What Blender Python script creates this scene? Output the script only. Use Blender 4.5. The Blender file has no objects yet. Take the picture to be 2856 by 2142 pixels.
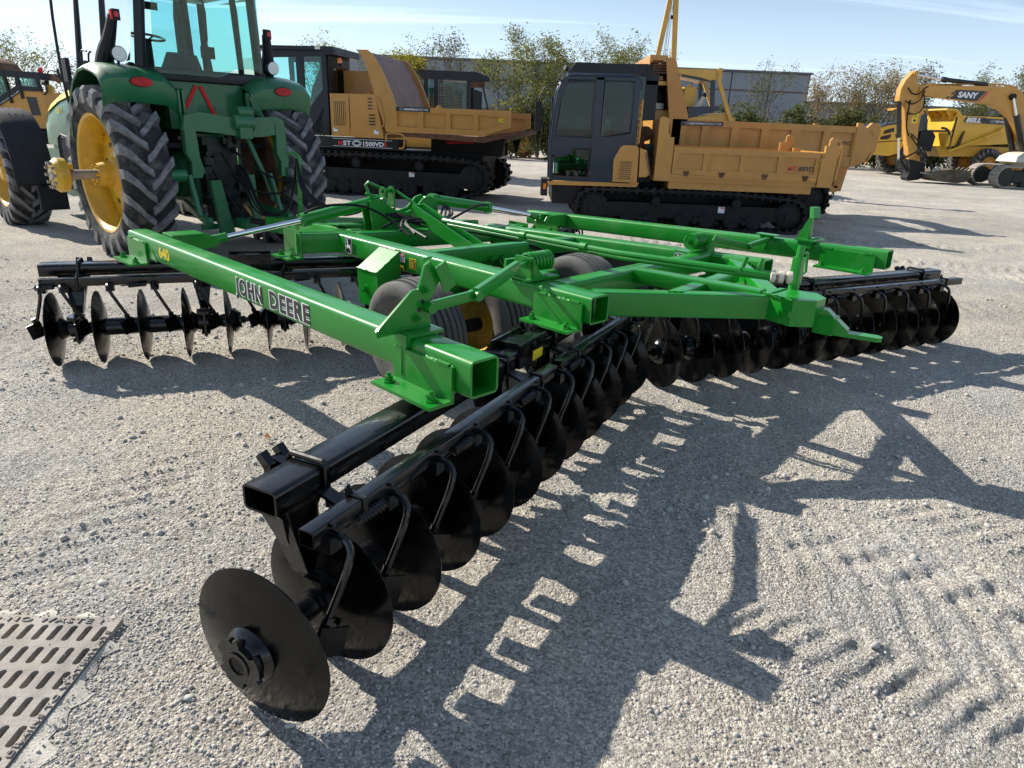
import bpy, math, random
import numpy as np
from mathutils import Vector, Matrix
rnd = random.Random(7)
S = bpy.context.scene
COL = S.collection
R_ = math.radians
# ------------------------------------------------------------------ camera
cam_d = bpy.data.cameras.new('camera')
cam = bpy.data.objects.new('camera', cam_d); COL.objects.link(cam)
cam_d.sensor_width = 36.0; cam_d.lens = 23.88; cam_d.clip_start = 0.05; cam_d.clip_end = 6000
PITCH, ROLL, EYE = 0.3622, 0.0425, 1.688
_f = Vector((0, math.cos(PITCH), -math.sin(PITCH))); _u0 = Vector((0, math.sin(PITCH), math.cos(PITCH))); _r0 = Vector((1, 0, 0))
_r = _r0*math.cos(ROLL) + _u0*math.sin(ROLL); _u = _u0*math.cos(ROLL) - _r0*math.sin(ROLL)
_m = Matrix((( _r.x, _u.x, -_f.x, 0), (_r.y, _u.y, -_f.y, 0), (_r.z, _u.z, -_f.z, EYE), (0, 0, 0, 1)))
cam.matrix_world = _m
S.camera = cam
# ------------------------------------------------------------------ sky + sun
SUN_AZ, SUN_EL = 302.5, 36.5      # azimuth clockwise from +Y
w = bpy.data.worlds.new('World'); S.world = w; w.use_nodes = True
nt = w.node_tree; nt.nodes.clear()
def nd(t, **k):
    n = nt.nodes.new(t)
    for a, b in k.items(): setattr(n, a, b)
    return n
sky = nd('ShaderNodeTexSky', sky_type='NISHITA', sun_disc=False)
sky.sun_elevation = R_(SUN_EL); sky.sun_rotation = R_(SUN_AZ)
sky.altitude = 150; sky.air_density = 1.0; sky.dust_density = 0.25; sky.ozone_density = 2.2
bg = nd('ShaderNodeBackground'); bg.inputs[1].default_value = 0.078
out = nd('ShaderNodeOutputWorld')
tc = nd('ShaderNodeTexCoord'); sep = nd('ShaderNodeSeparateXYZ'); nt.links.new(tc.outputs['Generated'], sep.inputs[0])
# project the view direction on a flat cloud layer: xy / (z + k)
zz = nd('ShaderNodeMath', operation='ADD'); zz.inputs[1].default_value = 0.10; nt.links.new(sep.outputs[2], zz.inputs[0])
zm = nd('ShaderNodeMath', operation='MAXIMUM'); zm.inputs[1].default_value = 0.06; nt.links.new(zz.outputs[0], zm.inputs[0])
dx = nd('ShaderNodeMath', operation='DIVIDE'); nt.links.new(sep.outputs[0], dx.inputs[0]); nt.links.new(zm.outputs[0], dx.inputs[1])
dy = nd('ShaderNodeMath', operation='DIVIDE'); nt.links.new(sep.outputs[1], dy.inputs[0]); nt.links.new(zm.outputs[0], dy.inputs[1])
cmb = nd('ShaderNodeCombineXYZ'); nt.links.new(dx.outputs[0], cmb.inputs[0]); nt.links.new(dy.outputs[0], cmb.inputs[1])
mp = nd('ShaderNodeMapping'); mp.inputs['Rotation'].default_value = (0, 0, R_(-12)); mp.inputs['Scale'].default_value = (0.30, 1.8, 1)
nt.links.new(cmb.outputs[0], mp.inputs[0])
n1 = nd('ShaderNodeTexNoise'); n1.inputs['Scale'].default_value = 0.9; n1.inputs['Detail'].default_value = 9; n1.inputs['Roughness'].default_value = 0.58; n1.inputs['Distortion'].default_value = 0.5
nt.links.new(mp.outputs[0], n1.inputs[0])
n2 = nd('ShaderNodeTexNoise'); n2.inputs['Scale'].default_value = 0.35; n2.inputs['Detail'].default_value = 3
nt.links.new(mp.outputs[0], n2.inputs[0])
mu = nd('ShaderNodeMath', operation='MULTIPLY'); nt.links.new(n1.outputs[0], mu.inputs[0]); nt.links.new(n2.outputs[0], mu.inputs[1])
cr = nd('ShaderNodeMapRange'); cr.inputs[1].default_value = 0.17; cr.inputs[2].default_value = 0.31; cr.inputs[3].default_value = 0.0; cr.inputs[4].default_value = 0.75
nt.links.new(mu.outputs[0], cr.inputs[0])
hzn = nd('ShaderNodeMapRange'); hzn.inputs[1].default_value = 0.0; hzn.inputs[2].default_value = 0.24; hzn.inputs[3].default_value = 0.66; hzn.inputs[4].default_value = 0.0
nt.links.new(sep.outputs[2], hzn.inputs[0])
thn = nd('ShaderNodeMapRange'); thn.inputs[1].default_value = 0.1; thn.inputs[2].default_value = 0.7; thn.inputs[3].default_value = 1.0; thn.inputs[4].default_value = 0.35; nt.links.new(sep.outputs[2], thn.inputs[0])
cm = nd('ShaderNodeMath', operation='MULTIPLY'); nt.links.new(cr.outputs[0], cm.inputs[0]); nt.links.new(thn.outputs[0], cm.inputs[1])
mx = nd('ShaderNodeMath', operation='MAXIMUM'); nt.links.new(cm.outputs[0], mx.inputs[0]); nt.links.new(hzn.outputs[0], mx.inputs[1])
mix = nd('ShaderNodeMixRGB'); mix.inputs[2].default_value = (9.0, 10.8, 13.2, 1)
nt.links.new(mx.outputs[0], mix.inputs[0]); nt.links.new(sky.outputs[0], mix.inputs[1])
nt.links.new(mix.outputs[0], bg.inputs[0]); nt.links.new(bg.outputs[0], out.inputs[0])
sd = bpy.data.lights.new('sun', 'SUN'); sd.energy = 5.0; sd.angle = R_(0.53); sd.color = (1.0, 0.93, 0.82)
so = bpy.data.objects.new('sun', sd); COL.objects.link(so); so.location = (-30, 20, 25)
_a, _e = R_(SUN_AZ), R_(SUN_EL)
SUNV = Vector((math.sin(_a)*math.cos(_e), math.cos(_a)*math.cos(_e), math.sin(_e)))
so.rotation_euler = SUNV.to_track_quat('Z', 'Y').to_euler()
S.view_settings.view_transform = 'Standard'; S.view_settings.look = 'None'
S.view_settings.exposure = 0.60; S.view_settings.gamma = 1.0; S.view_settings.use_curve_mapping = False
S.cycles.max_bounces = 6; S.cycles.diffuse_bounces = 3; S.cycles.glossy_bounces = 4; S.cycles.transparent_max_bounces = 12

# ------------------------------------------------------------------ materials
MATS = {}
def M(name, col, rough=0.5, metal=0.0, coat=0.0, var=0.10, vs=3.0, bump=0.0, bs=60.0, dirt=None, dirt_amt=0.35, dirt_s=4.0, spec=0.5, edge=None):
    """painted / rubber / metal surface: base colour with soft variation, optional dirt patches and fine relief"""
    m = bpy.data.materials.new(name); m.use_nodes = True; t = m.node_tree
    b = t.nodes['Principled BSDF']; L = t.links.new
    def N(ty, **k):
        n = t.nodes.new(ty)
        for a, v in k.items(): setattr(n, a, v)
        return n
    co = N('ShaderNodeTexCoord')
    no = N('ShaderNodeTexNoise'); no.inputs['Scale'].default_value = vs; no.inputs['Detail'].default_value = 6; L(co.outputs['Object'], no.inputs[0])
    mr = N('ShaderNodeMapRange'); mr.inputs[1].default_value = 0.3; mr.inputs[2].default_value = 0.7
    mr.inputs[3].default_value = 1-var; mr.inputs[4].default_value = 1+var; L(no.outputs[0], mr.inputs[0])
    vm = N('ShaderNodeVectorMath', operation='SCALE'); vm.inputs[0].default_value = col; L(mr.outputs[0], vm.inputs[3])
    src = vm.outputs[0]
    rsrc = None
    if dirt:
        dn = N('ShaderNodeTexNoise'); dn.inputs['Scale'].default_value = dirt_s; dn.inputs['Detail'].default_value = 10; dn.inputs['Roughness'].default_value = 0.65
        L(co.outputs['Object'], dn.inputs[0])
        dr = N('ShaderNodeMapRange'); dr.inputs[1].default_value = 0.46; dr.inputs[2].default_value = 0.72; dr.inputs[3].default_value = 0.0; dr.inputs[4].default_value = dirt_amt
        L(dn.outputs[0], dr.inputs[0])
        mxx = N('ShaderNodeMixRGB'); mxx.inputs[2].default_value = (*dirt, 1); L(dr.outputs[0], mxx.inputs[0]); L(src, mxx.inputs[1]); src = mxx.outputs[0]
        rr = N('ShaderNodeMapRange'); rr.inputs[1].default_value = 0; rr.inputs[2].default_value = max(dirt_amt, .01); rr.inputs[3].default_value = rough; rr.inputs[4].default_value = min(1, rough+0.3)
        L(dr.outputs[0], rr.inputs[0]); rsrc = rr.outputs[0]
    L(src, b.inputs['Base Color'])
    if rsrc is not None: L(rsrc, b.inputs['Roughness'])
    else: b.inputs['Roughness'].default_value = rough
    b.inputs['Metallic'].default_value = metal
    b.inputs['Coat Weight'].default_value = coat; b.inputs['Coat Roughness'].default_value = 0.05
    b.inputs['Specular IOR Level'].default_value = spec
    if bump:
        bn = N('ShaderNodeTexNoise'); bn.inputs['Scale'].default_value = bs; bn.inputs['Detail'].default_value = 4; L(co.outputs['Object'], bn.inputs[0])
        bp_ = N('ShaderNodeBump'); bp_.inputs['Strength'].default_value = bump; bp_.inputs['Distance'].default_value = 0.01; L(bn.outputs[0], bp_.inputs['Height'])
        L(bp_.outputs[0], b.inputs['Normal']); L(bp_.outputs[0], b.inputs['Coat Normal'])
    MATS[name] = m
    return m
def glass(name, tint, refl=1.0, rough=0.01):
    m = bpy.data.materials.new(name); m.use_nodes = True; t = m.node_tree; t.nodes.clear(); L = t.links.new
    tr = t.nodes.new('ShaderNodeBsdfTransparent'); tr.inputs[0].default_value = (*tint, 1)
    gl = t.nodes.new('ShaderNodeBsdfGlossy'); gl.inputs['Roughness'].default_value = rough; gl.inputs[0].default_value = (refl, refl, refl, 1)
    df = t.nodes.new('ShaderNodeBsdfDiffuse'); df.inputs[0].default_value = (.35, .38, .36, 1)
    lw = t.nodes.new('ShaderNodeFresnel'); lw.inputs[0].default_value = 1.5
    mi = t.nodes.new('ShaderNodeMixShader'); L(lw.outputs[0], mi.inputs[0]); L(tr.outputs[0], mi.inputs[1]); L(gl.outputs[0], mi.inputs[2])
    no = t.nodes.new('ShaderNodeTexNoise'); no.inputs['Scale'].default_value = 2.5; no.inputs['Detail'].default_value = 6
    m2 = t.nodes.new('ShaderNodeMapRange'); m2.inputs[1].default_value = .5; m2.inputs[2].default_value = .8; m2.inputs[3].default_value = 0.0; m2.inputs[4].default_value = 0.025; L(no.outputs[0], m2.inputs[0])
    mj = t.nodes.new('ShaderNodeMixShader'); L(m2.outputs[0], mj.inputs[0]); L(mi.outputs[0], mj.inputs[1]); L(df.outputs[0], mj.inputs[2])
    o = t.nodes.new('ShaderNodeOutputMaterial'); L(mj.outputs[0], o.inputs[0])
    MATS[name] = m; return m
dust = (0.30, 0.27, 0.22)
green = M('harrow_green', (0.003, 0.215, 0.012), .36, 0, .35, .12, 1.6, .04, 30, (.12, .28, .10), .16, 3.4, spec=.35)
gdark = M('tractor_green', (0.008, 0.125, 0.045), .42, 0, .3, .12, 2.0, .03, 60, dust, .16, 2.5)
black = M('gloss_black', (0.0020, 0.0022, 0.0028), .20, 0, .35, .3, 6, .06, 24, (.10, .09, .075), .025, 6, spec=.35)
blackb = M('blade_black', (0.0018, 0.0018, 0.0020), .17, 0, .10, .3, 6, .05, 12, (.12, .105, .085), .022, 7, spec=.26)
cabblack = M('cab_black', (0.0055, 0.008, 0.013), .42, 0, .2, .2, 4, .02, 80, dust, .03, 5, spec=.3)
cabblue = M('cab_slate', (0.007, 0.018, 0.034), .35, 0, .35, .15, 3, .02, 80, dust, .03, 5, spec=.35)
plastic = M('black_plastic', (0.010, 0.012, 0.016), .55, 0, 0, .2, 5, .05, 120, dust, .06, 6, spec=.35)
rubber = M('track_rubber', (0.012, 0.013, 0.014), .8, 0, 0, .25, 9, .12, 90, (.12, .11, .10), .25, 9, spec=.25)
tyrer = M('tyre_rubber', (0.030, 0.030, 0.031), .8, 0, 0, .25, 6, .12, 90, (.24, .225, .20), .7, 5, spec=.25)
rubberl = M('worn_lug_rubber', (0.17, 0.172, 0.178), .85, 0, 0, .35, 14, .2, 90, (.28, .265, .24), .5, 12, spec=.2)
rubberg = M('grey_rubber', (0.085, 0.083, 0.080), .72, 0, 0, .2, 9, .05, 60, (.26, .24, .21), .4, 7)
yellow = M('rim_yellow', (0.62, 0.36, 0.012), .38, 0, .3, .12, 5, .03, 40, (.20, .12, .05), .35, 6)
tan = M('loader_tan', (0.50, 0.245, 0.050), .45, 0, .15, .08, 1.2, .02, 60, (.30, .17, .07), .25, 3)
orange = M('machine_orange', (0.54, 0.265, 0.040), .42, 0, .2, .08, 1.2, .02, 60, (.22, .13, .06), .25, 3)
cat = M('dozer_yellow', (0.60, 0.34, 0.055), .45, 0, .2, .12, 1.5, .03, 60, (.22, .15, .08), .4, 3)
belly = M('hauler_yellow', (0.72, 0.42, 0.03), .40, 0, .3, .08, 1.5, .02, 60, (.30, .22, .10), .2, 3)
rustin = M('worn_bed_steel', (0.20, 0.115, 0.085), .55, .1, 0, .25, 2.5, .08, 30, (.33, .24, .2), .6, 2.2)
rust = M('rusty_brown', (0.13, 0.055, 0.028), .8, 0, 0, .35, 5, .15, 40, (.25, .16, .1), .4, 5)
chrome = M('chrome_rod', (0.75, 0.76, 0.78), .07, 1.0, 0, .02)
steel = M('worn_steel', (0.33, 0.32, 0.31), .45, .7, 0, .2, 8, .05, 60, (.2, .13, .08), .5, 7)
dark = M('dark_iron', (0.008, 0.008, 0.009), .6, 0, 0, .3, 6, .1, 60, (.08, .07, .055), .22, 5, spec=.3)
darkgrease = M('greasy_iron', (0.008, 0.012, 0.010), .45, .2, 0, .4, 9, .25, 25, (.05, .045, .035), .4, 8)
redp = M('red_plastic', (0.50, 0.012, 0.018), .35, 0, .4, .05)
redd = M('red_decal', (0.55, 0.03, 0.035), .45, 0, .2, .03)
smvred = M('warning_red', (0.62, 0.030, 0.022), .6, 0, 0, .05, spec=.2)
lens = M('red_lens', (0.42, 0.006, 0.010), .35, 0, 0, .35, 40, spec=.3)
amber = M('amber_lens', (0.80, 0.22, 0.01), .2, 0, 1, .1)
white = M('white_print', (0.75, 0.76, 0.77), .5, 0, .2, .02)
ydec = M('yellow_print', (0.80, 0.60, 0.02), .45, 0, .2, .03)
bdec = M('black_print', (0.006, 0.006, 0.007), .4, 0, .3, .03)
ndec = M('navy_print', (0.008, 0.012, 0.022), .45, 0, .2, .03)
cream = M('cream_paint', (0.62, 0.58, 0.46), .5, 0, .2, .1, 3, 0, 60, dust, .3, 4)
lamp = M('lamp_glass', (0.55, 0.56, 0.55), .2, .2, 1, .15, 40)
interior = M('cab_interior', (0.018, 0.019, 0.021), .8, 0, 0, .2)
seatm = M('seat_cloth', (0.045, 0.05, 0.06), .9, 0, 0, .2)
hosem = M('hose_rubber', (0.006, 0.006, 0.006), .55, 0, 0, .2, spec=.25)
gglass = glass('green_cab_glass', (0.60, 0.87, 0.87))
cglass = glass('carrier_cab_glass', (0.27, 0.46, 0.40), .9)
castm = M('cast_iron_grate', (0.30, 0.275, 0.245), .8, 0, 0, .30, 9, .35, 140, (.42, .37, .29), .75, 7)
concr = M('concrete', (0.50, 0.47, 0.41), .9, 0, 0, .2, 8, .4, 120, (.27, .25, .22), .85, 18)
leafm = M('dry_leaf', (0.30, 0.12, 0.04), .7, 0, 0, .3, 30)
bark = M('bark', (0.14, 0.12, 0.095), .9, 0, 0, .3, 4)
# ------------------------------------------------------------------ mesh helpers
def V3(*a): return Vector(a)
class MB:
    """collects solids and links them as one mesh object"""
    def __init__(s): s.v = []; s.f = []
    def add(s, vs, fs):
        b = len(s.v); s.v += [tuple(x) for x in vs]; s.f += [tuple(b+i for i in f) for f in fs]; return s
    def box(s, c, d, rot=None, taper=None):
        hx, hy, hz = d[0]/2, d[1]/2, d[2]/2; vs = []
        for z in (-1, 1):
            k = taper if (taper and z > 0) else 1.0
            for x, y in ((-1, -1), (1, -1), (1, 1), (-1, 1)): vs.append(Vector((x*hx*k, y*hy*k, z*hz)))
        if rot is not None: vs = [rot @ v for v in vs]
        c = Vector(c)
        return s.add([v+c for v in vs], [(3, 2, 1, 0), (4, 5, 6, 7), (0, 1, 5, 4), (1, 2, 6, 5), (2, 3, 7, 6), (3, 0, 4, 7)])
    def bb(s, x0, x1, y0, y1, z0, z1): return s.box(((x0+x1)/2, (y0+y1)/2, (z0+z1)/2), (abs(x1-x0), abs(y1-y0), abs(z1-z0)))
    def beam(s, a, b, wd, ht, r=0.0, wall=0.0, up=(0, 0, 1), seg=3):
        """rectangular section bar; r rounds the long edges; wall > 0 leaves both ends open"""
        a, b = Vector(a), Vector(b); d = (b-a).normalized(); u = Vector(up)
        sd = d.cross(u)
        if sd.length < 1e-5: sd = d.cross(Vector((0, 1, 0)))
        sd.normalize(); u = sd.cross(d).normalized()
        def ring(w_, h_, r_):
            if r_ <= 0: return [(-w_, -h_), (w_, -h_), (w_, h_), (-w_, h_)]
            o = []
            for cx, cy, a0 in ((w_-r_, -h_+r_, -90), (w_-r_, h_-r_, 0), (-w_+r_, h_-r_, 90), (-w_+r_, -h_+r_, 180)):
                for i in range(seg+1):
                    t = R_(a0+90*i/seg); o.append((cx+r_*math.cos(t), cy+r_*math.sin(t)))
            return o
        o = ring(wd/2, ht/2, r); n = len(o)
        vs = [a+sd*p[0]+u*p[1] for p in o]+[b+sd*p[0]+u*p[1] for p in o]
        fs = [(i, (i+1) % n, n+(i+1) % n, n+i) for i in range(n)]
        if wall <= 0: fs += [tuple(range(n-1, -1, -1)), tuple(range(n, 2*n))]
        else:
            q = ring(wd/2-wall, ht/2-wall, max(r-wall, .001) if r > 0 else 0)
            vs += [a+sd*p[0]+u*p[1] for p in q]+[b+sd*p[0]+u*p[1] for p in q]
            for i in range(n):
                j = (i+1) % n
                fs += [(2*n+j, 2*n+i, 3*n+i, 3*n+j), (j, i, 2*n+i, 2*n+j), (n+i, n+j, 3*n+j, 3*n+i)]
        return s.add(vs, fs)
    def cyl(s, a, b, r, n=16, r2=None, cap=True):
        a, b = Vector(a), Vector(b); r2 = r if r2 is None else r2
        d = (b-a).normalized(); u = d.orthogonal().normalized(); v = d.cross(u)
        ps = [(math.cos(2*math.pi*i/n), math.sin(2*math.pi*i/n)) for i in range(n)]
        vs = [a+(u*x+v*y)*r for x, y in ps]+[b+(u*x+v*y)*r2 for x, y in ps]
        fs = [(i, (i+1) % n, n+(i+1) % n, n+i) for i in range(n)]
        if cap: fs += [tuple(range(n-1, -1, -1)), tuple(range(n, 2*n))]
        return s.add(vs, fs)
    def tube(s, pts, r, n=8, closed=False, smooth=0):
        pts = [Vector(p) for p in pts]
        for _ in range(smooth):
            q = [pts[0]] if not closed else []
            if isinstance(r, (list, tuple)):
                rq = [r[0]]
                for i in range(len(pts)-1): rq += [r[i]*.75+r[i+1]*.25, r[i]*.25+r[i+1]*.75]
                r = rq+[r[-1]]
            m = len(pts)
            for i in range(m if closed else m-1):
                p, p2 = pts[i], pts[(i+1) % m]; q += [p*.75+p2*.25, p*.25+p2*.75]
            if not closed: q.append(pts[-1])
            pts = q
        m = len(pts); vs = []; fs = []; ref = None
        for i, p in enumerate(pts):
            if closed: d = pts[(i+1) % m]-pts[i-1]
            else: d = pts[min(i+1, m-1)]-pts[max(i-1, 0)]
            d.normalize()
            if ref is None: ref = d.orthogonal().normalized()
            u = (ref-d*ref.dot(d)); u = u.normalized() if u.length > 1e-6 else d.orthogonal().normalized(); ref = u; v = d.cross(u)
            rr = r[i] if isinstance(r, (list, tuple)) else r
            vs += [p+(u*math.cos(2*math.pi*k/n)+v*math.sin(2*math.pi*k/n))*rr for k in range(n)]
        for i in range(m if closed else m-1):
            j = (i+1) % m
            fs += [(i*n+k, i*n+(k+1) % n, j*n+(k+1) % n, j*n+k) for k in range(n)]
        if not closed: fs += [tuple(range(n-1, -1, -1)), tuple((m-1)*n+k for k in range(n))]
        return s.add(vs, fs)
    def lathe(s, o, ax, prof, n=32, closed=False):
        """profile [(along, radius)] revolved about the axis"""
        o, d = Vector(o), Vector(ax).normalized(); u = d.orthogonal().normalized(); v = d.cross(u); vs = []; fs = []
        for t, r in prof: vs += [o+d*t+(u*math.cos(2*math.pi*k/n)+v*math.sin(2*math.pi*k/n))*r for k in range(n)]
        m = len(prof)
        for i in range(m if closed else m-1):
            j = (i+1) % m
            fs += [(i*n+k, i*n+(k+1) % n, j*n+(k+1) % n, j*n+k) for k in range(n)]
        if not closed:
            if prof[0][1] > 1e-4: fs.append(tuple(range(n-1, -1, -1)))
            if prof[-1][1] > 1e-4: fs.append(tuple((m-1)*n+k for k in range(n)))
        return s.add(vs, fs)
    def prism(s, poly, o=(0, 0, 0), U=(1, 0, 0), W=(0, 0, 1), th=0.01, N=None):
        """flat outline (u, w) in the plane U, W at o, given thickness th along N (default U x W)"""
        o, U, W = Vector(o), Vector(U), Vector(W); N = Vector(N) if N is not None else U.cross(W).normalized()
        n = len(poly); vs = [o+U*a+W*b for a, b in poly]; vs += [p+N*th for p in vs]
        fs = [tuple(range(n-1, -1, -1)), tuple(range(n, 2*n))]+[(i, (i+1) % n, n+(i+1) % n, n+i) for i in range(n)]
        return s.add(vs, fs)
    def bolt(s, p, ax=(0, 0, 1), r=.018, h=.02):
        p, ax = Vector(p), Vector(ax).normalized()
        s.cyl(p, p+ax*h*.3, r*1.5, 14); s.cyl(p+ax*h*.3, p+ax*h*1.2, r, 6); return s.cyl(p+ax*h*1.2, p+ax*h*1.8, r*.5, 8)
    def mesh(s, name, mat, sharp=35):
        me = bpy.data.meshes.new(name); me.from_pydata(s.v, [], s.f); me.materials.append(mat)
        me.polygons.foreach_set('use_smooth', [True]*len(me.polygons)); me.update()
        try: me.set_sharp_from_angle(angle=R_(sharp))
        except Exception: pass
        return me
    def build(s, name, mat, parent=None, label=None, sharp=35):
        o = bpy.data.objects.new(name, s.mesh(name, mat, sharp)); COL.objects.link(o)
        if parent is not None: o.parent = parent
        if label: o['label'] = label
        return o
def tag(o, label, cat=None, group=None, kind=None):
    if label: o['label'] = label
    if cat: o['category'] = cat
    if group: o['group'] = group
    if kind: o['kind'] = kind
    return o
def thing(name, loc, rz, label, cat, group=None):
    o = bpy.data.objects.new(name, None); COL.objects.link(o); o.location = loc; o.rotation_euler = (0, 0, rz); o.empty_display_size = .2
    return tag(o, label, cat, group)
def inst(me, name, parent, mat4=None, loc=None, label=None):
    o = bpy.data.objects.new(name, me); COL.objects.link(o)
    if parent is not None: o.parent = parent
    if mat4 is not None: o.matrix_local = mat4
    elif loc is not None: o.location = loc
    if label: o['label'] = label
    return o
def frame4(o, X, Y, Z):
    return Matrix(((X[0], Y[0], Z[0], o[0]), (X[1], Y[1], Z[1], o[1]), (X[2], Y[2], Z[2], o[2]), (0, 0, 0, 1)))
def lettering(s, name, parent, o, U, W, h, mat, align='LEFT', shear=0, bold=0, space=1.0, sx=1.0, th=.0008, width=None):
    """printed words as thin raised letters; o = lower left (or centre), U reading direction, W up"""
    cu = bpy.data.curves.new(name, 'FONT'); cu.body = s; cu.size = 1.0; cu.align_x = align; cu.shear = shear; cu.offset = bold; cu.space_character = space; cu.extrude = th/2/h; cu.resolution_u = 3
    ob = bpy.data.objects.new(name, cu); COL.objects.link(ob); bpy.context.view_layer.update()
    dg = bpy.context.evaluated_depsgraph_get(); me = bpy.data.meshes.new_from_object(ob.evaluated_get(dg))
    bpy.data.objects.remove(ob); bpy.data.curves.remove(cu)
    k = h/0.72
    xs = [v.co.x for v in me.vertices]
    if width and xs: sx = width/((max(xs)-min(xs))*k)
    U, W, o = Vector(U).normalized(), Vector(W).normalized(), Vector(o); N = U.cross(W).normalized()
    for v in me.vertices: v.co = o+U*(v.co.x*k*sx)+W*(v.co.y*k)+N*(v.co.z*k)
    me.materials.clear(); me.materials.append(mat); me.name = name
    return inst(me, name, parent)
def circle_hull(cs, n=28):
    """outline of a belt wrapped round circles (x, z, r)"""
    pts = sorted(set((round(x+r*math.cos(2*math.pi*k/n), 5), round(z+r*math.sin(2*math.pi*k/n), 5)) for x, z, r in cs for k in range(n)))
    def half(ps):
        h = []
        for p in ps:
            while len(h) > 1 and (h[-1][0]-h[-2][0])*(p[1]-h[-2][1])-(h[-1][1]-h[-2][1])*(p[0]-h[-2][0]) <= 0: h.pop()
            h.append(p)
        return h
    a, b = half(pts), half(pts[::-1]); return a[:-1]+b[:-1]
def resample(path, step):
    P = [Vector((a, b)) for a, b in path]; L = [0]
    for i in range(len(P)): L.append(L[-1]+(P[(i+1) % len(P)]-P[i]).length)
    n = max(8, int(round(L[-1]/step))); out_ = []; j = 0
    for k in range(n):
        t = L[-1]*k/n
        while L[j+1] < t: j += 1
        f = (t-L[j])/max(L[j+1]-L[j], 1e-9); out_.append(P[j].lerp(P[(j+1) % len(P)], f))
    return out_
def track_belt(path, y0, y1, th, pitch, lug, tooth, lugw=.42, steel=False):
    """endless track: band, outer lugs (each with a chamfer) and inner guide teeth"""
    m = MB(); ps = resample(path, pitch/2 if not steel else pitch); n = len(ps); vs = []; fs = []
    nr = []
    for i in range(n):
        d = (ps[(i+1) % n]-ps[i-1]).normalized(); nr.append(Vector((d.y, -d.x)))
    for i in range(n):
        p, q = ps[i], ps[i]-nr[i]*th
        vs += [(p.x, y0, p.y), (p.x, y1, p.y), (q.x, y1, q.y), (q.x, y0, q.y)]
    for i in range(n):
        j = (i+1) % n
        for a, b in ((0, 1), (1, 2), (2, 3), (3, 0)): fs.append((i*4+a, i*4+b, j*4+b, j*4+a))
    m.add(vs, fs)
    stp = 1 if steel else 2
    for i in range(0, n, stp):
        a = ps[i]; d = (ps[(i+1) % n]-ps[i-1]).normalized(); nn = nr[i]; hw = pitch*lugw/2
        def blk(ya, yb, h0, h1, w0, w1, off=0):
            c = a+d*off; v = []
            for yy in (ya, yb):
                for hh, ww in ((h0, w0), (h1, w1)):
                    for sg in (-1, 1):
                        q = c+nn*hh+d*(sg*ww); v.append((q.x, yy, q.y))
            m.add(v, [(0, 1, 3, 2), (4, 6, 7, 5), (0, 4, 5, 1), (2, 3, 7, 6), (0, 2, 6, 4), (1, 5, 7, 3)])
        if steel: blk(y0, y1, 0, lug*.5, pitch*.46, pitch*.46); blk(y0, y1, lug*.5, lug, pitch*.1, pitch*.06, pitch*.25); blk(y0, y1, lug*.5, lug, pitch*.1, pitch*.06, -pitch*.25)
        else:
            blk(y0, y0+(y1-y0)*.47, -.002, lug, hw*1.3, hw); blk(y0+(y1-y0)*.53, y1, -.002, lug, hw*1.3, hw, pitch*.5)
            if tooth: blk((y0+y1)/2-.05, (y0+y1)/2-.02, -th-tooth, -th+.002, hw*.6, hw*1.1); blk(y0+.002, y0+.03, -th-tooth*.8, -th+.002, hw*.4, hw*.9)
    return m
def ag_tyre(R, w, rimr, nl=22, lugh=.05, cx=0.0, flip=1):
    """tractor tyre lying on the x axis: carcass and chevron lugs, returned separately"""
    c = MB(); hw = w/2; Rb = R-lugh
    prof = [(-hw*.78, rimr), (-hw*.86, rimr+.02), (-hw*.98, rimr+(Rb-rimr)*.35), (-hw*1.0, rimr+(Rb-rimr)*.6), (-hw*.93, rimr+(Rb-rimr)*.86), (-hw*.80, Rb-.012), (-hw*.4, Rb), (0, Rb+.004),
            (hw*.4, Rb), (hw*.80, Rb-.012), (hw*.93, rimr+(Rb-rimr)*.86), (hw*1.0, rimr+(Rb-rimr)*.6), (hw*.98, rimr+(Rb-rimr)*.35), (hw*.86, rimr+.02), (hw*.78, rimr)]
    c.lathe((cx, 0, 0), (1, 0, 0), prof, 64)
    c.f = [f for f in c.f if len(f) < 10]
    l = MB(); pitch = 2*math.pi/nl
    for k in range(nl):
        for sg in (-1, 1):
            a0 = k*pitch+(pitch/2 if sg > 0 else 0)
            st = [(-.05, 0.0, .036), (.25, .07, .038), (.60, .19, .042), (.93, .28, .048), (1.02, .295, .052)]
            ring = []
            for i, (fx, da, tw) in enumerate(st):
                x = cx+sg*fx*hw; ang = a0+flip*da*(1.0/R); hr = [R+.002, R, R-.004, R-.018, R-.06][i]; lr = [Rb-.02, Rb-.02, Rb-.02, Rb-.05, Rb-.15][i]
                for rad, ww in ((lr, tw*1.25), (hr, tw)):
                    for s2 in (-1, 1):
                        t = ang+s2*ww/R; ring.append((x, rad*math.sin(t), rad*math.cos(t)))
            fs = []
            for i in range(len(st)-1):
                b = i*4
                for p, q in ((0, 1), (1, 3), (3, 2), (2, 0)): fs.append((b+p, b+q, b+4+q, b+4+p) if sg > 0 else (b+q, b+p, b+4+p, b+4+q))
            fs += [(0, 2, 3, 1), (16, 17, 19, 18)]
            l.add(ring, fs)
    return c, l
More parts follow.
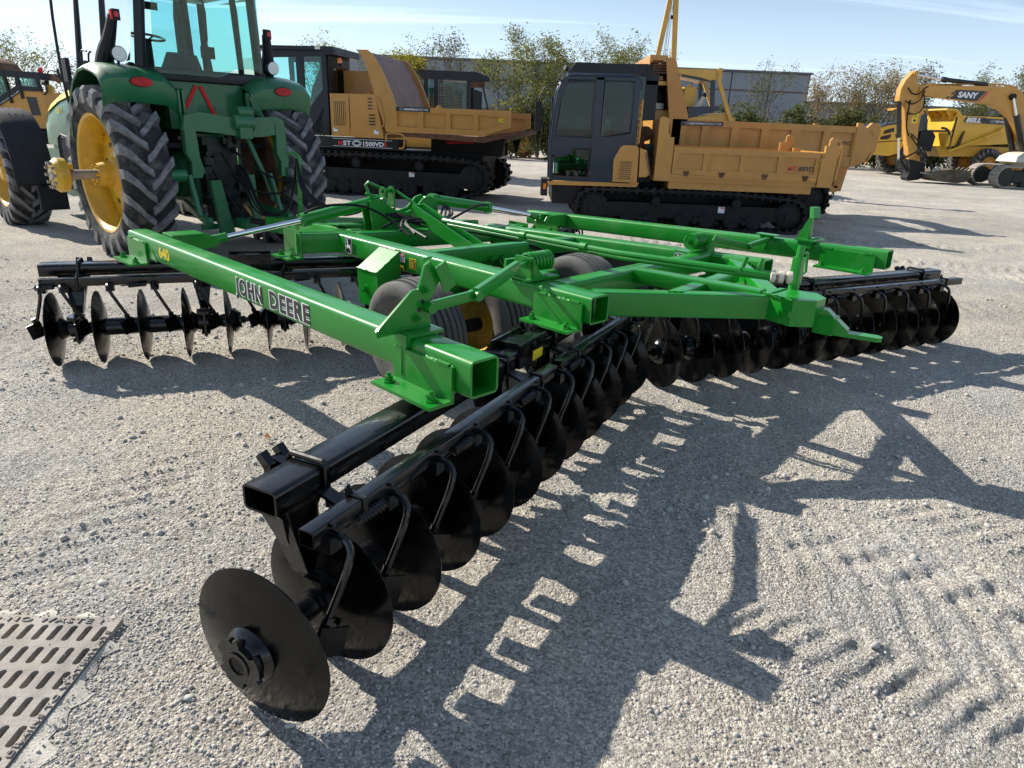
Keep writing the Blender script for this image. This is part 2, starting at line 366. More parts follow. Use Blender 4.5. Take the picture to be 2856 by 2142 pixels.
def rib_tyre(R, w, rimr, grooves=5):
    hw = w/2; prof = [(-hw*.70, rimr), (-hw*.95, rimr+(R-rimr)*.35), (-hw, rimr+(R-rimr)*.62), (-hw*.93, R-.03)]
    n = grooves+1; rw = hw*1.76/n; x = -hw*.88
    for i in range(n):
        cr_ = R-.012*abs((i-(n-1)/2)/((n-1)/2))**2
        prof += [(x+.007, cr_), (x+rw-.007, cr_)]
        if i < n-1: prof += [(x+rw-.006, cr_-.022), (x+rw+.006, cr_-.022)]
        x += rw
    prof += [(hw*.93, R-.03), (hw, rimr+(R-rimr)*.62), (hw*.95, rimr+(R-rimr)*.35), (hw*.70, rimr)]
    m = MB(); m.lathe((0, 0, 0), (1, 0, 0), prof, 56); m.f = [f for f in m.f if len(f) < 10]; return m
def decal(parent, o, U, W, wd, ht, mat, name='decal', N=None, th=.001):
    m = MB(); U, W = Vector(U).normalized(), Vector(W).normalized()
    m.prism([(0, 0), (wd, 0), (wd, ht), (0, ht)], o, U, W, th); return m.build(name, mat, parent)
def dealer_banner(parent, o, U, W, wd, ht, name='dealer_banner'):
    """navy strip with a round emblem and the dealer's name"""
    b = decal(parent, o, U, W, wd, ht, ndec, name); U, W, o = Vector(U).normalized(), Vector(W).normalized(), Vector(o); N = U.cross(W).normalized(); z = o+N*.002
    e = MB(); c = z+U*ht*1.35*1.0+W*ht*.5; r = ht*.32
    ring = [c+(U*math.cos(t)*1.35+W*math.sin(t))*r for t in [2*math.pi*k/24 for k in range(24)]]
    e.tube(ring, ht*.022, 4, closed=True)
    for a, b2 in (((-.75, -.5), (-.35, .6)), ((-.35, .6), (.1, -.55)), ((.1, -.55), (.55, .6)), ((.55, .6), (.8, -.2))):
        e.beam(c+U*a[0]*r+W*a[1]*r, c+U*b2[0]*r+W*b2[1]*r, ht*.02, ht*.09, up=N)
    e.build('emblem', white, b)
    dv = MB().bb(0, 0, 0, 0, 0, 0); dv = MB(); dv.prism([(0, 0), (ht*.02, 0), (ht*.02, ht*.5), (0, ht*.5)], z+U*ht*1.95+W*ht*.25, U, W, .0006); dv.build('divider', white, b)
    x0 = z+U*ht*2.0+W*ht*.25; full = wd-ht*2.1-ht*.35
    lettering('NEWMAN', 'lettering', b, x0, U, W, ht*.50, white, bold=.02, width=full*.52)
    lettering('TRACTOR', 'lettering', b, x0+U*full*.535, U, W, ht*.50, white, width=full*.465)
    return b
def panelled_side(parent, name, mat, x0, x1, z0, z1, y, panels, depth=.035, th=.03, brail=None):
    """a side wall: back plate plus proud rails and ribs that leave the listed recesses (xa, xb, za, zb)"""
    m = MB(); m.bb(x0, x1, y+depth, y+depth+th, z0, z1)
    zt = max(p[3] for p in panels); zb = min(p[2] for p in panels)
    m.bb(x0, x1, y, y+depth+.001, zt, z1); m.bb(x0, x1, y, y+depth+.001, z0, zb)
    xs = [x0]
    for p in sorted(panels): xs += [p[0], p[1]]
    xs.append(x1)
    for i in range(0, len(xs), 2):
        if xs[i+1]-xs[i] > .005: m.bb(xs[i], xs[i+1], y, y+depth+.001, zb, zt)
    return m.build(name, mat, parent)
# ------------------------------------------------------------------ ground
def vnoise(x, y, sc, seed):
    """smooth value noise on numpy arrays"""
    rs = np.random.RandomState(seed); T = rs.rand(256, 256)
    x, y = x*sc, y*sc; xi, yi = np.floor(x).astype(int), np.floor(y).astype(int); fx, fy = x-xi, y-yi
    fx, fy = fx*fx*(3-2*fx), fy*fy*(3-2*fy); g = lambda a, b: T[a & 255, b & 255]
    return (g(xi, yi)*(1-fx)+g(xi+1, yi)*fx)*(1-fy)+(g(xi, yi+1)*(1-fx)+g(xi+1, yi+1)*fx)*fy-.5
def tread(x, y, ox, oy, ang, wd, pitch, depth, skew, chev=True, y0=-50, y1=50, seed=1):
    """a wheel track: pressed band with cross bars, direction ang (from +X)"""
    c, s_ = math.cos(R_(ang)), math.sin(R_(ang)); u = (x-ox)*c+(y-oy)*s_; v = -(x-ox)*s_+(y-oy)*c
    v = v+.05*np.sin(u*.5+ox)
    inside = 1/(1+np.exp((np.abs(v)-wd/2)*60)); ph = (u+(np.abs(v) if chev else v)*skew)/pitch*2*np.pi
    bar = np.tanh(np.sin(ph)*2.2); fade = np.clip((vnoise(x, y, 1.1, seed)+.42)*1.8, 0, 1)*(u > y0)*(u < y1)
    edge = np.exp(-((np.abs(v)-wd/2-.03)/.03)**2)*.5
    return (inside*(bar*depth-.35*depth)+edge*depth)*fade
def ridge(x, y, cx, cy, L, ang, wd, amp, rag=.35):
    """one raised bar of pressed gravel with a ragged outline, and the dent beside it"""
    c, s_ = math.cos(R_(ang)), math.sin(R_(ang)); dx_, dy_ = x-cx, y-cy; near = (np.abs(dx_) < L) & (np.abs(dy_) < L); o = np.zeros_like(x)
    if not near.any(): return o
    u, v = (dx_*c+dy_*s_)[near], (-dx_*s_+dy_*c)[near]; xn, yn = x[near], y[near]; v = v+rag*wd*2*vnoise(xn, yn, 13, 77); m = 1/(1+np.exp((np.abs(u)-L/2)*90))
    o[near] = m*amp*(np.exp(-(v/wd)**4)-.8*np.exp(-((v+wd*2.0)/(wd*1.1))**2))*(.8+.5*vnoise(xn, yn, 25, 78)); return o
def ground_h(x, y):
    h = vnoise(x, y, .45, 3)*.022+vnoise(x, y, 1.7, 4)*.012+vnoise(x, y, 5.5, 5)*.0085+vnoise(x, y, 14, 6)*.0075+vnoise(x, y, 33, 8)*.0065
    h += tread(x, y, 2.9, 2.0, -30, .42, .17, .008, .9, True, -.4, 2.2, 11)
    h += tread(x, y, 1.9, 1.9, -28, .42, .12, .006, .3, False, -1.2, 1.6, 12)
    h += tread(x, y, -2.2, 2.75, 14, .30, .10, .003, .15, False, -4, 1.4, 13)
    
    h += tread(x, y, -3.4, 5.0, 28, .5, .16, .009, .7, True, -5, 3, 15)
    h += tread(x, y, .4, 2.9, -20, .40, .11, .005, .35, False, -.6, 3, 16)
    for i, (oy, a, sd) in enumerate(((9.5, -9, 31), (10.4, -12, 32), (7.0, -14, 33), (12.5, -6, 34), (15, -10, 35), (18, -7, 36), (22, -12, 37), (5.6, -18, 38))):
        h += tread(x, y, 6.5, oy, a, .55, .19, .024, .5 if i % 2 else .1, bool(i % 2), -5 if i != 7 else -1.5, 30, sd)
    for i, (ox, oy, a) in enumerate(((-4, 4.2, 20), (-4, 3.0, 8), (2, 1.6, -35), (3, 3.2, -22), (0, 2.2, -10))):   # long scrape lines
        c, s_ = math.cos(R_(a)), math.sin(R_(a)); v = -(x-ox)*s_+(y-oy)*c; u = (x-ox)*c+(y-oy)*s_
        vw = v+.05*vnoise(x, y, 2.2, 50+i)+.02*vnoise(x, y, 7, 55+i); h += .0075*vnoise(vw*16, u*.7, 1.0, 70+i)*np.exp(-(v/.45)**2)*np.clip(vnoise(x, y, .8, 60+i)*3+.6, 0, 1)
    mid = np.clip((np.hypot(x, y)-4.5)/3, 0, 1); h += mid*(vnoise(x, y, 2.6, 93)*.022+vnoise(x*.6+y*.25, y, 3.4, 94)*.026)
    ca, sa = math.cos(R_(-33)), math.sin(R_(-33))
    for k in range(6):
        qx, qy = 1.36+.20*k*ca, 2.72+.20*k*sa; h += ridge(x, y, qx+.02, qy-.06, .30, 19, .028, .015); h += ridge(x, y, qx+.10, qy+.12, .17, 98, .022, .011)
    for k in range(9): h += ridge(x, y, .78+.105*k*ca+.11, 2.20+.105*k*sa-.10, .30+.05*math.sin(k*2.1), 30, .020, .013)
    for k in range(7): h += ridge(x, y, 1.95+.13*k*ca, 2.95+.13*k*sa, .34, 22, .022, .011)
    for k in range(8): h += ridge(x, y, .95+.12*k, 3.45-.05*k, .26, 25, .022, .010)
    for k in range(8): h += ridge(x, y, -1.95+.03*k, 2.0+.17*k, .75-.05*k, 24+2*k, .018, .010, .8)
    for k in range(6): h += ridge(x, y, -1.0+.06*k, 2.65+.16*k, .5, 18, .018, .008, .8)
    v = -(x-.97)*sa+(y-2.63)*ca; u = (x-.97)*ca+(y-2.63)*sa; vw = v+.012*vnoise(x, y, 4, 81)
    h += .0032*np.sin(vw*2*np.pi/.028)*np.exp(-(v/.10)**4)*(u > -.1)*np.clip(vnoise(x, y, 1.6, 82)*3+.8, 0, 1)
    # keep it low under the grate and level below the things that stand on it
    k = np.exp(-(((x+1.62)/.55)**4+((y-1.62)/.5)**4)); h = h*(1-k)-.004*k
    far = np.clip((np.hypot(x, y)-26)/20, 0, 1)
    return h*(1-far)-.004
def grid_ground():
    th = np.concatenate([np.radians(np.arange(-180, -56, 4.0)), np.radians(np.arange(-56, 56, .19)), np.radians(np.arange(56, 180.1, 4.0))])
    rr = [0.25]
    while rr[-1] < 4000: 
        r = rr[-1]; rr.append(r*(1.03 if r < .9 else 1.0062 if r < 11 else 1.0085 if r < 28 else 1.12))
    r = np.array(rr); Rg, Tg = np.meshgrid(r, th, indexing='ij'); x, y = Rg*np.sin(Tg), Rg*np.cos(Tg); z = ground_h(x, y)
    nr_, nt_ = x.shape; co = np.stack([x, y, z], -1).reshape(-1, 3)
    i, j = np.meshgrid(np.arange(nr_-1), np.arange(nt_-1), indexing='ij'); a = (i*nt_+j).ravel()
    f = np.stack([a, a+nt_, a+nt_+1, a+1], 1)[:, ::-1]
    # the first ring is closed with a fan
    me = bpy.data.meshes.new('gravel_ground'); nv, nf = len(co), len(f)
    me.vertices.add(nv); me.vertices.foreach_set('co', co.ravel()); me.loops.add(nf*4); me.loops.foreach_set('vertex_index', f.ravel().astype(np.int32))
    me.polygons.add(nf); me.polygons.foreach_set('loop_start', np.arange(0, nf*4, 4, dtype=np.int32)); me.polygons.foreach_set('loop_total', np.full(nf, 4, np.int32)); me.polygons.foreach_set('use_smooth', np.ones(nf, bool))
    me.update(calc_edges=True); me.validate(); return me
def ground_mat():
    m = bpy.data.materials.new('crushed_limestone'); m.use_nodes = True; t = m.node_tree; b = t.nodes['Principled BSDF']; L = t.links.new
    def N(ty, **k):
        n = t.nodes.new(ty)
        for a, v in k.items(): setattr(n, a, v)
        return n
    geo = N('ShaderNodeNewGeometry'); P = geo.outputs['Position']
    def noise(s, d=4, r=.55):
        n = N('ShaderNodeTexNoise'); n.inputs['Scale'].default_value = s; n.inputs['Detail'].default_value = d; n.inputs['Roughness'].default_value = r; L(P, n.inputs[0]); return n.outputs[0]
    def rng(src, a, b_, c, d):
        n = N('ShaderNodeMapRange'); n.inputs[1].default_value = a; n.inputs[2].default_value = b_; n.inputs[3].default_value = c; n.inputs[4].default_value = d; L(src, n.inputs[0]); return n.outputs[0]
    def mixc(f, a, c):
        n = N('ShaderNodeMixRGB')
        if isinstance(f, float): n.inputs[0].default_value = f
        else: L(f, n.inputs[0])
        for i, q in ((1, a), (2, c)):
            if isinstance(q, tuple): n.inputs[i].default_value = (*q, 1)
            else: L(q, n.inputs[i])
        return n.outputs[0]
    def voro(s, feat='F1'):
        n = N('ShaderNodeTexVoronoi'); n.inputs['Scale'].default_value = s; n.feature = feat; L(P, n.inputs['Vector']); return n
    base = mixc(rng(noise(.7, 5, .6), .38, .62, 0, 1), (.43, .415, .385), (.51, .465, .39))       # grey stone / tan fines
    base = mixc(rng(noise(3.1, 6, .65), .45, .65, 0, .6), base, (.54, .49, .405))
    v1, v2 = voro(95), voro(190)
    sp = N('ShaderNodeSeparateColor'); L(v1.outputs['Color'], sp.inputs[0]); sp2 = N('ShaderNodeSeparateColor'); L(v2.outputs['Color'], sp2.inputs[0])
    k1 = rng(sp.outputs[0], 0, 1, .60, 1.36); k2 = rng(sp2.outputs[1], 0, 1, .72, 1.28)
    k0 = rng(noise(.22, 7, .62), .35, .65, .86, 1.14)
    mu = N('ShaderNodeMath', operation='MULTIPLY'); L(k1, mu.inputs[0]); L(k2, mu.inputs[1])
    sc = N('ShaderNodeVectorMath', operation='SCALE'); L(base, sc.inputs[0]); mu2 = N('ShaderNodeMath', operation='MULTIPLY'); L(mu.outputs[0], mu2.inputs[0]); L(k0, mu2.inputs[1]); L(mu2.outputs[0], sc.inputs[3]); L(sc.outputs[0], b.inputs['Base Color'])
    b.inputs['Roughness'].default_value = .95; b.inputs['Specular IOR Level'].default_value = .2
    d1 = rng(v1.outputs['Distance'], 0, .7, 1, 0); d2 = rng(v2.outputs['Distance'], 0, .7, .5, 0); d3 = rng(noise(26, 6, .7), .25, .75, 0, 1.7)
    # stones stand out more in the coarse patches
    cs = rng(noise(1.3, 3), .35, .65, .35, 1.2)
    s1 = N('ShaderNodeMath', operation='ADD'); L(d1, s1.inputs[0]); L(d2, s1.inputs[1]); s1b = N('ShaderNodeMath', operation='MULTIPLY'); L(s1.outputs[0], s1b.inputs[0]); L(cs, s1b.inputs[1])
    s2 = N('ShaderNodeMath', operation='ADD'); L(s1b.outputs[0], s2.inputs[0]); L(d3, s2.inputs[1])
    bp_ = N('ShaderNodeBump'); bp_.inputs['Strength'].default_value = 1.0; bp_.inputs['Distance'].default_value = .010; L(s2.outputs[0], bp_.inputs['Height']); L(bp_.outputs[0], b.inputs['Normal'])
    return m
gm = grid_ground(); gm.materials.append(ground_mat()); g_ = bpy.data.objects.new('ground', gm); COL.objects.link(g_); g_['kind'] = 'structure'; g_['label'] = 'crushed grey limestone yard with wheel tracks'
# loose stones
def stones(name, n, xr, yr, smin, smax, mat, seed, power=2.6):
    near_drain = name == 'drain_grit'
    rs = np.random.RandomState(seed)
    ico = [(0, 0, 1), (.89, 0, .45), (.28, .85, .45), (-.72, .53, .45), (-.72, -.53, .45), (.28, -.85, .45), (.72, .53, -.45), (-.28, .85, -.45), (-.89, 0, -.45), (-.28, -.85, -.45), (.72, -.53, -.45), (0, 0, -1)]
    fc = [(0, 1, 2), (0, 2, 3), (0, 3, 4), (0, 4, 5), (0, 5, 1), (1, 6, 2), (2, 7, 3), (3, 8, 4), (4, 9, 5), (5, 10, 1), (6, 7, 2), (7, 8, 3), (8, 9, 4), (9, 10, 5), (10, 6, 1)]
    ico, fc = np.array(ico), np.array(fc)
    x = rs.uniform(*xr, n); y = yr[0]+(yr[1]-yr[0])*rs.rand(n)**1.6
    keep = np.abs(x) < y*.95+.8
    dens = vnoise(x, y, 1.3, 91)+vnoise(x, y, 4, 92)*.6; keep &= rs.rand(n) < np.clip(.55+dens*1.4, .08, 1)
    keep &= ~((x > -2.2) & (x < -1.30) & (y > 1.2) & (y < 1.97) & (rs.rand(n) > .0))
    if near_drain: e = np.minimum(np.abs(x+1.335), np.abs(y-1.925)); keep = (((x > -1.355) | (y > 1.905)) & (rs.rand(n) < .75)) | (rs.rand(n) < .015)
    x, y = x[keep], y[keep]; n = len(x); z = ground_h(x, y)
    if near_drain: z = np.maximum(z, np.where((x < -1.335) & (y < 1.925), .0155, np.where((x < -1.27) & (y < 1.99), .004, z)))
    s_ = smin*(smax/smin)**(rs.rand(n)**power)
    V = ico[None]*(1+rs.uniform(-.28, .28, (n, 12, 1))); V = V*np.stack([rs.uniform(.7, 1.35, n), rs.uniform(.7, 1.2, n), rs.uniform(.45, .9, n)], 1)[:, None]*s_[:, None, None]
    a = rs.rand(n)*6.283; c, s2 = np.cos(a)[:, None], np.sin(a)[:, None]; tl = rs.uniform(-.5, .5, n)[:, None]
    X_, Y_, Z_ = V[..., 0]*c-V[..., 1]*s2, V[..., 0]*s2+V[..., 1]*c, V[..., 2]+V[..., 0]*tl*.5
    V = np.stack([X_+x[:, None], Y_+y[:, None], Z_+(z+s_*.32)[:, None]], -1)
    F = (fc[None]+(np.arange(n)*12)[:, None, None]).reshape(-1, 3); nf = len(F)
    me = bpy.data.meshes.new(name); me.vertices.add(n*12); me.vertices.foreach_set('co', V.ravel()); me.loops.add(nf*3); me.loops.foreach_set('vertex_index', F.ravel().astype(np.int32))
    me.polygons.add(nf); me.polygons.foreach_set('loop_start', np.arange(0, nf*3, 3, dtype=np.int32)); me.polygons.foreach_set('loop_total', np.full(nf, 3, np.int32)); me.update(calc_edges=True)
    me.materials.append(mat); o = bpy.data.objects.new(name, me); COL.objects.link(o); return o
def stone_mat():
    m = bpy.data.materials.new('loose_stone'); m.use_nodes = True; t = m.node_tree; b = t.nodes['Principled BSDF']
    geo = t.nodes.new('ShaderNodeNewGeometry'); r = t.nodes.new('ShaderNodeValToRGB'); t.links.new(geo.outputs['Random Per Island'], r.inputs[0])
    e = r.color_ramp.elements; e[0].color = (.32, .31, .29, 1); e[1].color = (.56, .545, .51, 1); q = e.new(.45); q.color = (.44, .425, .395, 1); q = e.new(.8); q.color = (.46, .43, .385, 1)
    t.links.new(r.outputs[0], b.inputs['Base Color']); b.inputs['Roughness'].default_value = .9; b.inputs['Specular IOR Level'].default_value = .25; return m
smt = stone_mat()
g1 = stones('loose_gravel', 150000, (-5.5, 5.5), (1.0, 6.0), .0024, .0078, smt, 5, 1.7); tag(g1, 'fine loose gravel scattered over the yard', kind='stuff')
g2 = stones('pebbles', 5000, (-6.5, 6.5), (1.0, 8.0), .008, .022, smt, 6, 2.4); tag(g2, 'larger pale pebbles lying among the gravel', kind='stuff')
# ------------------------------------------------------------------ storm drain grate
GR = thing('drain_grate', (-1.335, 1.925, .0), R_(1.0), 'rusty cream cast iron drain grate with slots, set in concrete', 'drain grate')
slots = []
gx0, gy0 = -.66, -.62; m = MB(); xs = [-.036-.050*k for k in range(12)]; hw, zt_, zb_ = .0115, .016, -.02
rows = [(-.045-.104*r, -.045-.104*r-.074) for r in range(6)]
ys = [0.0]
for a, b in rows: ys += [a, b]
ys.append(gy0)
for i in range(0, len(ys), 2): m.bb(gx0, 0, ys[i+1], ys[i], zb_, zt_)
for a, b in rows:
    xx = [0.0]
    for x in xs: xx += [x+hw, x-hw]
    xx.append(gx0)
    for i in range(0, len(xx), 2):
        if xx[i]-xx[i+1] > .004: m.bb(xx[i+1], xx[i], b-.0008, a+.0008, zb_, zt_-.0003)
    for x in xs:      # rounded slot ends
        for yy, sg in ((a, -1), (b, 1)):
            for q in (-1, 1): m.add([(x+q*hw, yy, zt_-.0003), (x+q*hw, yy+sg*.007, zt_-.0003), (x+q*hw*.4, yy, zt_-.0003), (x+q*hw, yy, zb_), (x+q*hw, yy+sg*.007, zb_), (x+q*hw*.4, yy, zb_)], [(0, 1, 2), (1, 4, 5, 2)])
m.build('grate_plate', castm, GR)

X_, Y_ = Vector((1, 0, 0)), Vector((0, 1, 0))
lettering('DUMP NO WASTE !', 'raised_lettering', GR, (-.56, -.034, .0178), X_, Y_, .022, castm, space=1.2, th=.005, width=.50)

lettering('DRAINS TO WATERWAYS', 'raised_lettering', GR, (-.004, -.57, .0178), Y_, -X_, .015, castm, space=1.15, th=.005, width=.50)
m = MB(); m.bb(-.72, -.665, -.7, .06, -.02, .008); n_ = 26; v = [(-.66+.63*i/n_, .006, .009) for i in range(n_+1)]+[(-.66+.63*i/n_, .030+.030*math.sin(i*1.9)*math.sin(i*.7)+.02*math.sin(i*.9), -.004) for i in range(n_+1)]; m.add(v, [(i, i+1, n_+2+i, n_+1+i) for i in range(n_)])
v = [(.004, -.10-.72*i/n_, .009) for i in range(n_+1)]+[(.020+.085*i/n_+.018*math.sin(i*1.7)+.015*math.sin(i*.8+1), -.10-.72*i/n_, -.004) for i in range(n_+1)]; m.add(v, [(i, n_+1+i, n_+2+i, i+1) for i in range(n_)])
ap = m.build('concrete_apron', concr, None); ap.location = GR.location; ap.rotation_euler = GR.rotation_euler; tag(ap, 'broken pale concrete apron half buried around the drain', kind='structure')
pit = MB(); pit.bb(-.66, 0, gy0, 0, -.5, -.49); pit.build('drain_pit', interior, GR)
grit = stones('drain_grit', 5200, (-2.1, -1.18), (1.25, 2.06), .0018, .006, smt, 9, 1.4); tag(grit, 'small grit washed up round the edges of the drain', kind='stuff')
# ------------------------------------------------------------------ fallen leaves
def leaf(loc, rz, sc, label):
    m = MB(); out_ = [(0, 0), (.25, .18), (.30, .42), (.52, .40), (.62, .20), (1.0, .0), (.62, -.18), (.50, -.42), (.30, -.36), (.22, -.16)]
    n = len(out_); vs = [(a*sc, b*sc, (.10+.25*abs(b)+.12*math.sin(a*5))*sc) for a, b in out_]; m.add(vs+[(x, y, z+.0012) for x, y, z in vs], [tuple(range(n)), tuple(range(2*n-1, n-1, -1))]+[(i, (i+1) % n, n+(i+1) % n, n+i) for i in range(n)])
    m.tube([(0, 0, .1*sc), (-.35*sc, .05*sc, .12*sc)], .0012, 4)
    o = m.build('dead_leaf', leafm); o.location = loc; o.rotation_euler = (.15, .1, rz); return tag(o, label, 'leaf', 'dead leaves on the gravel')
leaf((-1.375, 3.41, .012), .3, .055, 'curled orange brown leaf on sunlit gravel left of the near black bar')
leaf((.40, 3.14, .012), 1.9, .05, 'brown leaf lying in shadow right of the near row of blades')
# ------------------------------------------------------------------ warehouses far behind
wallm = M('warehouse_cladding', (0.215, 0.245, 0.275), .7, 0, 0, .10, .35, .0, 10, (.16, .15, .14), .35, .8)
walld = M('warehouse_trim', (0.10, 0.10, 0.11), .7, 0, 0, .1, 1)
wallr = M('stained_joint', (0.13, 0.085, 0.065), .85, 0, 0, .3, 1.5)
W1 = thing('warehouse', (3.0, 78.0, 0), 0, 'long grey blue warehouse with flat roof behind the trees', 'warehouse')
MB().bb(-22, 26.8, .12, 30, -.5, 8.05).build('wall_core', walld, W1)
pm = MB().bb(-1.96, 1.96, 0, .1, 0, 1).mesh('wall_panel', wallm)
for i in range(12):
    for j, (z0, z1) in enumerate(((0, 3.05), (3.12, 6.12), (6.26, 7.88))):
        o = inst(pm, 'wall_panel', W1, loc=(-19.9+4.05*i, 0 if j < 2 else -.02, z0)); o.scale = (1, 1, z1-z0)
m = MB(); m.bb(-22.1, 26.9, -.25, .12, 7.92, 8.1); m.bb(-22.1, 26.9, .12, 30, 8.06, 8.15); m.build('roof_edge', walld, W1)
MB().bb(-22, 26.82, -.06, .1, 6.13, 6.25).build('wall_joint', wallr, W1)
for x in (-8, 6): MB().bb(x, x+3.2, -.05, .05, 0, 3.4).build('dock_door', walld, W1)
W2 = thing('warehouse', (72, 108, 0), 0, 'lower grey warehouse seen through thin trees at the right', 'warehouse')
MB().bb(-33, 40, .12, 20, -.5, 6.8).build('wall_core', walld, W2)
for i in range(12):
    for j, (z0, z1) in enumerate(((0, 3.3), (3.4, 6.6))):
        o = inst(pm, 'wall_panel', W2, loc=(-30+6*i, 0, z0)); o.scale = (1.5, 1, z1-z0)
MB().bb(-33.1, 40.1, -.2, .12, 6.62, 6.9).build('roof_edge', walld, W2)
# ------------------------------------------------------------------ trees and shrubs
def leafmat(name, col, tr):
    m = bpy.data.materials.new(name); m.use_nodes = True; t = m.node_tree; t.nodes.clear(); L = t.links.new
    g = t.nodes.new('ShaderNodeNewGeometry'); hs = t.nodes.new('ShaderNodeHueSaturation'); hs.inputs['Color'].default_value = (*col, 1)
    for src, dst, a, b in (('Random Per Island', 'Value', .55, 1.5), ('Random Per Island', 'Hue', .47, .53)):
        mr = t.nodes.new('ShaderNodeMapRange'); mr.inputs[3].default_value = a; mr.inputs[4].default_value = b; L(g.outputs[src], mr.inputs[0]); L(mr.outputs[0], hs.inputs[dst])
    d = t.nodes.new('ShaderNodeBsdfDiffuse'); L(hs.outputs[0], d.inputs[0]); tl = t.nodes.new('ShaderNodeBsdfTranslucent'); L(hs.outputs[0], tl.inputs[0])
    mi = t.nodes.new('ShaderNodeMixShader'); mi.inputs[0].default_value = tr; L(d.outputs[0], mi.inputs[1]); L(tl.outputs[0], mi.inputs[2]); o = t.nodes.new('ShaderNodeOutputMaterial'); L(mi.outputs[0], o.inputs[0]); return m
LM = {'g': leafmat('leaf_olive', (.175, .180, .060), .5), 'Y': leafmat('leaf_yellow', (.26, .23, .035), .5), 's': leafmat('leaf_grey_green', (.13, .13, .075), .4), 'b': leafmat('leaf_rusty', (.27, .21, .11), .5), 'y': leafmat('leaf_pale_yellow', (.24, .20, .08), .5)}
LH = leafmat('hedge_leaf', (.115, .125, .045), .4); LH2 = leafmat('hedge_leaf_yellow', (.15, .14, .035), .4)
def tree(x, y, h, wd, kind, label, dens=1.0, seed=0, lean=0.0):
    r = random.Random(seed); T = thing('deciduous_tree', (x, y, 0), r.uniform(0, 6), label, 'tree', 'thin autumn trees beyond the yard')
    tr = MB(); tips = []
    def grow(p, d, L, rad, lv):
        n = 3; pts = [p]; 
        for i in range(n):
            d = (d+Vector((r.uniform(-.16, .16), r.uniform(-.16, .16), r.uniform(-.02, .14)))).normalized(); p = p+d*L/n; pts.append(p)
        tr.tube(pts, [rad*(1-.12*i) for i in range(n+1)], 5 if lv < 2 else 3)
        if lv >= 2: tips.append((pts[1], d, lv)); 
        if lv >= 3: tips.append((p, d, lv)); tips.append((pts[2], d, lv)); return
        for k in range(r.choice((3, 4)) if lv < 2 else 4):
            q = pts[r.choice((1, 2, 3))] if k else p; a = r.uniform(0, 6.283); sp = r.uniform(.45, .95)
            nd_ = (d+Vector((math.cos(a), math.sin(a), r.uniform(.1, .5)))*sp).normalized(); grow(q, nd_, L*r.uniform(.55, .78), rad*.55, lv+1)
    ns = r.choice((2, 3, 3, 4))
    for k in range(ns):
        a = 6.283*k/ns+r.uniform(-.5, .5); spread = wd/h*r.uniform(.25, .62)
        grow(Vector((.12*math.cos(a), .12*math.sin(a), -.1)), Vector((math.cos(a)*spread+lean, math.sin(a)*spread, 1)).normalized(), h*.42, .06*h/7, 0)
    zs = max(t[0].z for t in tips); f = h*.93/zs; xs = sorted(abs(t[0].x) for t in tips)[int(len(tips)*.95)]; fx = max(.5, min(1.6, wd*.5/max(xs, .1)))
    tr.v = [(a*fx, b*fx, c*f) for a, b, c in tr.v]
    tr.build('trunk_and_branches', bark, T)
    lf = MB(); nl = int((14 if kind in 'gY' else 6.5)*dens*min(len(tips), 420))
    for i in range(nl):
        p, d, lv = r.choice(tips)
        if p.z < h*.22: continue
        c = Vector((p.x*fx, p.y*fx, p.z*f))+Vector((r.gauss(0, .24), r.gauss(0, .24), r.gauss(0, .16))); s_ = r.uniform(.032, .062)
        u = Vector((r.uniform(-1, 1), r.uniform(-1, 1), r.uniform(-.7, .7))).normalized()*s_*2.0; v = u.cross(Vector((r.uniform(-1, 1), r.uniform(-1, 1), r.uniform(-1, 1)))).normalized()*s_*.6
        lf.add([c-u, c+v, c+u, c-v], [(0, 1, 2, 3)])
    lf.build('crown', LM[kind], T); return T
TL = [(-32.1, 44.0, 6.9, 4.4, 'g', 'bare branched tree with few olive leaves at the far left edge', .5), (-31.7, 49.0, 6.2, 3.7, 's', 'small thin tree between the far left tree and the tractor', .6),
(-13.7, 46.0, 7.8, 2.7, 'y', 'pale yellow wispy tree top above the black cab right of the tractor', 1), (-11.3, 50.0, 6.6, 2.0, 's', 'faint bare tree beside the amber beacon', .6), (-7.7, 44.0, 6.4, 2.6, 'Y', 'dense yellow green tree behind the curved bed shield', 1.6),
(-4.9, 45.0, 7.7, 3.6, 's', 'bare grey tree in front of the warehouse wall, left of the leafy one', .8), (0.4, 42.0, 7.8, 4.2, 'g', 'tall leafy olive tree left of the slate blue cab', 1.7), (6.1, 48.0, 8.8, 5.1, 'g', 'broad olive tree rising above the slate blue cab roof', 1.5),
(18.0, 52.0, 7.8, 3.6, 's', 'wispy tree in front of the right end of the warehouse', .7), (22.2, 52.0, 7.8, 2.6, 'b', 'rusty leaved tree just right of the warehouse corner', .9), (23.6, 50.0, 7.4, 2.4, 'b', 'slim rusty tree, second right of the warehouse corner', .9),
(26.2, 55.0, 8.3, 2.6, 's', 'slim grey tree, third right of the warehouse corner', .9), (25.9, 49.0, 7.8, 2.6, 'b', 'brown leaved tree, fourth right of the warehouse corner', 1.0), (29.4, 53.0, 8.0, 2.8, 'b', 'tall rusty tree, fifth right of the warehouse corner', 1.0),
(28.7, 50.0, 7.9, 2.6, 's', 'pale thin tree leaning close to the excavator arm', .9), (33.6, 50.0, 8.0, 4.0, 'g', 'round olive tree seen above the excavator boom', 1.0), (38.4, 54.0, 8.5, 3.0, 's', 'thin grey tree right of the one above the boom', .9), (38.0, 50.0, 8.3, 3.2, 'g', 'olive tree at the right edge of the picture', 1.0), (12.5, 56, 6.2, 2.6, 's', 'thin bare tree behind the crane boom', .6)]
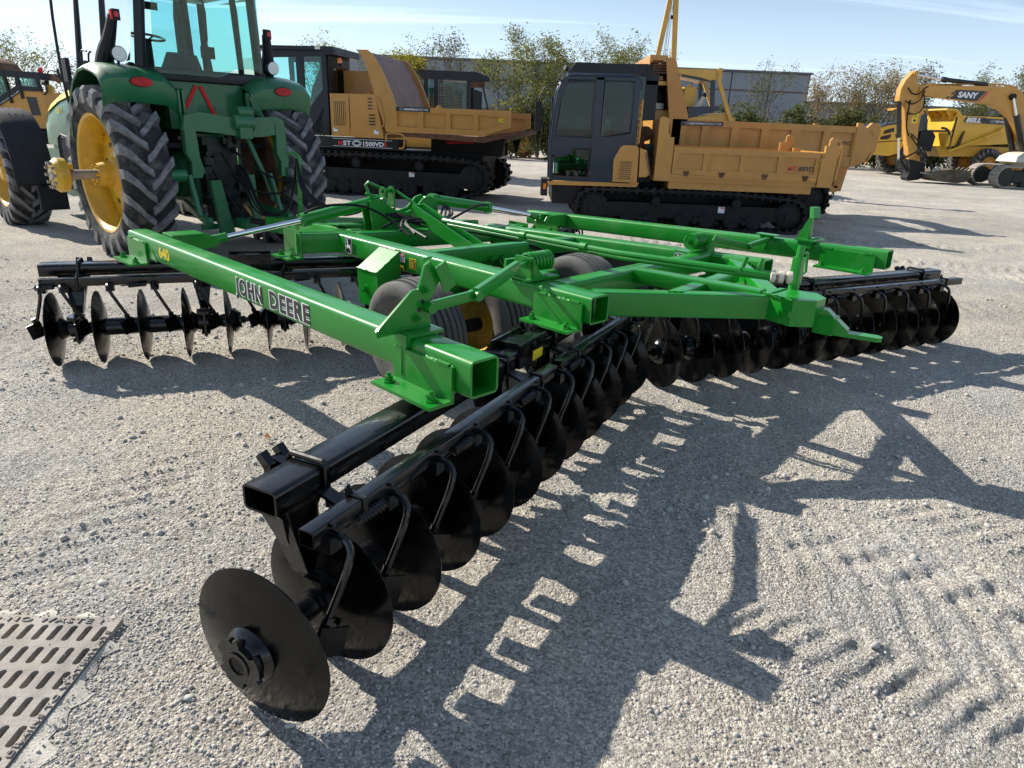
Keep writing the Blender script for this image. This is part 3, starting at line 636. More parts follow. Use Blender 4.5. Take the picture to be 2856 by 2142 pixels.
for i, (x, y, h, wd, k, lb, dn) in enumerate(TL): tree(x*.935, y, 1.69+(h-1.69)*.90, wd*.96, k, lb, dn, 100+i, .10 if x > 15 else 0)
def shrub(x, y, wx, wy, h, label, seed, mat=None, n=1500):
    r = random.Random(seed); T = thing('shrub', (x, y, 0), 0, label, 'shrub', 'shrubs of the boundary hedge'); st = MB()
    for k in range(7):
        a = r.uniform(0, 6.28); st.tube([(0, 0, 0), (wx*.25*math.cos(a), wy*.25*math.sin(a), h*.5), (wx*.4*math.cos(a), wy*.4*math.sin(a), h*.85)], [.04, .03, .012], 4)
    st.build('stems', bark, T); lf = MB(); cl = [(r.gauss(0, .30)*wx, r.gauss(0, .25)*wy, (.1+.8*r.random()**.8)*h*r.uniform(.8, 1.05), r.uniform(.28, .6)) for _ in range(26)]
    for i in range(n):
        cx, cy, cz, cr_ = r.choice(cl); d = Vector((r.gauss(0, 1), r.gauss(0, 1), r.gauss(0, 1))).normalized()*cr_*r.random()**.4*1.2; c = Vector((cx, cy, cz))+d
        if c.z < .02 or c.z > h*1.05: continue
        s_ = r.uniform(.05, .11); u = Vector((r.uniform(-1, 1), r.uniform(-1, 1), r.uniform(-1, 1))).normalized()*s_; v = u.cross(Vector((r.uniform(-1, 1), r.uniform(-1, 1), r.uniform(-1, 1)))).normalized()*s_*.7
        lf.add([c-u, c+v, c+u, c-v], [(0, 1, 2, 3)])
    lf.build('foliage', mat or LH, T)
where = ['below the leafy tree', 'left of the mirror of the slate cab', 'beside the rusty scraper bowl']
for i, (x, y) in enumerate(((-.6, 39.5), (.9, 40), (1.9, 40.5))): shrub(x, y, 1.9, 1.2, 3.3-.3*i, ('yellow green shrub ' if i == 0 else 'dark olive shrub ')+where[i], 300+i, LH2 if i == 0 else LH, 2400)
wh = ['behind the dozer roof frame', 'left of the warehouse corner', 'below the wispy tree', 'under the warehouse corner', 'right of the warehouse corner', 'below the first rusty tree', 'below the second rusty tree', 'between the rusty trees', 'above the tall dumper tail', 'right of the tall dumper tail', 'left of the excavator arm', 'behind the hauler cab', 'above the hauler bin front', 'under the excavator boom', 'right of the boom sticker', 'at the right edge of the picture']
for i in range(16): shrub(12.2+1.66*i, 46.5+(i*37 % 5)*.5, 2.1, 1.2, 2.9+(i*53 % 7)*.17, ('dark olive hedge shrub ', 'dense green hedge shrub ')[i % 2]+wh[i], 340+i, LH, 3000)
for i, x in enumerate((-37, -33.5, -30)): shrub(x, 50, 2.4, 1.4, 2.4, 'dark hedge shrub beyond the far left machine, '+('leftmost of three', 'middle of three', 'rightmost of three')[i], 380+i, LH, 1200)
# ------------------------------------------------------------------ disc harrow
H0 = thing('disc_harrow', (0.6795, 4.5385, 0), 0.7983, 'green framed disc harrow with rows of gloss black blades on the gravel', 'disc harrow')
X, Y, Z = Vector((1, 0, 0)), Vector((0, 1, 0)), Vector((0, 0, 1))
def zt(x, y):            # the right side of the frame sits a touch lower towards its front
    return -0.028*(y+.9) if x > .5 else 0.0
def gang(side, front, k0, th, n, tb_s, sb_s, tb_n, sb_n, tb_z, nout, sgn):
    """side -1/+1, front bool, k0 = outermost blade centre, th = gang angle"""
    d_in = Vector((-side*math.cos(th), (math.sin(th) if not front else -math.sin(th)), 0))
    nb = Vector((0, -1, 0)); nb = (nb-d_in*nb.dot(d_in)).normalized()       # towards the rear
    O = Vector((k0[0], k0[1], 0)); sp = .2756
    P = lambda s_, n_, z_: O+d_in*s_+nb*n_+Z*z_
    R = .254
    lab = ('front ' if front else 'rear ')+('left' if side < 0 else 'right')
    # toolbars
    brk = sp*(nout-.5)+.03
    bars = []
    for a, b in ((tb_s, brk-.05), (brk+.10, sp*(n-1)+.14)):
        t = MB().beam(P(a, tb_n, tb_z-.043), P(b, tb_n, tb_z-.043), .135, .086, .018, .008); bar = t.build('tool_bar', black, H0); bars.append(bar)
    # hinge between outer and inner bars
    hg = MB(); c = P(brk+.02, tb_n, tb_z-.045)
    for q in (-.075, .075): hg.beam(P(brk-.12, tb_n+q, tb_z-.02), P(brk+.18, tb_n+q, tb_z-.02), .012, .12)
    hg.cyl(P(brk+.02, tb_n-.10, tb_z+.01), P(brk+.02, tb_n+.10, tb_z+.01), .018, 12); hg.beam(P(brk-.06, tb_n, tb_z+.015), P(brk+.10, tb_n, tb_z+.015), .16, .02)
    hg.build('bar_hinge', black, H0)
    if not front and side < 0:
        rf = MB().prism([(-.055, 0), (.055, 0), (.058, .045), (-.052, .05)], P(brk+.04, tb_n+.10, tb_z-.06), -nb.cross(Z), Z, .003)
        rf.build('yellow_reflector', ydec, H0)
    # scraper bars + arms
    sbs = []
    for a, b in ((sb_s, brk-.03), (brk+.03, sp*(n-1)+.08)):
        t = MB().beam(P(a, sb_n, .585), P(b, sb_n, .585), .056, .056, .006, .005); sb = t.build('scraper_bar', black, H0); sbs.append((a, b, sb))
        for s_ in (a+.22, b-.18):        # straps that carry the bar from the toolbar
            u = MB(); 
            u.tube([P(s_, sb_n-.032, .55), P(s_, sb_n-.032, .617), P(s_, sb_n+.032, .617), P(s_, sb_n+.032, .55)], .009, 6)
            u.beam(P(s_, tb_n+.05, tb_z-.06), P(s_, sb_n, .553), .05, .012); u.bolt(P(s_+.0, sb_n-.03, .617), (0, 0, 1), .012, .016); u.build('bar_clamp', black, sb)
    for k in range(n):
        sk = sp*k
        sd = -1 if front else 1         # concave side along s
        par = sbs[0][2] if k < nout else sbs[1][2]
        st, sbt = sk+sd*.17, sk+sd*.045
        if front and k == 0: st = sk-.02
        a = MB()
        a.box(P(st, sb_n+.02, .545), (.05, .05, .05), rot=Matrix.Rotation(math.atan2(d_in.y, d_in.x), 3, 'Z'))
        a.tube([P(st+sd*.01, sb_n+.02, .572), P(st+sd*.005, sb_n+.085, .568), P(st-sd*.012, sb_n+.112, .525), P(sbt+sd*.03, sb_n+.072, .33)], .0112, 8, smooth=2)
        a.tube([P(sbt+sd*.045, sb_n+.078, .36), P(sbt+sd*.02, sb_n+.06, .285)], .017, 8)
        a.bolt(P(st, sb_n+.035, .60), (0, 0, 1), .006, .008)
        a.build('scraper_arm', black, par)
        ab = MB().prism([(-.05, -.045), (.035, -.07), (.055, .03), (-.03, .06)], P(sbt+sd*.035, sb_n+.085, .285), (nb*.45+d_in*sd*.9).normalized(), (Z*.95+nb*.12).normalized(), .006); ab.build('scraper_blade', blackb, par)
        if k % 2 == 1:
            g = MB(); p0, p1 = P(st-.05, sb_n+.045, .565), P(st-.16, sb_n+.03, .555); g.cyl(p0, p1, .016, 10)
            dd = (p1-p0).normalized(); uu = dd.orthogonal().normalized(); vv = dd.cross(uu)
            g.tube([p0+(p1-p0)*(t/40)+(uu*math.cos(t*1.25)+vv*math.sin(t*1.25))*.018 for t in range(41)], .0035, 5)
            g.tube([p1, p1+dd*.05], .004, 5); g.build('scraper_spring', black, par)
    # axle spools, blades, end hubs
    ax = MB(); ax.cyl(P(-.02, 0, R), P(sp*(nout-1)+.07, 0, R), .028, 16); ax.cyl(P(sp*nout-.08, 0, R), P(sp*(n-1)+.05, 0, R), .028, 16)
    axle = ax.build('gang_axle', black, H0)
    # blades
    for k in range(n):
        p = P(sp*k, 0, R)
        if not front and side < 0 and k == 0: p = P(-.012, 0, R)
        sd = -1 if front else 1          # direction of the hollow side along d_in
        Xb = d_in*sd
        up = Z; Yb = up.cross(Xb).normalized(); rot = rnd.uniform(0, 6.28)
        Yr, Zr = Yb*math.cos(rot)+up*math.sin(rot), up*math.cos(rot)-Yb*math.sin(rot)
        inst(BLADE, 'disc_blade', H0, frame4(p, Xb, Yr, Zr))
    hangers = [.92*sp if not front and side < 0 else .5*sp, (nout-1.55)*sp, (nout+.45)*sp, (n-1.55)*sp]
    for k in range(n-1):
        if k == nout-1: continue
        s0 = sp*k; s1 = s0+sp; m_ = MB(); hb = any(s0 < h_ < s1 for h_ in hangers)
        if hb:
            c = [h_ for h_ in hangers if s0 < h_ < s1][0]
            m_.lathe(P(s0+.02, 0, R), d_in, [(0, .085), (.012, .088), (.05, .06), (.085, .036), (sp-.09, .036), (sp-.05, .05), (sp-.03, .05)], 24)
            m_.cyl(P(c-.045, 0, R), P(c+.045, 0, R), .06, 20); m_.cyl(P(c-.06, 0, R), P(c+.06, 0, R), .048, 20)
        else: m_.lathe(P(s0+.015, 0, R), d_in, [(0, .07), (.015, .072), (.02, .062), (sp-.05, .058), (sp-.045, .07), (sp-.03, .07)], 28)
        m_.build('spool', black, axle)
    for s_, q, outer in ((-.0, -1, True), (sp*(nout-1), 1, False), (sp*nout, -1, False), (sp*(n-1), 1, False)):
        m_ = MB(); base = .05 if ((not front) and q < 0) or (front and q > 0) else .0
        a0 = P(s_+q*(base-.008 if base else .0), 0, R); dq = d_in*q; U2 = Z.cross(dq).normalized()
        m_.lathe(a0, dq, [(0, .088), (.010, .090), (.020, .084), (.034, .070), (.040, .062)], 32)
        pl = []
        for i in range(60):
            t = 2*math.pi*i/60; rr_ = .082 if math.cos(3*t) > -.35 else .060
            if abs(math.sin(1.5*t+.5)) < .10: rr_ -= .012
            pl.append((rr_*math.cos(t), rr_*math.sin(t)))
        if not front and outer and side < 0:
            m_.prism(pl, a0+dq*.040, U2, Z, .016, N=dq); m_.lathe(a0+dq*.056, dq, [(0, .042), (.004, .042), (.004, .030), (-.012, .028), (-.012, .001)], 28)
        else:
            m_.cyl(a0+dq*.04, a0+dq*.055, .06, 24); m_.cyl(a0+dq*.055, a0+dq*.085, .030, 6); m_.cyl(a0+dq*.08, a0+dq*.11, .017, 12)
        m_.build('end_hub', black, axle)
    # hangers: tapered twin plates from toolbar to bearing
    for c in hangers:
        m_ = MB(); nn = nb
        poly_t = [(-.06, 0), (.06, 0), (.028, -.34), (-.028, -.34)]
        top = P(c, tb_n, tb_z-.09)
        vs = []
        prof = [(tb_n, tb_z-.088, .20, .11), (tb_n+.01, tb_z-.105, .17, .09), (tb_n+.01, tb_z-.20, .11, .05), (tb_n*.8, .38, .06, .03), (-.04 if not front else .0, .315, .055, .03)]
        for (na, za, wa, ta), (nb_, zb, wb, tb_) in zip(prof[:-1], prof[1:]):
            q = []
            for n_, z_, w_, t_ in ((na, za, wa, ta), (nb_, zb, wb, tb_)):
                q += [P(c-w_/2, n_-t_/2, z_), P(c+w_/2, n_-t_/2, z_), P(c+w_/2, n_+t_/2, z_), P(c-w_/2, n_+t_/2, z_)]
            m_.add(q, [(0, 1, 5, 4), (1, 2, 6, 5), (2, 3, 7, 6), (3, 0, 4, 7), (3, 2, 1, 0), (4, 5, 6, 7)])
        for q in (-1, 1):     # side webs
            w = .055
            m_.add([P(c+q*.07, tb_n-.055, tb_z-.09), P(c+q*.07, tb_n+.055, tb_z-.09), P(c+q*.028, tb_n*.6+.04, .33), P(c+q*.028, tb_n*.6-.03, .33),
                    P(c+q*.062, tb_n-.055, tb_z-.09), P(c+q*.062, tb_n+.055, tb_z-.09), P(c+q*.02, tb_n*.6+.04, .33), P(c+q*.02, tb_n*.6-.03, .33)],
                   [(0, 1, 2, 3), (7, 6, 5, 4), (0, 4, 5, 1), (1, 5, 6, 2), (2, 6, 7, 3), (3, 7, 4, 0)])
        m_.box(P(c, 0, R+.075), (.10, .07, .03), rot=Matrix.Rotation(math.atan2(d_in.y, d_in.x), 3, 'Z'))
        for q in (-.062, .062): m_.beam(P(c, q, R+.095), P(c, q, R-.075), .05, .014, up=tuple(d_in))
        m_.beam(P(c, -.07, R-.07), P(c, .07, R-.07), .06, .014); m_.beam(P(c, -.07, R+.085), P(c, .07, R+.085), .06, .016); m_.bolt(P(c+.0, .045, R-.075), (0, 0, -1), .012, .016)
        m_.build('bearing_hanger', black, H0)
        # U clamp over the toolbar
        u = MB(); q = .078; zt_ = tb_z+.008
        uc = c+(.09 if not front and side < 0 else .04); u.tube([P(uc, tb_n-q, tb_z-.12), P(uc, tb_n-q, zt_-.01), P(uc, tb_n-q+.012, zt_+.006), P(uc, tb_n+q-.012, zt_+.006), P(uc, tb_n+q, zt_-.01), P(uc, tb_n+q, tb_z-.14)], .011, 8)
        u.beam(P(uc, tb_n-q-.0, tb_z-.045), P(uc, tb_n-q-.07, tb_z-.03), .035, .03); u.beam(P(uc-.035, tb_n-q-.05, tb_z-.04), P(uc-.035, tb_n-q-.085, tb_z-.0), .03, .03); u.beam(P(uc+.035, tb_n-q-.05, tb_z-.04), P(uc+.035, tb_n-q-.085, tb_z-.0), .03, .03); u.beam(P(uc-.05, tb_n-q-.05, tb_z-.04), P(uc+.05, tb_n-q-.05, tb_z-.04), .03, .03)
        u.build('u_clamp', black, H0)
    return P, d_in, nb
# blade: shallow dish, hollow towards +X
bl = MB(); pr = []
Rb, dep = .254, .044
for i in range(13):
    r = Rb*i/12; pr.append((-dep*(1-(r/Rb)**2) if r > .05 else -dep*(1-(.05/Rb)**2), max(r, 0.0001)))
pr2 = [(x+.0055, r-.002 if r > .25 else r) for x, r in reversed(pr)]
bl.lathe((0, 0, 0), (1, 0, 0), pr+pr2, 72)
BLADE = bl.mesh('disc_blade', blackb, 40)
RLg = gang(-1, False, (-3.081, -1.095), R_(17.96), 12, .14, .10, -.12, .095, .665, 7, 1)
RRg = gang(1, False, (3.128, -1.184), R_(18.24), 12, -.08, -.12, -.12, .095, .650, 7, 1)
FLg = gang(-1, True, (-2.733, 2.703), R_(24.37), 11, -.065, -.03, -.20, .02, .675, 5, 1)
FRg = gang(1, True, (2.733, 2.703), R_(24.37), 11, -.065, -.03, -.20, .02, .61, 5, 1)

# main frame beams
BW, BH = .142, .148
def fbeam(name, a, b, w=BW, h=BH, wall=.010, r=.02, label=None):
    return MB().beam(a, b, w, h, r, wall).build(name, green, H0, label)
b1 = fbeam('wing_beam', (-2.10, -.954, .812), (-2.10, 2.74, .812), label='left wing beam with black lettering')
b2 = fbeam('main_beam', (-.890, -.544, .797), (-.862, 1.98, .797), .155, .15)
b3 = fbeam('wing_beam', (2.20, -1.007, .822), (2.20, 2.90, .712), label='right wing beam without lettering')
b4 = fbeam('main_beam', (.985, -.583, .805), (.985, 2.30, .705))
# front outriggers of the main beams
for sx in (-1, 1):
    dz = 0 if sx < 0 else -.10
    arm = MB().beam((sx*.80, 1.99, .800+dz), (sx*1.21, 2.13, .805+dz), .17, .15, .012).build('outrigger', green, H0)
    pl = MB(); pl.beam((sx*1.215, 2.01, .80+dz), (sx*1.215, 2.27, .80+dz), .012, .20)
    pl.beam((sx*1.27, 2.01, .70+dz), (sx*1.27, 2.27, .70+dz), .13, .014); pl.bolt((sx*1.28, 2.05, .707+dz)); pl.bolt((sx*1.28, 2.22, .707+dz)); pl.build('mounting_angle', green, arm)
    MB().beam((sx*.93, 2.04, .879+dz), (sx*1.16, 2.13, .881+dz), .10, .008).build('wear_plate', green, arm)
def foot(y0, y1, x, z, parent, side=-1):
    """angle iron bolted to the black bar below"""
    m = MB(); m.bb(x+side*.004, x+side*.018, y0, y1, z-.055, z+.085); m.bb(x+side*.004, x+side*.125, y0, y1, z-.062, z-.048)
    m.bb(x+side*.003, x+side*.020, y0+.02, y0+.09, z+.083, z+.093); m.bb(x+side*.003, x+side*.020, y1-.09, y1-.02, z+.083, z+.093)
    for yy in (y0+.05, y1-.05): m.bolt((x+side*.075, yy, z-.048), (0, 0, 1), .017, .022)
    f = m.build('mounting_angle', green, parent); return f
foot(-.87, -.50, -2.171, .76, b1); foot(2.36, 2.72, -2.171, .76, b1)
foot(-.50, -.15, -.968, .745, b2); foot(-.93, -.50, 2.129, .765, b3); foot(-.50, -.15, .914, .76, b4); foot(2.40, 2.76, 2.129, .66, b3)
MB().prism([(-.09, 0), (.09, 0), (.0, .075)], (-2.172, 2.28, .745), (0, 1, 0), (0, 0, 1), .002, N=(-1, 0, 0)).build('gusset', green, b1)
# lettering on the left beam (faces -X): reading direction runs to the rear
Ur, Wr = Vector((0, -1, 0)), Vector((0, 0, 1))
def outlined(s, name, o, h, m1, m2, par, width, bold=.035):
    o = Vector(o)
    lettering(s, name+'_outline', par, o+Vector((-.0008, 0, 0)), Ur, Wr, h, m2, bold=bold+.045, space=1.16, th=.0006, width=width+.006)
    lettering(s, name, par, o+Vector((-.0018, -.003, 0)), Ur, Wr, h, m1, bold=bold, space=1.16, th=.0006, width=width)
outlined('JOHN', 'beam_lettering', (-2.1715, .985, .768), .088, bdec, white, b1, .315)
outlined('DEERE', 'beam_lettering', (-2.1715, .600, .768), .088, bdec, white, b1, .40)
lettering('640', 'model_number', b1, (-2.1722, 2.15, .785), Ur, Wr, .072, ydec, bold=.035, th=.0006, width=.185)
# leaping deer emblem
def deer(par, o, U, W, h):
    o, U, W = Vector(o), Vector(U), Vector(W); N = U.cross(W).normalized(); w_ = h*.78
    def rr(a, b, r):
        q = []
        for cx, cy, t0 in ((a-r, -b+r, -90), (a-r, b-r, 0), (-a+r, b-r, 90), (-a+r, -b+r, 180)):
            for i in range(5): t = R_(t0+22.5*i); q.append((cx+r*math.cos(t), cy+r*math.sin(t)))
        return q
    e = MB().prism(rr(w_/2, h/2, h*.17), o, U, W, .0008).build('deer_emblem', white, par)
    MB().prism(rr(w_/2-h*.035, h/2-h*.035, h*.14), o+N*.0009, U, W, .0006).build('emblem_field', bdec, e)
    body = [(-.33, -.05), (-.20, .0), (-.12, .02), (-.12, .12), (-.18, .20), (-.22, .22), (-.20, .25), (-.14, .26), (-.17, .33), (-.26, .40), (-.24, .42), (-.15, .35), (-.14, .42), (-.11, .42), (-.11, .34), (-.06, .42), (-.03, .40), (-.08, .30), (-.05, .25), (-.04, .12), (.06, .04), (.16, .0), (.21, .10), (.24, .09), (.23, -.02), (.22, -.12),
            (.27, -.26), (.33, -.40), (.29, -.41), (.21, -.27), (.13, -.18), (.04, -.13), (-.06, -.13), (-.10, -.16), (-.20, -.22), (-.24, -.20), (-.15, -.11), (-.19, -.07), (-.31, -.10)]
    MB().prism([(a*h, b*h) for a, b in body], o+N*.0017, U, W, .0006).build('deer', white, e)
deer(b2, (-.952, 1.79, .805), Ur, Wr, .115)
deer(b4, (.912, .10, .775), Ur, Wr, .11)
# warning stickers
d = decal(b2, (-.969, 1.20, .795), Ur, Wr, .135, .062, white, 'danger_sticker'); decal(d, (-.9705, 1.165, .830), Ur, Wr, .100, .026, redd, 'red_band')
lettering('DANGER', 'lettering', d, (-.9722, 1.140, .836), Ur, Wr, .013, white, bold=.03, width=.062)
for i in range(5): decal(d, (-.9705, 1.158, .822-.006*i), Ur, Wr, .085-.01*(i % 2), .0022, redd if i > 2 else bdec, 'print_line')
t_ = MB().tube([(-.971, 1.19, .80), (-.971, 1.18, .83), (-.971, 1.185, .85)], .0025, 5); t_.tube([(-.971, 1.18, .83), (-.971, 1.172, .805)], .002, 5); t_.build('pictogram', bdec, d)
d = decal(b2, (-.969, 1.015, .765), Ur, Wr, .070, .070, ydec, 'important_sticker'); decal(d, (-.9705, 1.010, .769), Ur, Wr, .060, .048, bdec, 'black_panel')
lettering('IMPORTANT', 'lettering', d, (-.9706, 1.008, .8215), Ur, Wr, .009, bdec, bold=.03, width=.055)
for i in range(5): decal(d, (-.9722, 1.004, .776+.008*i), Ur, Wr, .048-.008*(i % 2), .0018, ydec, 'print_line')
d = decal(b2, (-.969, 1.135, .738), Ur, Wr, .055, .035, ydec, 'caution_sticker'); decal(d, (-.9705, 1.13, .741), Ur, Wr, .045, .012, bdec, 'black_panel')
# cross members between the main beams
fbeam('cross_member', (-.83, -.20, .812), (.95, -.10, .800), .13, .13)
fbeam('cross_member', (-.80, 2.05, .79), (.95, 2.10, .72), .15, .14)
fbeam('cross_member', (-.82, 1.20, .77), (.93, 1.20, .745), .12, .12)
# rear hitch triangle
ht = MB().beam((-.80, -.42, .800), (.02, -1.13, .800), .095, .135, .008); ht = ht.build('hitch_bar', green, H0)
h2 = MB().beam((.93, -.36, .790), (.06, -1.06, .795), .10, .13, .008).build('hitch_bar', green, H0)
MB().beam((-.10, -.22, .835), (-.03, -1.03, .838), .10, .09, .008).build('hitch_bar', green, H0)
MB().beam((-.46, -.72, .836), (.44, -.60, .830), .085, .07, .008).build('hitch_tie', green, H0)
hb = MB(); hb.prism([(-.10, .02), (.10, .02), (.15, -.17), (.06, -.26), (-.06, -.26), (-.15, -.17)], (.02, -1.08, .735), (1, 0, 0), (0, 1, 0), .145); hb.cyl((-.11, -1.24, .80), (-.13, -1.25, .80), .017, 12); hb.build('hitch_block', green, H0)
tg = MB(); tg.prism([(-.045, 0), (.045, 0), (.04, -.10), (-.04, -.10)], (.04, -1.33, .70), (1, 0, 0), (0, 1, 0), .10)
tg.prism([(0, .70), (0, .83), (.05, .83), (.17, .735), (.17, .70)], (.0, -1.335, 0), (.25, -.968, 0), (0, 0, 1), .08, N=(.968, .25, 0))
tg.prism([(.14, -.035), (.30, -.035), (.32, -.015), (.32, .02), (.30, .04), (.14, .04)], (.04, -1.34, .700), (.25, -.968, 0), (.968, .25, 0), .022); tg.build('hitch_tongue', green, H0)
# jack on the hitch
jk = MB(); jx, jy = .16, -1.12
jk.cyl((jx, jy, .86), (jx, jy, .93), .030, 16); jk.beam((jx, jy, .91), (jx+.005, jy, 1.06), .055, .062, .006, up=(1, 0, 0)); jk.tube([(jx, jy, 1.05), (jx+.003, jy, 1.10), (jx+.006, jy, 1.125)], .020, 10)
jk.build('jack_post', green, H0)
MB().tube([(jx-.02, jy+.0, 1.085), (jx+.05, jy-.02, 1.085), (jx+.062, jy-.02, 1.078), (jx+.066, jy-.025, .975), (jx+.05, jy-.02, .965), (jx+.03, jy, .965)], .0075, 8).build('jack_handle', green, H0)
# levelling rods with their hand screw
lr = MB().tube([(-.36, 1.40, 1.00), (-.36, -.22, 1.00), (-.20, -.96, 1.00)], .018, 10).build('levelling_rod', green, H0)
MB().tube([(-.31, 1.40, .965), (-.31, -.25, .965), (-.17, -.95, .975)], .014, 10).build('levelling_rod', green, H0)
for yy in (.55, .02):
    MB().cyl((-.36, yy-.025, 1.0), (-.36, yy+.025, 1.0), .028, 14).build('rod_collar', green, lr)
sc_ = MB(); sc_.cyl((-.205, -.93, .99), (-.12, -1.12, .985), .026, 12); 
for t in (-.03, .05): sc_.tube([(-.17+t*.3, -.98-t, .99), (-.16+t*.3, -1.0-t, 1.075)], .013, 8)
sc_.build('hand_screw', green, lr)
cr_ = MB()
for i in range(3): cr_.lathe((-.135+.025*i, -1.10-.035*i, .985), (.5, -.86, 0), [(0, .022), (.004, .033), (.026, .033), (.03, .022)], 16)
cr_.build('rubber_boot', cream, lr)
# coil springs with brackets on the main beams
def coil(xa, xb, y0, z, xbr, sg):
    b = MB(); b.bb(min(xa, xbr)-.02, max(xb, xbr)+.02, y0-.09, y0+.11, z-.085, z-.073)
    b.prism([(-.085, -.075), (.09, -.075), (.05, .045), (-.085, .045)], (xbr, y0, z), (0, 1, 0), (0, 0, 1), .012, N=(1, 0, 0)); b.prism([(0, -.075), (.10*-sg, -.075), (0, .045)], (xbr, y0-.085, z), (1, 0, 0), (0, 0, 1), .010, N=(0, 1, 0)); b.bb(xbr-.05, xbr+.05, y0+.07, y0+.09, z-.075, z+.02)
    b = b.build('spring_bracket', green, H0)
    s_ = MB(); n_ = 90; s_.tube([(xa+(xb-xa)*t/n_, y0+.046*math.cos(t*.42), z+.004+.046*math.sin(t*.42)) for t in range(n_+1)], .0115, 7)
    xe = xb if sg < 0 else xa
    s_.cyl((xa-.02, y0, z+.004), (xb+.02, y0, z+.004), .012, 10); s_.cyl((xe-.006, y0, z+.004), (xe+.006, y0, z+.004), .058, 22); s_.bolt((xe, y0, z+.004), (1 if sg < 0 else -1, 0, 0), .018, .024)
    s_.build('coil_spring', green, b)
coil(-.93, -.76, -.03, .965, -.97, -1); coil(.79, .97, -.05, .945, 1.0, 1)
# folding links from the springs to the wing beams
def link(name, a, b, w_, h_):
    m = MB().beam(a, b, w_, h_, .004); m.cyl(Vector(b)+V3(0, -.03, 0), Vector(b)+V3(0, .03, 0), .022, 12); return m.build(name, green, H0)
link('wing_link', (-1.18, -.20, 1.0), (-1.74, -.50, .985), .028, .062); link('wing_link', (-1.72, -.49, .985), (-2.04, -.545, .985), .022, .045)
MB().tube([(-.96, -.06, .975), (-1.06, -.12, .985), (-1.20, -.21, 1.0)], .013, 8).bolt((-.985, -.08, .975), (1, .4, 0), .02, .02).build('link_bolt', green, H0)
link('wing_link', (1.03, -.06, .955), (1.60, -.11, .845), .028, .055); link('wing_link', (1.58, -.11, .85), (2.12, -.05, .865), .028, .04)
# bracket plates on the left wing beam
pb = MB(); T_ = [(-.15, -.03), (.115, -.03), (.115, .085), (.170, .170), (.118, .245), (.088, .23), (.055, .138), (.022, .134), (-.15, -.005)]
pb.prism(T_, (-2.135, -.52, .925), (1, 0, 0), (0, 0, 1), .012); pb.build('link_plate', green, b1)
pb = MB().prism([(-.03, 0), (.03, 0), (.03, .012), (-.03, .012)], (-2.03, -.53, 1.178), (1, .3, 0), (0, 1, 0), .008); pb.beam((-1.985, -.55, 1.155), (-1.93, -.55, 1.05), .06, .014, up=(0, 1, 0)); pb.build('plate_lip', green, b1)
for (u_, v_) in ((.09, .130), (.045, -.0+.02)):
    MB().bolt((-2.135+u_, -.532, .925+v_), (0, -1, 0), .014, .018).build('bolt', green, b1)
for (u_, v_) in ((.075, .085), (.058, .052)):
    MB().cyl((-2.135+u_, -.5335, .925+v_), (-2.135+u_, -.531, .925+v_), .010, 12).build('bolt_hole', bdec, b1)
# strap round the left wing beam and its top cap
st = MB(); q = .082
st.tube([(-2.10-q, -.56, .895), (-2.10-q, -.56, .735), (-2.10-q+.02, -.56, .722), (-2.10+q-.02, -.56, .722), (-2.10+q, -.56, .735), (-2.10+q, -.56, .895)], .012, 8); st.bb(-2.195, -2.005, -.60, -.46, .888, .902); st.bb(-2.195, -2.172, -.60, -.52, .855, .888); st.build('beam_strap', green, b1)
st = MB(); st.tube([(2.20-q, -.36, .88), (2.20-q, -.36, .73), (2.20+q, -.36, .73), (2.20+q, -.36, .88)], .012, 8); st.bb(2.09, 2.31, -.44, -.28, .885, .900); st.bb(2.10, 2.13, -.42, -.30, .83, .885); st.build('beam_strap', green, b3)
# upright hole-strip post on the right wing beam
po = MB(); po.prism([(-.03, 0), (.05, 0), (.02, .20), (-.02, .20)], (2.16, -.36, .90), (1, 0, 0), (0, 0, 1), .010); po.prism([(-.02, 0), (.09, 0), (.0, .2)], (2.135, -.36, .90), (0, 1, 0), (0, 0, 1), .010, N=(1, 0, 0))
po.tube([(2.12, -.40, .905), (2.33, -.40, .905)], .008, 6); po.build('stop_post', green, b3)
cp = MB(); cp.tube([(2.15, -.44, 1.075), (2.15, -.43, 1.10), (2.155, -.42, 1.115)], .001, 4); cp = MB(); cp.prism([(-.05, 0), (.05, 0), (.058, .09), (-.042, .09)], (2.16, -.40, 1.075), (.98, -.17, 0), (.1, .25, .96), .035, N=(.17, .98, 0)); cp.build('post_cap', green, b3)
for i in range(5): MB().cyl((2.168, -.3715, .935+.035*i), (2.168, -.3695, .935+.035*i), .011 if i % 2 == 0 else .006, 10).build('bolt_hole', bdec, b3)
# gusset under the right hand link
MB().prism([(0, 0), (.10, 0), (.055, -.13), (.04, -.13)], (2.125, -.05, .895), (0, 1, 0), (0, 0, 1), .010, N=(-1, 0, 0)).build('gusset', green, b3)
MB().bb(2.06, 2.15, -.12, .06, .893, .903).build('link_lug', green, b3)
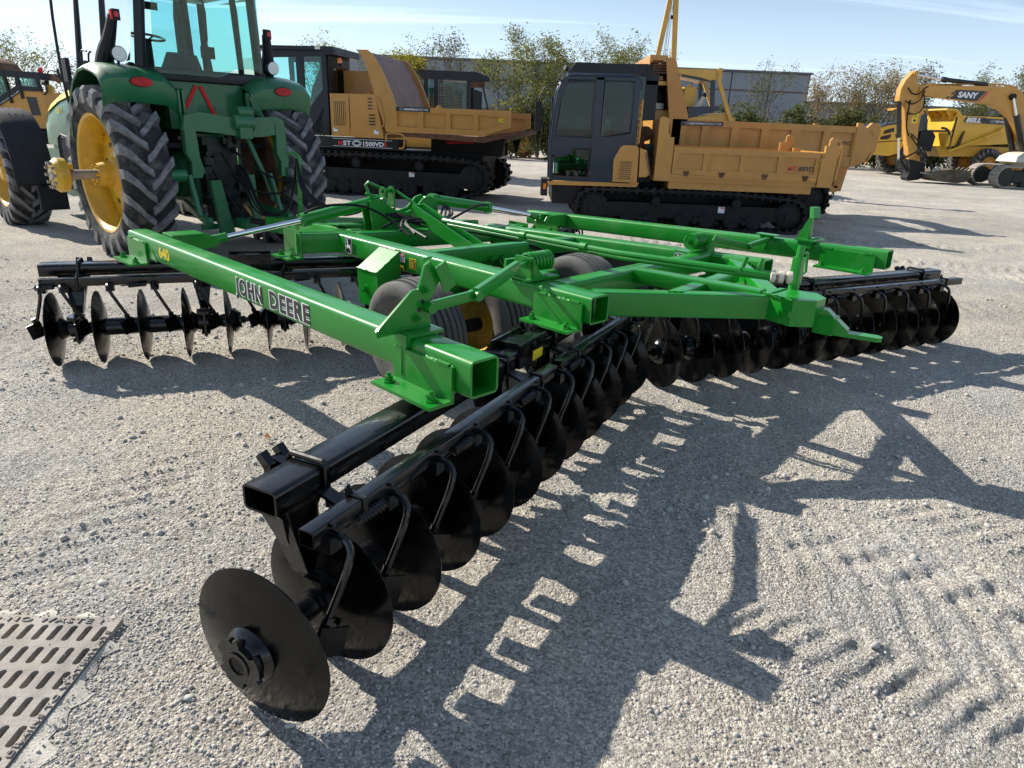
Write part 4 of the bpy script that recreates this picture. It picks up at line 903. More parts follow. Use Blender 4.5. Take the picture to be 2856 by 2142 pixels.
# centre mast and pins
ms = MB()
for xx in (-.255, -.165): ms.prism([(-.045, .93), (.045, .93), (.045, 1.14), (.025, 1.165), (-.02, 1.165), (-.045, 1.14)], (xx, 2.35, 0), (0, 1, 0), (0, 0, 1), .014, N=(1, 0, 0))
ms.cyl((-.27, 2.35, 1.13), (-.13, 2.35, 1.13), .018, 12); ms.build('mast', green, H0)
wb = MB(); arc = [(-.40, 1.06), (-.33, 1.07), (-.20, 1.01), (-.12, .965), (-.02, .95), (.08, .975), (.17, 1.06), (.24, 1.08), (.32, 1.04), (.36, .78), (-.36, .78)]
wb.prism(arc, (-.03, 2.30, 0), (1, 0, 0), (0, 0, 1), .016); wb.prism(arc, (-.03, 2.42, 0), (1, 0, 0), (0, 0, 1), .016); wb.build('cylinder_yoke', green, H0)
MB().tube([(-.12, 2.33, 1.125), (-.06, 2.14, 1.03)], .014, 8).build('link_rod', green, H0)
MB().tube([(-.22, 2.40, 1.14), (-.36, 2.40, 1.20), (-.385, 2.40, 1.18), (-.345, 2.38, 1.06)], .013, 8).build('mast_handle', green, H0)
MB().cyl((-.41, 2.36, 1.115), (-.30, 2.33, 1.075), .013, 8).build('lock_pin', green, H0)
# depth channel with ratchet teeth
ch = MB(); A_, B_ = Vector((-.05, 2.13, .985)), Vector((-.07, 1.30, .745)); dd = (B_-A_).normalized(); nn = X.cross(dd).normalized()
if nn.z < 0: nn = -nn
for q in (-.055, .055): ch.beam(A_+X*q, B_+X*q, .010, .115, up=nn)
ch.beam(A_-nn*.05, B_-nn*.05, .11, .010, up=nn); ch.prism([(-.055, -.05), (.055, -.05), (.055, .05), (-.055, .05)], A_, X, nn, .01, N=dd)
chn = ch.build('depth_channel', green, H0)
tt = MB()
for i in range(22): 
    c = A_+dd*(.05+.030*i)+nn*.035; tt.beam(c-X*.025, c+X*.03, .006, .03, up=(nn+dd*.6).normalized())
tt.build('ratchet_teeth', green, chn)
MB().beam(B_+nn*.062-dd*.02, B_+nn*.062+dd*.04, .15, .010, up=nn).build('channel_cap', green, chn)
for q in (-.06, .06):
    MB().beam(B_-dd*.04+X*q, (q-.03, 1.05, .56), .012, .10, up=nn).bolt(Vector((q-.04, 1.12, .72)), (-1, 0, 0), .018, .016).build('rockshaft_arm', green, H0)
MB().cyl((-.85, .90, .60), (.85, .90, .57), .055, 20).build('rockshaft', green, H0)
# fold cylinders
def hcyl(a, b, r, re, rod_r, lbl):
    a, b, re = Vector(a), Vector(b), Vector(re); d_ = (b-a).normalized()
    m = MB().cyl(a, b, r, 24); m.cyl(a-d_*.03, a+d_*.03, r*1.15, 20); m.cyl(b-d_*.035, b+d_*.01, r*1.18, 20)
    for q in range(4):
        t = math.pi/4+q*math.pi/2; o_ = (Y*math.cos(t)+d_.cross(Y)*math.sin(t))*r*1.12
        m.cyl(b+o_-d_*.05, b+o_+d_*.022, .010, 8); m.cyl(a+o_-d_*.03, a+o_+d_*.04, .010, 8)
    m.cyl(a-d_*.06-Y*.05, a-d_*.06+Y*.05, .022, 12)
    c = m.build('fold_cylinder', green, H0, lbl)
    MB().cyl(b, re, rod_r, 20).build('piston_rod', chrome, c)
    dr = (re-b).normalized(); cl = MB().cyl(re-dr*.01, re+dr*.12, .034, 16); cl.cyl(re+dr*.12-Y*.045, re+dr*.12+Y*.045, .026, 14); cl.bolt(re+dr*.02, (0, 0, 1), .010, .02); cl.build('rod_clevis', green, c)
    return c
hcyl((-.33, 2.35, 1.045), (-1.01, 2.35, .93), .046, (-1.64, 2.35, .845), .021, 'left wing cylinder')
hcyl((.30, 2.35, 1.035), (.99, 2.35, .93), .046, (1.62, 2.36, .820), .021, 'right wing cylinder')
for sx, z_, lx in ((-1, .83, -2.03), (1, .745, 2.13)):
    m = MB()
    for q in (-.065, .065): m.prism([(0, -.06), (.32, -.045), (.36, 0), (.32, .055), (.10, .062), (0, .062)] if sx > 0 else [(0, -.06), (.30, -.04), (.33, 0), (.30, .04), (0, .06)], (lx, 2.36+q, z_), (-sx, 0, 0), (0, 0, 1), .012, N=(0, 1, 0))
    m.bb(lx-sx*.22, lx, 2.28, 2.46, z_+.055, z_+.066); m.build('cylinder_lug', green, H0)
# drawbar to the tractor
for sx in (-1, 1): fbeam('drawbar_leg', (sx*.62, 2.12, .775), (sx*.10, 4.55, .56), .11, .16, 0, .008)
fbeam('drawbar', (0, 3.2, .66), (0, 4.95, .52), .15, .17, 0, .01)
m = MB().beam((-.18, 3.25, .745), (-.58, 2.35, .865), .20, .010); m.build('deck_plate', green, H0)
MB().beam((0, 4.9, .52), (0, 5.42, .50), .09, .06, .01).build('drawbar_tongue', dark, H0)
m = MB(); m.beam((.10, 4.45, .60), (.15, 4.50, 1.30), .05, .012, up=(0, 1, 0)); m.tube([(.15, 4.50, 1.28), (.10, 4.50, 1.335), (.02, 4.5, 1.31)], .012, 6); m.build('hose_stand', green, H0)
ch_ = MB().beam((-.30, 3.9, .60), (-.30, 3.9, .33), .05, .05).build('parking_stand', green, H0)
# hinge boxes and carrying wheels
hx_ = MB(); hx_.add([(-.965, 1.36, .865), (-.965, 1.12, .865), (-1.16, 1.12, .735), (-1.16, 1.36, .735), (-.965, 1.36, .53), (-.965, 1.12, .53), (-1.15, 1.12, .49), (-1.15, 1.36, .49)], [(0, 3, 2, 1), (3, 7, 6, 2), (0, 4, 7, 3), (4, 5, 6, 7), (1, 2, 6, 5)])
hx_.bolt((-1.152, 1.26, .60), (-1, 0, 0), .022, .025); hx_.build('hinge_box', green, H0)
wt = rib_tyre(.385, .30, .20).mesh('rib_tyre', rubberg); rm = MB()
rm.lathe((0, 0, 0), (-1, 0, 0), [(-.10, .205), (-.08, .19), (.04, .17), (.05, .14), (.03, .12), (.045, .06), (.06, .05), (.06, .02)], 36); rm.lathe((0, 0, 0), (-1, 0, 0), [(.04, .17), (.085, .205), (.095, .21), (.10, .20), (.085, .195), (.05, .16)], 36)
for k in range(6): rm.cyl((-.035, .085*math.cos(k*1.047), .085*math.sin(k*1.047)), (-.06, .085*math.cos(k*1.047), .085*math.sin(k*1.047)), .012, 6)
rme = rm.mesh('rim', yellow)
for xx in (-1.13, -.52, .52, 1.13):
    y_ = .74
    t = inst(wt, 'tyre', H0, loc=(xx, y_, .382)); r_o = inst(rme, 'rim', t); r_o.location = (0, 0, 0)
    if xx > 0: r_o.rotation_euler = (0, 0, math.pi)
for sx in (-1, 1): MB().cyl((sx*.46, .74, .375), (sx*1.12, .74, .375), .045, 16).build('wheel_axle', dark, H0)
for sx in (-1, 1): MB().beam((sx*.83, .74, .385), (sx*.83, .98, .62), .07, .12, .008).build('wheel_arm', green, H0)
m = MB().cyl((-.93, .62, .63), (-.93, .74, .66), .035, 14); m.build('red_reservoir', redp, H0)
# hoses
def hose(pts, r=.011, par=H0): return MB().tube(pts, r, 6, smooth=3).build('hydraulic_hose', hosem, par)
hose([(-1.0, 2.34, .985), (-.90, 2.25, 1.05), (-.60, 2.1, 1.06), (-.45, 1.9, .93), (-.45, 1.7, .85)])
hose([(.99, 2.34, .96), (.7, 2.2, .98), (.40, 2.1, .92), (.1, 2.0, .86)])
for i in range(4):
    q = rnd.uniform(-.05, .05)
    hose([(-.20+q, 2.30, .98), (-.22+q*2, 2.6+q, 1.02-.05*i*.3), (-.1+q, 3.1, .82), (0+q, 3.8, .80+q), (.10+q, 4.4, .95), (.13, 4.5, 1.27)])
    hose([(.13, 4.5, 1.27), (.08+q, 4.6, .75+q*2), (.02+q, 4.9, .60), (-.0+q, 5.3, .62+q), (.1+q, 5.75, .9+q*3), (.1+q, 5.95, 1.1)])
    hose([(-.5+q, 2.0-.2*i, .88), (-.3+q, 2.05, .93+q*.5), (.0+q, 1.9+q, .90), (.25+q*3, 2.1, .93), (.35, 2.25, 1.0)])
    hose([(-.25+q*2, 2.25, .95), (-.05+q, 1.95, .86+q*.3), (.1+q*2, 1.6, .87), (.3+q, 1.2+q, .82), (.5, 1.0, .70)])

# weld beads along the main joints
def weld(a, b, par=H0, r=.0045):
    a, b = Vector(a), Vector(b); n = max(4, int((b-a).length/.010)); q = random.Random(int(a.length*1000)); pts = [a.lerp(b, i/n)+Vector((q.gauss(0, .0010), q.gauss(0, .0010), q.gauss(0, .0010))) for i in range(n+1)]
    return MB().tube(pts, [r*(1+.30*math.sin(i*2.2)) for i in range(n+1)], 6).build('weld_bead', green, par)
for a, b in (((-2.175, -.86, .845), (-2.175, -.52, .845)), ((-2.176, -.86, .712), (-2.176, -.51, .712)), ((-2.176, 2.37, .712), (-2.176, 2.71, .712)), ((-2.175, 2.37, .845), (-2.175, 2.70, .845)), ((-.972, -.49, .83), (-.972, -.16, .83)), ((-.972, -.49, .697), (-.972, -.16, .697)),
             ((-.968, 1.12, .868), (-.968, 1.36, .868)), ((-1.162, 1.12, .737), (-1.162, 1.36, .737)), ((-.968, 1.12, .866), (-1.16, 1.12, .738)), ((-.80, 1.92, .874), (-.95, 1.99, .874)), ((-2.285, -.535, .92), (-2.02, -.535, .90)), ((-.11, -1.10, .882), (.12, -1.10, .882)), ((-.09, -1.06, .882), (-.15, -1.25, .882)), ((-.49, -.70, .872), (-.43, -.76, .872)),
             ((2.126, -.92, .85), (2.126, -.52, .85)), ((2.126, -.92, .715), (2.126, -.52, .715)), ((-1.07, -.115, .886), (-.80, -.115, .886))): weld(a, b)
# ------------------------------------------------------------------ tractor
T0 = thing('tractor', (-4.162, 9.228, 0), R_(48.3), 'large green farm tractor with yellow wheels hitched ahead of the harrow', 'tractor')
RT = .985
def ag_wheel(name, x, y, R, w, rimr, nl, side, lugh, label=None, big=True):
    c, l = ag_tyre(R, w, rimr, nl, lugh, 0, 1)
    t = c.build(name, tyrer, T0, label, 50); t.location = (x, y, R-.02)
    lo = l.build('tread_lugs', rubberl, t, None, 30)
    rm = MB(); s_ = side; hw = w/2      # outside face direction = side
    ax = (s_, 0, 0)
    rm.lathe((0, 0, 0), ax, [(-hw*.9, rimr+.015), (-hw*.8, rimr-.01), (-hw*.5, rimr-.03), (.02, rimr-.055), (hw*.35, rimr-.05), (hw*.5, rimr-.025), (hw*.72, rimr-.02), (hw*.80, rimr+.005), (hw*.88, rimr+.018), (hw*.84, rimr-.012), (hw*.70, rimr-.034), (hw*.48, rimr-.04), (hw*.33, rimr-.065), (0, rimr-.07), (-hw*.8, rimr-.03)], 56)
    rm.build('rim', yellow, t)
    d = MB(); off = -.02 if big else .03
    d.lathe((s_*off, 0, 0), ax, [(.0, rimr-.06), (.02, rimr*.62), (.06, rimr*.42), (.075, rimr*.30), (.12, rimr*.26), (.16, rimr*.18), (.165, .04)], 40)
    for k in range(8 if big else 10):
        t_ = 2*math.pi*k/(8 if big else 10); rr_ = rimr*(.88 if big else .55)
        d.cyl((s_*(off), rr_*math.cos(t_), rr_*math.sin(t_)), (s_*(off+.035), rr_*math.cos(t_), rr_*math.sin(t_)), .022 if big else .014, 6)
        if big: d.bb(-.0, .0, 0, 0, 0, 0) if False else None
    dd = d.build('wheel_disc', yellow, t)
    for k in range(8):
        hm = MB(); t_ = 2*math.pi*(k+.5)/8; rr_ = rimr*.52; hm.cyl((s_*(off+.03), rr_*math.cos(t_), rr_*math.sin(t_)), (s_*(off+.048), rr_*math.cos(t_), rr_*math.sin(t_)), .035, 12); hm.build('disc_opening', bdec, dd)
    return t
wl = ag_wheel('rear_tyre', -.99, 0, RT, .55, .66, 21, -1, .055, 'rear tyre with the axle stub sticking out')
wr = ag_wheel('rear_tyre', .99, 0, RT, .55, .66, 21, 1, .055)
for sx in (-1, 1): ag_wheel('front_tyre', sx*1.28, 3.45, .75, .50, .46, 19, sx, .042, big=False)
# hubs, long axle with weights
for sx in (-1, 1):
    h = MB(); h.lathe((sx*.95, 0, RT-.02), (sx, 0, 0), [(0, .30), (.05, .28), (.09, .20), (.16, .15), (.20, .145), (.26, .13), (.30, .12)], 32)
    for k in range(8): h.cyl((sx*1.24, .105*math.cos(k*.785), RT-.02+.105*math.sin(k*.785)), (sx*1.29, .105*math.cos(k*.785), RT-.02+.105*math.sin(k*.785)), .014, 6)
    h.build('axle_hub', yellow, T0)
    MB().cyl((sx*.30, 0, RT-.02), (sx*1.56, 0, RT-.02), .055, 20).build('axle_shaft', steel, T0)
    cl = MB(); cl.lathe((sx*1.56, 0, RT-.02), (sx, 0, 0), [(0, .15), (.02, .185), (.10, .19), (.13, .165), (.15, .15), (.16, .06)], 28); cl.bb(sx*1.50, sx*1.56, -.04, .04, RT-.02+.06, RT+.10)
    cl.build('outer_hub', yellow, T0)
    cb = MB()
    for k in range(10): cb.cyl((sx*1.69, .135*math.cos(k*.628), RT-.02+.135*math.sin(k*.628)), (sx*1.745, .135*math.cos(k*.628), RT-.02+.135*math.sin(k*.628)), .019, 6)
    cb.cyl((sx*1.70, 0, RT-.02), (sx*1.73, 0, RT-.02), .055, 16); cb.build('hub_bolts', steel, T0)
# rear fenders
def fender(sx):
    m = MB(); xs = [(.46, -.10), (.60, .0), (.95, .02), (1.20, .0), (1.27, -.05)]; prof = []
    for k in range(15):
        t = R_(-12+ k*10.5); prof.append((-1.06*math.cos(t)*.86-.02, .97+1.17*math.sin(t)))   # y, z from the rear up and over
    prof = [(-.62, 1.78), (-.66, 1.90), (-.66, 2.00), (-.58, 2.08), (-.42, 2.13), (-.20, 2.165), (.05, 2.14), (.28, 2.03), (.45, 1.86), (.56, 1.66), (.62, 1.42)]
    vs = []; n = len(xs)
    for y, z in prof:
        for x, dz in xs: vs.append((sx*x, y+(.0 if dz > -.01 else -dz*.4*(1 if y < 0 else -1)), z+dz))
    a = len(prof); fs = [(i*n+k, i*n+k+1, (i+1)*n+k+1, (i+1)*n+k) for i in range(a-1) for k in range(n-1)]
    vs2 = [(x*.995, y*.97, z-.025) for x, y, z in vs]; b = len(vs)
    fs2 = [tuple(b+q for q in f[::-1]) for f in fs]; ed = [(0, n-1)]
    rim = [(i*n, (i+1)*n, b+(i+1)*n, b+i*n) for i in range(a-1)]+[((i+1)*n+n-1, i*n+n-1, b+i*n+n-1, b+(i+1)*n+n-1) for i in range(a-1)]+[(k+1, k, b+k, b+k+1) for k in range(n-1)]
    m.add(vs+vs2, fs+fs2+rim)
    return m.build('fender', gdark, T0)
for sx in (-1, 1):
    f = fender(sx)
    l = MB(); ring = []
    cx_, cz = sx*.86, 1.985
    l.prism([(.115*math.cos(t)*(1.0), .047*math.sin(t)) for t in [2*math.pi*k/28 for k in range(28)]], (cx_, -.655, cz), (1, 0, sx*.02), (0, 0, 1), .03, N=(0, -1, 0)); l.build('tail_light', lens, f)
    g = MB().prism([(.123*math.cos(t), .055*math.sin(t)) for t in [2*math.pi*k/28 for k in range(28)]], (cx_, -.655, cz), (1, 0, sx*.02), (0, 0, 1), .012, N=(0, -1, 0)); g.build('light_bezel', plastic, f)
    wlp = MB(); wlp.lathe((sx*.93, -.33, 2.27), (0, -1, 0), [(-.09, .03), (-.06, .065), (0, .082), (.012, .082)], 24); wlp.tube([(sx*.93, -.28, 2.14), (sx*.93, -.29, 2.22)], .015, 8)
    wo = wlp.build('work_light', plastic, T0); MB().cyl((sx*.93, -.342, 2.27), (sx*.93, -.350, 2.27), .074, 24).build('light_glass', lamp, wo)
    pd = MB(); pd.tube([(sx*.99, -.02, 2.16), (sx*.99, -.10, 2.28), (sx*.95, -.20, 2.46), (sx*.91, -.26, 2.66)], [.10, .09, .065, .05], 10, smooth=1); po_ = pd.build('light_pod', plastic, T0)
    MB().box((sx*.895, -.305, 2.665), (.075, .055, .11)).build('pod_housing', plastic, po_); MB().box((sx*.90, -.34, 2.665), (.042, .02, .05)).build('pod_lens', redd, po_)
    MB().box((sx*.94, -.30, 2.66), (.02, .05, .10)).build('side_lens', smvred, po_)
# cab: frame, glass, roof
cab = MB()
post = [((-.73, -.34, 2.08), (-.64, -.42, 3.12)), ((.73, -.34, 2.08), (.64, -.42, 3.12)), ((-.86, 1.42, 1.60), (-.76, 1.20, 3.10)), ((.86, 1.42, 1.60), (.76, 1.20, 3.10)), ((-.86, .36, 2.10), (-.78, .30, 3.10)), ((.86, .36, 2.10), (.78, .30, 3.10))]
for i, (a, b) in enumerate(post): cab.beam(a, b, .095 if i < 2 else .075, .10 if i < 2 else .06, .02)
cab.beam((-.76, -.36, 2.10), (.76, -.36, 2.10), .10, .14, .02); cab.beam((-.80, -.30, 2.12), (-.86, .36, 2.02), .08, .16, .02); cab.beam((.80, -.30, 2.12), (.86, .36, 2.02), .08, .16, .02)
cab.beam((-.72, -.44, 3.12), (.72, -.44, 3.12), .10, .10, .02); cab.beam((-.86, .36, 2.0), (-.86, 1.45, 1.30), .06, .08); cab.beam((.86, .36, 2.0), (.86, 1.45, 1.30), .06, .08)
cab.beam((-.76, 1.30, 1.92), (.76, 1.30, 1.92), .06, .30, .02)
cab.build('cab_frame', cabblack, T0)
MB().bb(-.80, .80, -.35, 1.42, 1.28, 1.34).build('cab_floor', interior, T0)
g = MB(); g.prism([(-.66, 2.14), (-.60, 2.10), (.10, 2.10), (.30, 2.20), (.50, 2.22), (.66, 2.18), (.60, 3.25), (-.60, 3.25)], (0, -.375, 0), (1, 0, 0), (0, -.08, 1), .006); g.build('rear_window', gglass, T0)
for sx in (-1, 1):
    g = MB(); g.add([(sx*.845, .40, 2.0), (sx*.865, 1.38, 1.34), (sx*.775, 1.17, 3.06), (sx*.785, .34, 3.06)], [(0, 1, 2, 3)]); g.build('door_glass', gglass, T0)
    g = MB(); g.add([(sx*.80, -.28, 2.22), (sx*.85, .32, 2.14), (sx*.785, .28, 3.06), (sx*.69, -.36, 3.06)], [(0, 1, 2, 3)]); g.build('quarter_glass', gglass, T0)
g = MB(); g.add([(-.80, 1.40, 2.05), (.80, 1.40, 2.05), (.72, 1.22, 3.06), (-.72, 1.22, 3.06)], [(0, 1, 2, 3)]); g.build('windscreen', gglass, T0)
rf = MB(); rf.add([(x*(.92 if z > 3.2 else 1), y, z) for z in (3.12, 3.20, 3.36) for x, y in ((-.84, -.62), (.84, -.62), (.84, 1.42), (-.84, 1.42))], [(3, 2, 1, 0), (0, 1, 5, 4), (1, 2, 6, 5), (2, 3, 7, 6), (3, 0, 4, 7), (4, 5, 9, 8), (5, 6, 10, 9), (6, 7, 11, 10), (7, 4, 8, 11), (8, 9, 10, 11)]); rf.build('cab_roof', gdark, T0)
m = MB(); m.tube([(.02, -.41, 3.10), (.06, -.42, 2.80), (.05, -.42, 2.50)], .012, 6); m.beam((.055, -.41, 2.90), (.05, -.41, 2.48), .02, .012); m.build('wiper', plastic, T0)
# inside the cab
sw = MB(); cc = Vector((-.12, .88, 2.58)); n_ = Vector((.0, -.25, .97)).normalized(); u_ = n_.orthogonal().normalized(); v_ = n_.cross(u_)
sw.tube([cc+(u_*math.cos(t)+v_*math.sin(t))*.20 for t in [2*math.pi*k/32 for k in range(32)]], .015, 8, closed=True)
for t in (0, 2.1, 4.2): sw.tube([cc-n_*.04, cc+(u_*math.cos(t)+v_*math.sin(t))*.19], .012, 6)
sw.build('steering_wheel', plastic, T0)
MB().tube([(-.12, .90, 2.54), (-.12, 1.0, 2.25), (-.08, 1.05, 1.85), (-.08, 1.05, 1.4)], [.05, .09, .12, .16], 10).build('steering_column', interior, T0)
st = MB(); st.tube([(-.08, .10, 1.75), (-.08, .06, 2.05), (-.08, .02, 2.36)], [.27, .29, .17], 14, smooth=1); st.build('seat_back', seatm, T0); MB().box((-.08, .32, 1.75), (.50, .50, .14)).build('seat_cushion', seatm, T0)
m = MB().tube([(.40, .75, 1.7), (.40, .85, 2.3), (.36, .80, 2.75), (.38, .85, 3.1)], [.04, .05, .06, .05], 8, smooth=1); m.build('cab_console', interior, T0)
MB().box((.36, .25, 2.42), (.17, .04, .14)).build('monitor', interior, T0)
for sx in (1,):
    mm = MB(); mm.tube([(sx*.80, 1.3, 3.0), (sx*1.02, 1.35, 3.05), (sx*1.10, 1.32, 2.9)], .012, 6, smooth=1); mm.prism([(-.10, -.17), (.04, -.20), (.11, -.08), (.12, .12), (.02, .17), (-.09, .12)], (sx*1.12, 1.30, 2.78), (1, 0, 0), (0, 0, 1), .05, N=(0, 1, 0)); mo = mm.build('side_mirror', plastic, T0)
    MB().prism([(-.085, -.15), (.035, -.175), (.095, -.07), (.105, .11), (.015, .15), (-.075, .105)], (sx*1.12, 1.297, 2.78), (1, 0, 0), (0, 0, 1), .003, N=(0, -1, 0)).build('mirror_glass', chrome, mo)
MB().prism([(0, 0), (.16, 0), (.16, .09), (0, .09)], (-.02, 1.10, 2.93), (1, 0, 0), (0, 0, 1), .02).build('interior_mirror', plastic, T0)
gr = MB(); gr.tube([(-.88, 1.50, 3.05), (-.90, 1.66, 3.06), (-.92, 1.72, 2.95), (-.92, 1.78, 2.2), (-.92, 1.70, 1.75), (-.90, 1.66, 1.68)], .018, 8, smooth=1); gr.build('grab_rail', plastic, T0)
m = MB().box((-.93, 1.52, 2.14), (.05, .16, .28)); m.tube([(-.90, 1.5, 2.0), (-.90, 1.52, 1.5)], .05, 8); m.build('entry_lamp', plastic, T0)
m = MB(); m.tube([(-.84, .95, 2.35), (-.86, 1.05, 2.36), (-.86, 1.12, 2.33), (-.86, 1.12, 2.1)], .012, 6); m.build('door_handle', plastic, T0)
# body behind the cab and between the wheels
bd = MB(); bd.bb(-.47, .47, -.36, .30, 1.50, 2.08); bd.bb(-.30, .30, -.45, 2.2, .62, 1.45); bd.bb(-.47, .47, .30, 1.4, 1.30, 1.55); bd.build('rear_body', gdark, T0)
dk = MB(); dk.bb(-.24, .24, -.62, -.40, .62, 1.42)
for i in range(34): 
    x, z = rnd.uniform(-.26, .24), rnd.uniform(.62, 1.42); dk.box((x, -.60-rnd.random()*.09, z), (rnd.uniform(.03, .12), .08, rnd.uniform(.03, .10)))
    if i % 3 == 0: dk.cyl((x, -.62, z), (x, -.74, z), rnd.uniform(.015, .035), 10)
dk.build('valve_block', darkgrease, T0)
ax_ = MB(); ax_.lathe((-.72, 0, RT-.02), (1, 0, 0), [(0, .13), (.10, .15), (.25, .20), (.35, .30), (1.09, .30), (1.19, .20), (1.34, .15), (1.44, .13)], 28); ax_.build('axle_housing', gdark, T0)
# warning triangle outline
tv = MB(); 
for a, b in (((-.095, 1.995), (-.245, 1.745)), ((.0-.04, 1.99), (.105, 1.665))): tv.beam((a[0]-.03, -.372, a[1]), (b[0]-.03, -.372, b[1]), .045, .008, up=(0, -1, 0))
tv.build('warning_triangle_strip', smvred, T0)
# hitch lift frame
hf = MB()
hf.prism([(-.56, 1.50), (-.52, 1.66), (-.35, 1.70), (.05, 1.655), (.20, 1.655), (.62, 1.68), (.72, 1.64), (.72, 1.50), (.60, 1.47), (.40, 1.44), (.15, 1.44), (-.10, 1.47), (-.38, 1.49)], (0, -.80, 0), (1, 0, 0), (0, 0, 1), .07, N=(0, -1, 0))
for x0, x1 in ((-.54, -.42), (.60, .72)):
    hf.prism([(x0, 1.60), (x1, 1.60), (x1+.02, 1.20), (x1+.06, 1.05), (x1+.02, .97), (x0+.03, .97), (x0+.04, 1.15), (x0-.01, 1.25)], (0, -.79, 0), (1, 0, 0), (0, 0, 1), .09, N=(0, -1, 0))
hf.build('lift_frame', gdark, T0)
m = MB(); m.cyl((.12, -.84, 1.72), (.30, -.84, 1.72), .065, 18); m.cyl((.05, -.86, 1.60), (.30, -.86, 1.60), .09, 18); m.bb(.10, .26, -.93, -.80, 1.42, 1.60); m.build('top_link_bracket', gdark, T0)
for x in (-.47, -.42, .38, .43): MB().prism([(-.02, 1.45), (.03, 1.45), (.05, 1.92), (.02, 1.95), (-.02, 1.93)], (x, -.62, 0), (0, 1, 0), (0, 0, 1), .025, N=(1, 0, 0)).build('lift_lug', gdark, T0)
m = MB(); m.beam((.42, -.66, 1.90), (.52, -.80, 1.55), .04, .05); m.cyl((.30, -.64, 1.50), (.44, -.78, .98), .035, 12); m.cyl((.44, -.78, .98), (.50, -.84, .66), .022, 10); m.build('lift_rod', gdark, T0)
for x, z in ((-.66, 1.02), (.80, 1.02)):
    MB().cyl((x-.10, -.84, z-.02), (x+.08, -.84, z-.02), .07, 18).build('lift_cylinder_boss', gdark, T0)
for sx, xx in ((-1, -.52), (1, .50)):
    m = MB(); m.beam((xx*.75, -.30, .62), (xx, -1.15, .50), .05, .10, .01); m.beam((xx-.02, -.85, 1.0), (xx*1.02, -1.0, .55), .05, .06, .01); m.cyl((xx, -1.15, .50), (xx+.05, -1.15, .50), .05, 14); m.build('lower_link', gdark, T0)
m = MB(); m.prism([(-.36, .95), (-.24, .95), (-.16, .50), (-.12, .32), (-.30, .30), (-.32, .55)], (0, -.95, 0), (1, 0, 0), (0, 0, 1), .06); m.prism([(.14, 1.0), (.22, 1.0), (.24, .60), (.30, .34), (.20, .34), (.15, .60)], (0, -.9, 0), (1, 0, 0), (0, 0, 1), .05); m.build('sway_block', gdark, T0)
m = MB(); m.bb(-.18, .18, -.62, -.42, .42, .66); m.cyl((0, -.64, .58), (0, -.78, .58), .03, 12); m.cyl((0, -.61, .58), (0, -.66, .58), .09, 18); m.build('pto_shield', dark, T0)
m = MB(); m.beam((0, -.2, .42), (0, -1.18, .42), .10, .05); m.bb(-.09, .09, -1.22, -.95, .38, .50); m.bb(-.45, .45, -.85, -.80, .36, .42); m.build('tractor_drawbar', gdark, T0)
for p in ([(.05, -.66, 1.35), (.2, -.9, 1.10), (.5, -1.05, .92), (.75, -1.1, .93)], [(-.05, -.68, 1.25), (.05, -.95, .85), (.4, -1.15, .75), (.72, -1.15, .92)], [(-.2, -.68, 1.1), (-.15, -.9, .8), (.0, -1.1, .45), (.3, -1.3, .38)]):
    MB().tube(p, .014, 7, smooth=3).build('hydraulic_hose', hosem, T0)
m = MB(); m.cyl((.14, -.72, 1.30), (.14, -.72, .95), .010, 8); m.build('chrome_pin', chrome, T0)
MB().box((.45, .1, 1.0), (.35, .6, .8)).build('rusty_side_frame', rust, T0)
MB().lathe((.72, 0, RT-.02), (1, 0, 0), [(0, .02), (.0, .58), (.06, .64)], 40).build('rusty_rim_shade', rust, T0)  # rust brown disc added over the yellow rim, its dark colour stands for shade inside
MB().lathe((-.72, 0, RT-.02), (-1, 0, 0), [(0, .02), (.0, .58), (.06, .64)], 40).build('rusty_rim_shade', rust, T0)  # left wheel: same added brown disc, inner rim shade put into the colour
# bonnet, grille and front frame
hd_ = MB(); secs = [(1.40, .46, 2.13), (2.2, .47, 2.12), (3.0, .47, 2.05), (3.8, .46, 1.94), (4.5, .44, 1.78), (4.88, .40, 1.60)]; vs = []; k_ = 10
for y, hw_, zt2 in secs:
    zb2 = 1.10
    pr_ = [(-hw_, zb2), (-hw_, zt2-.42), (-hw_*.96, zt2-.20), (-hw_*.80, zt2-.06), (-hw_*.45, zt2), (hw_*.45, zt2), (hw_*.80, zt2-.06), (hw_*.96, zt2-.20), (hw_, zt2-.42), (hw_, zb2)]
    vs += [(x, y, z) for x, z in pr_]
fs = [(i*k_+j, i*k_+j+1, (i+1)*k_+j+1, (i+1)*k_+j) for i in range(len(secs)-1) for j in range(k_-1)]; fs = [f[::-1] for f in fs]
fs += [tuple(range((len(secs)-1)*k_, len(secs)*k_))]; hd_.add(vs, fs); hood = hd_.build('bonnet', gdark, T0, None, 40)
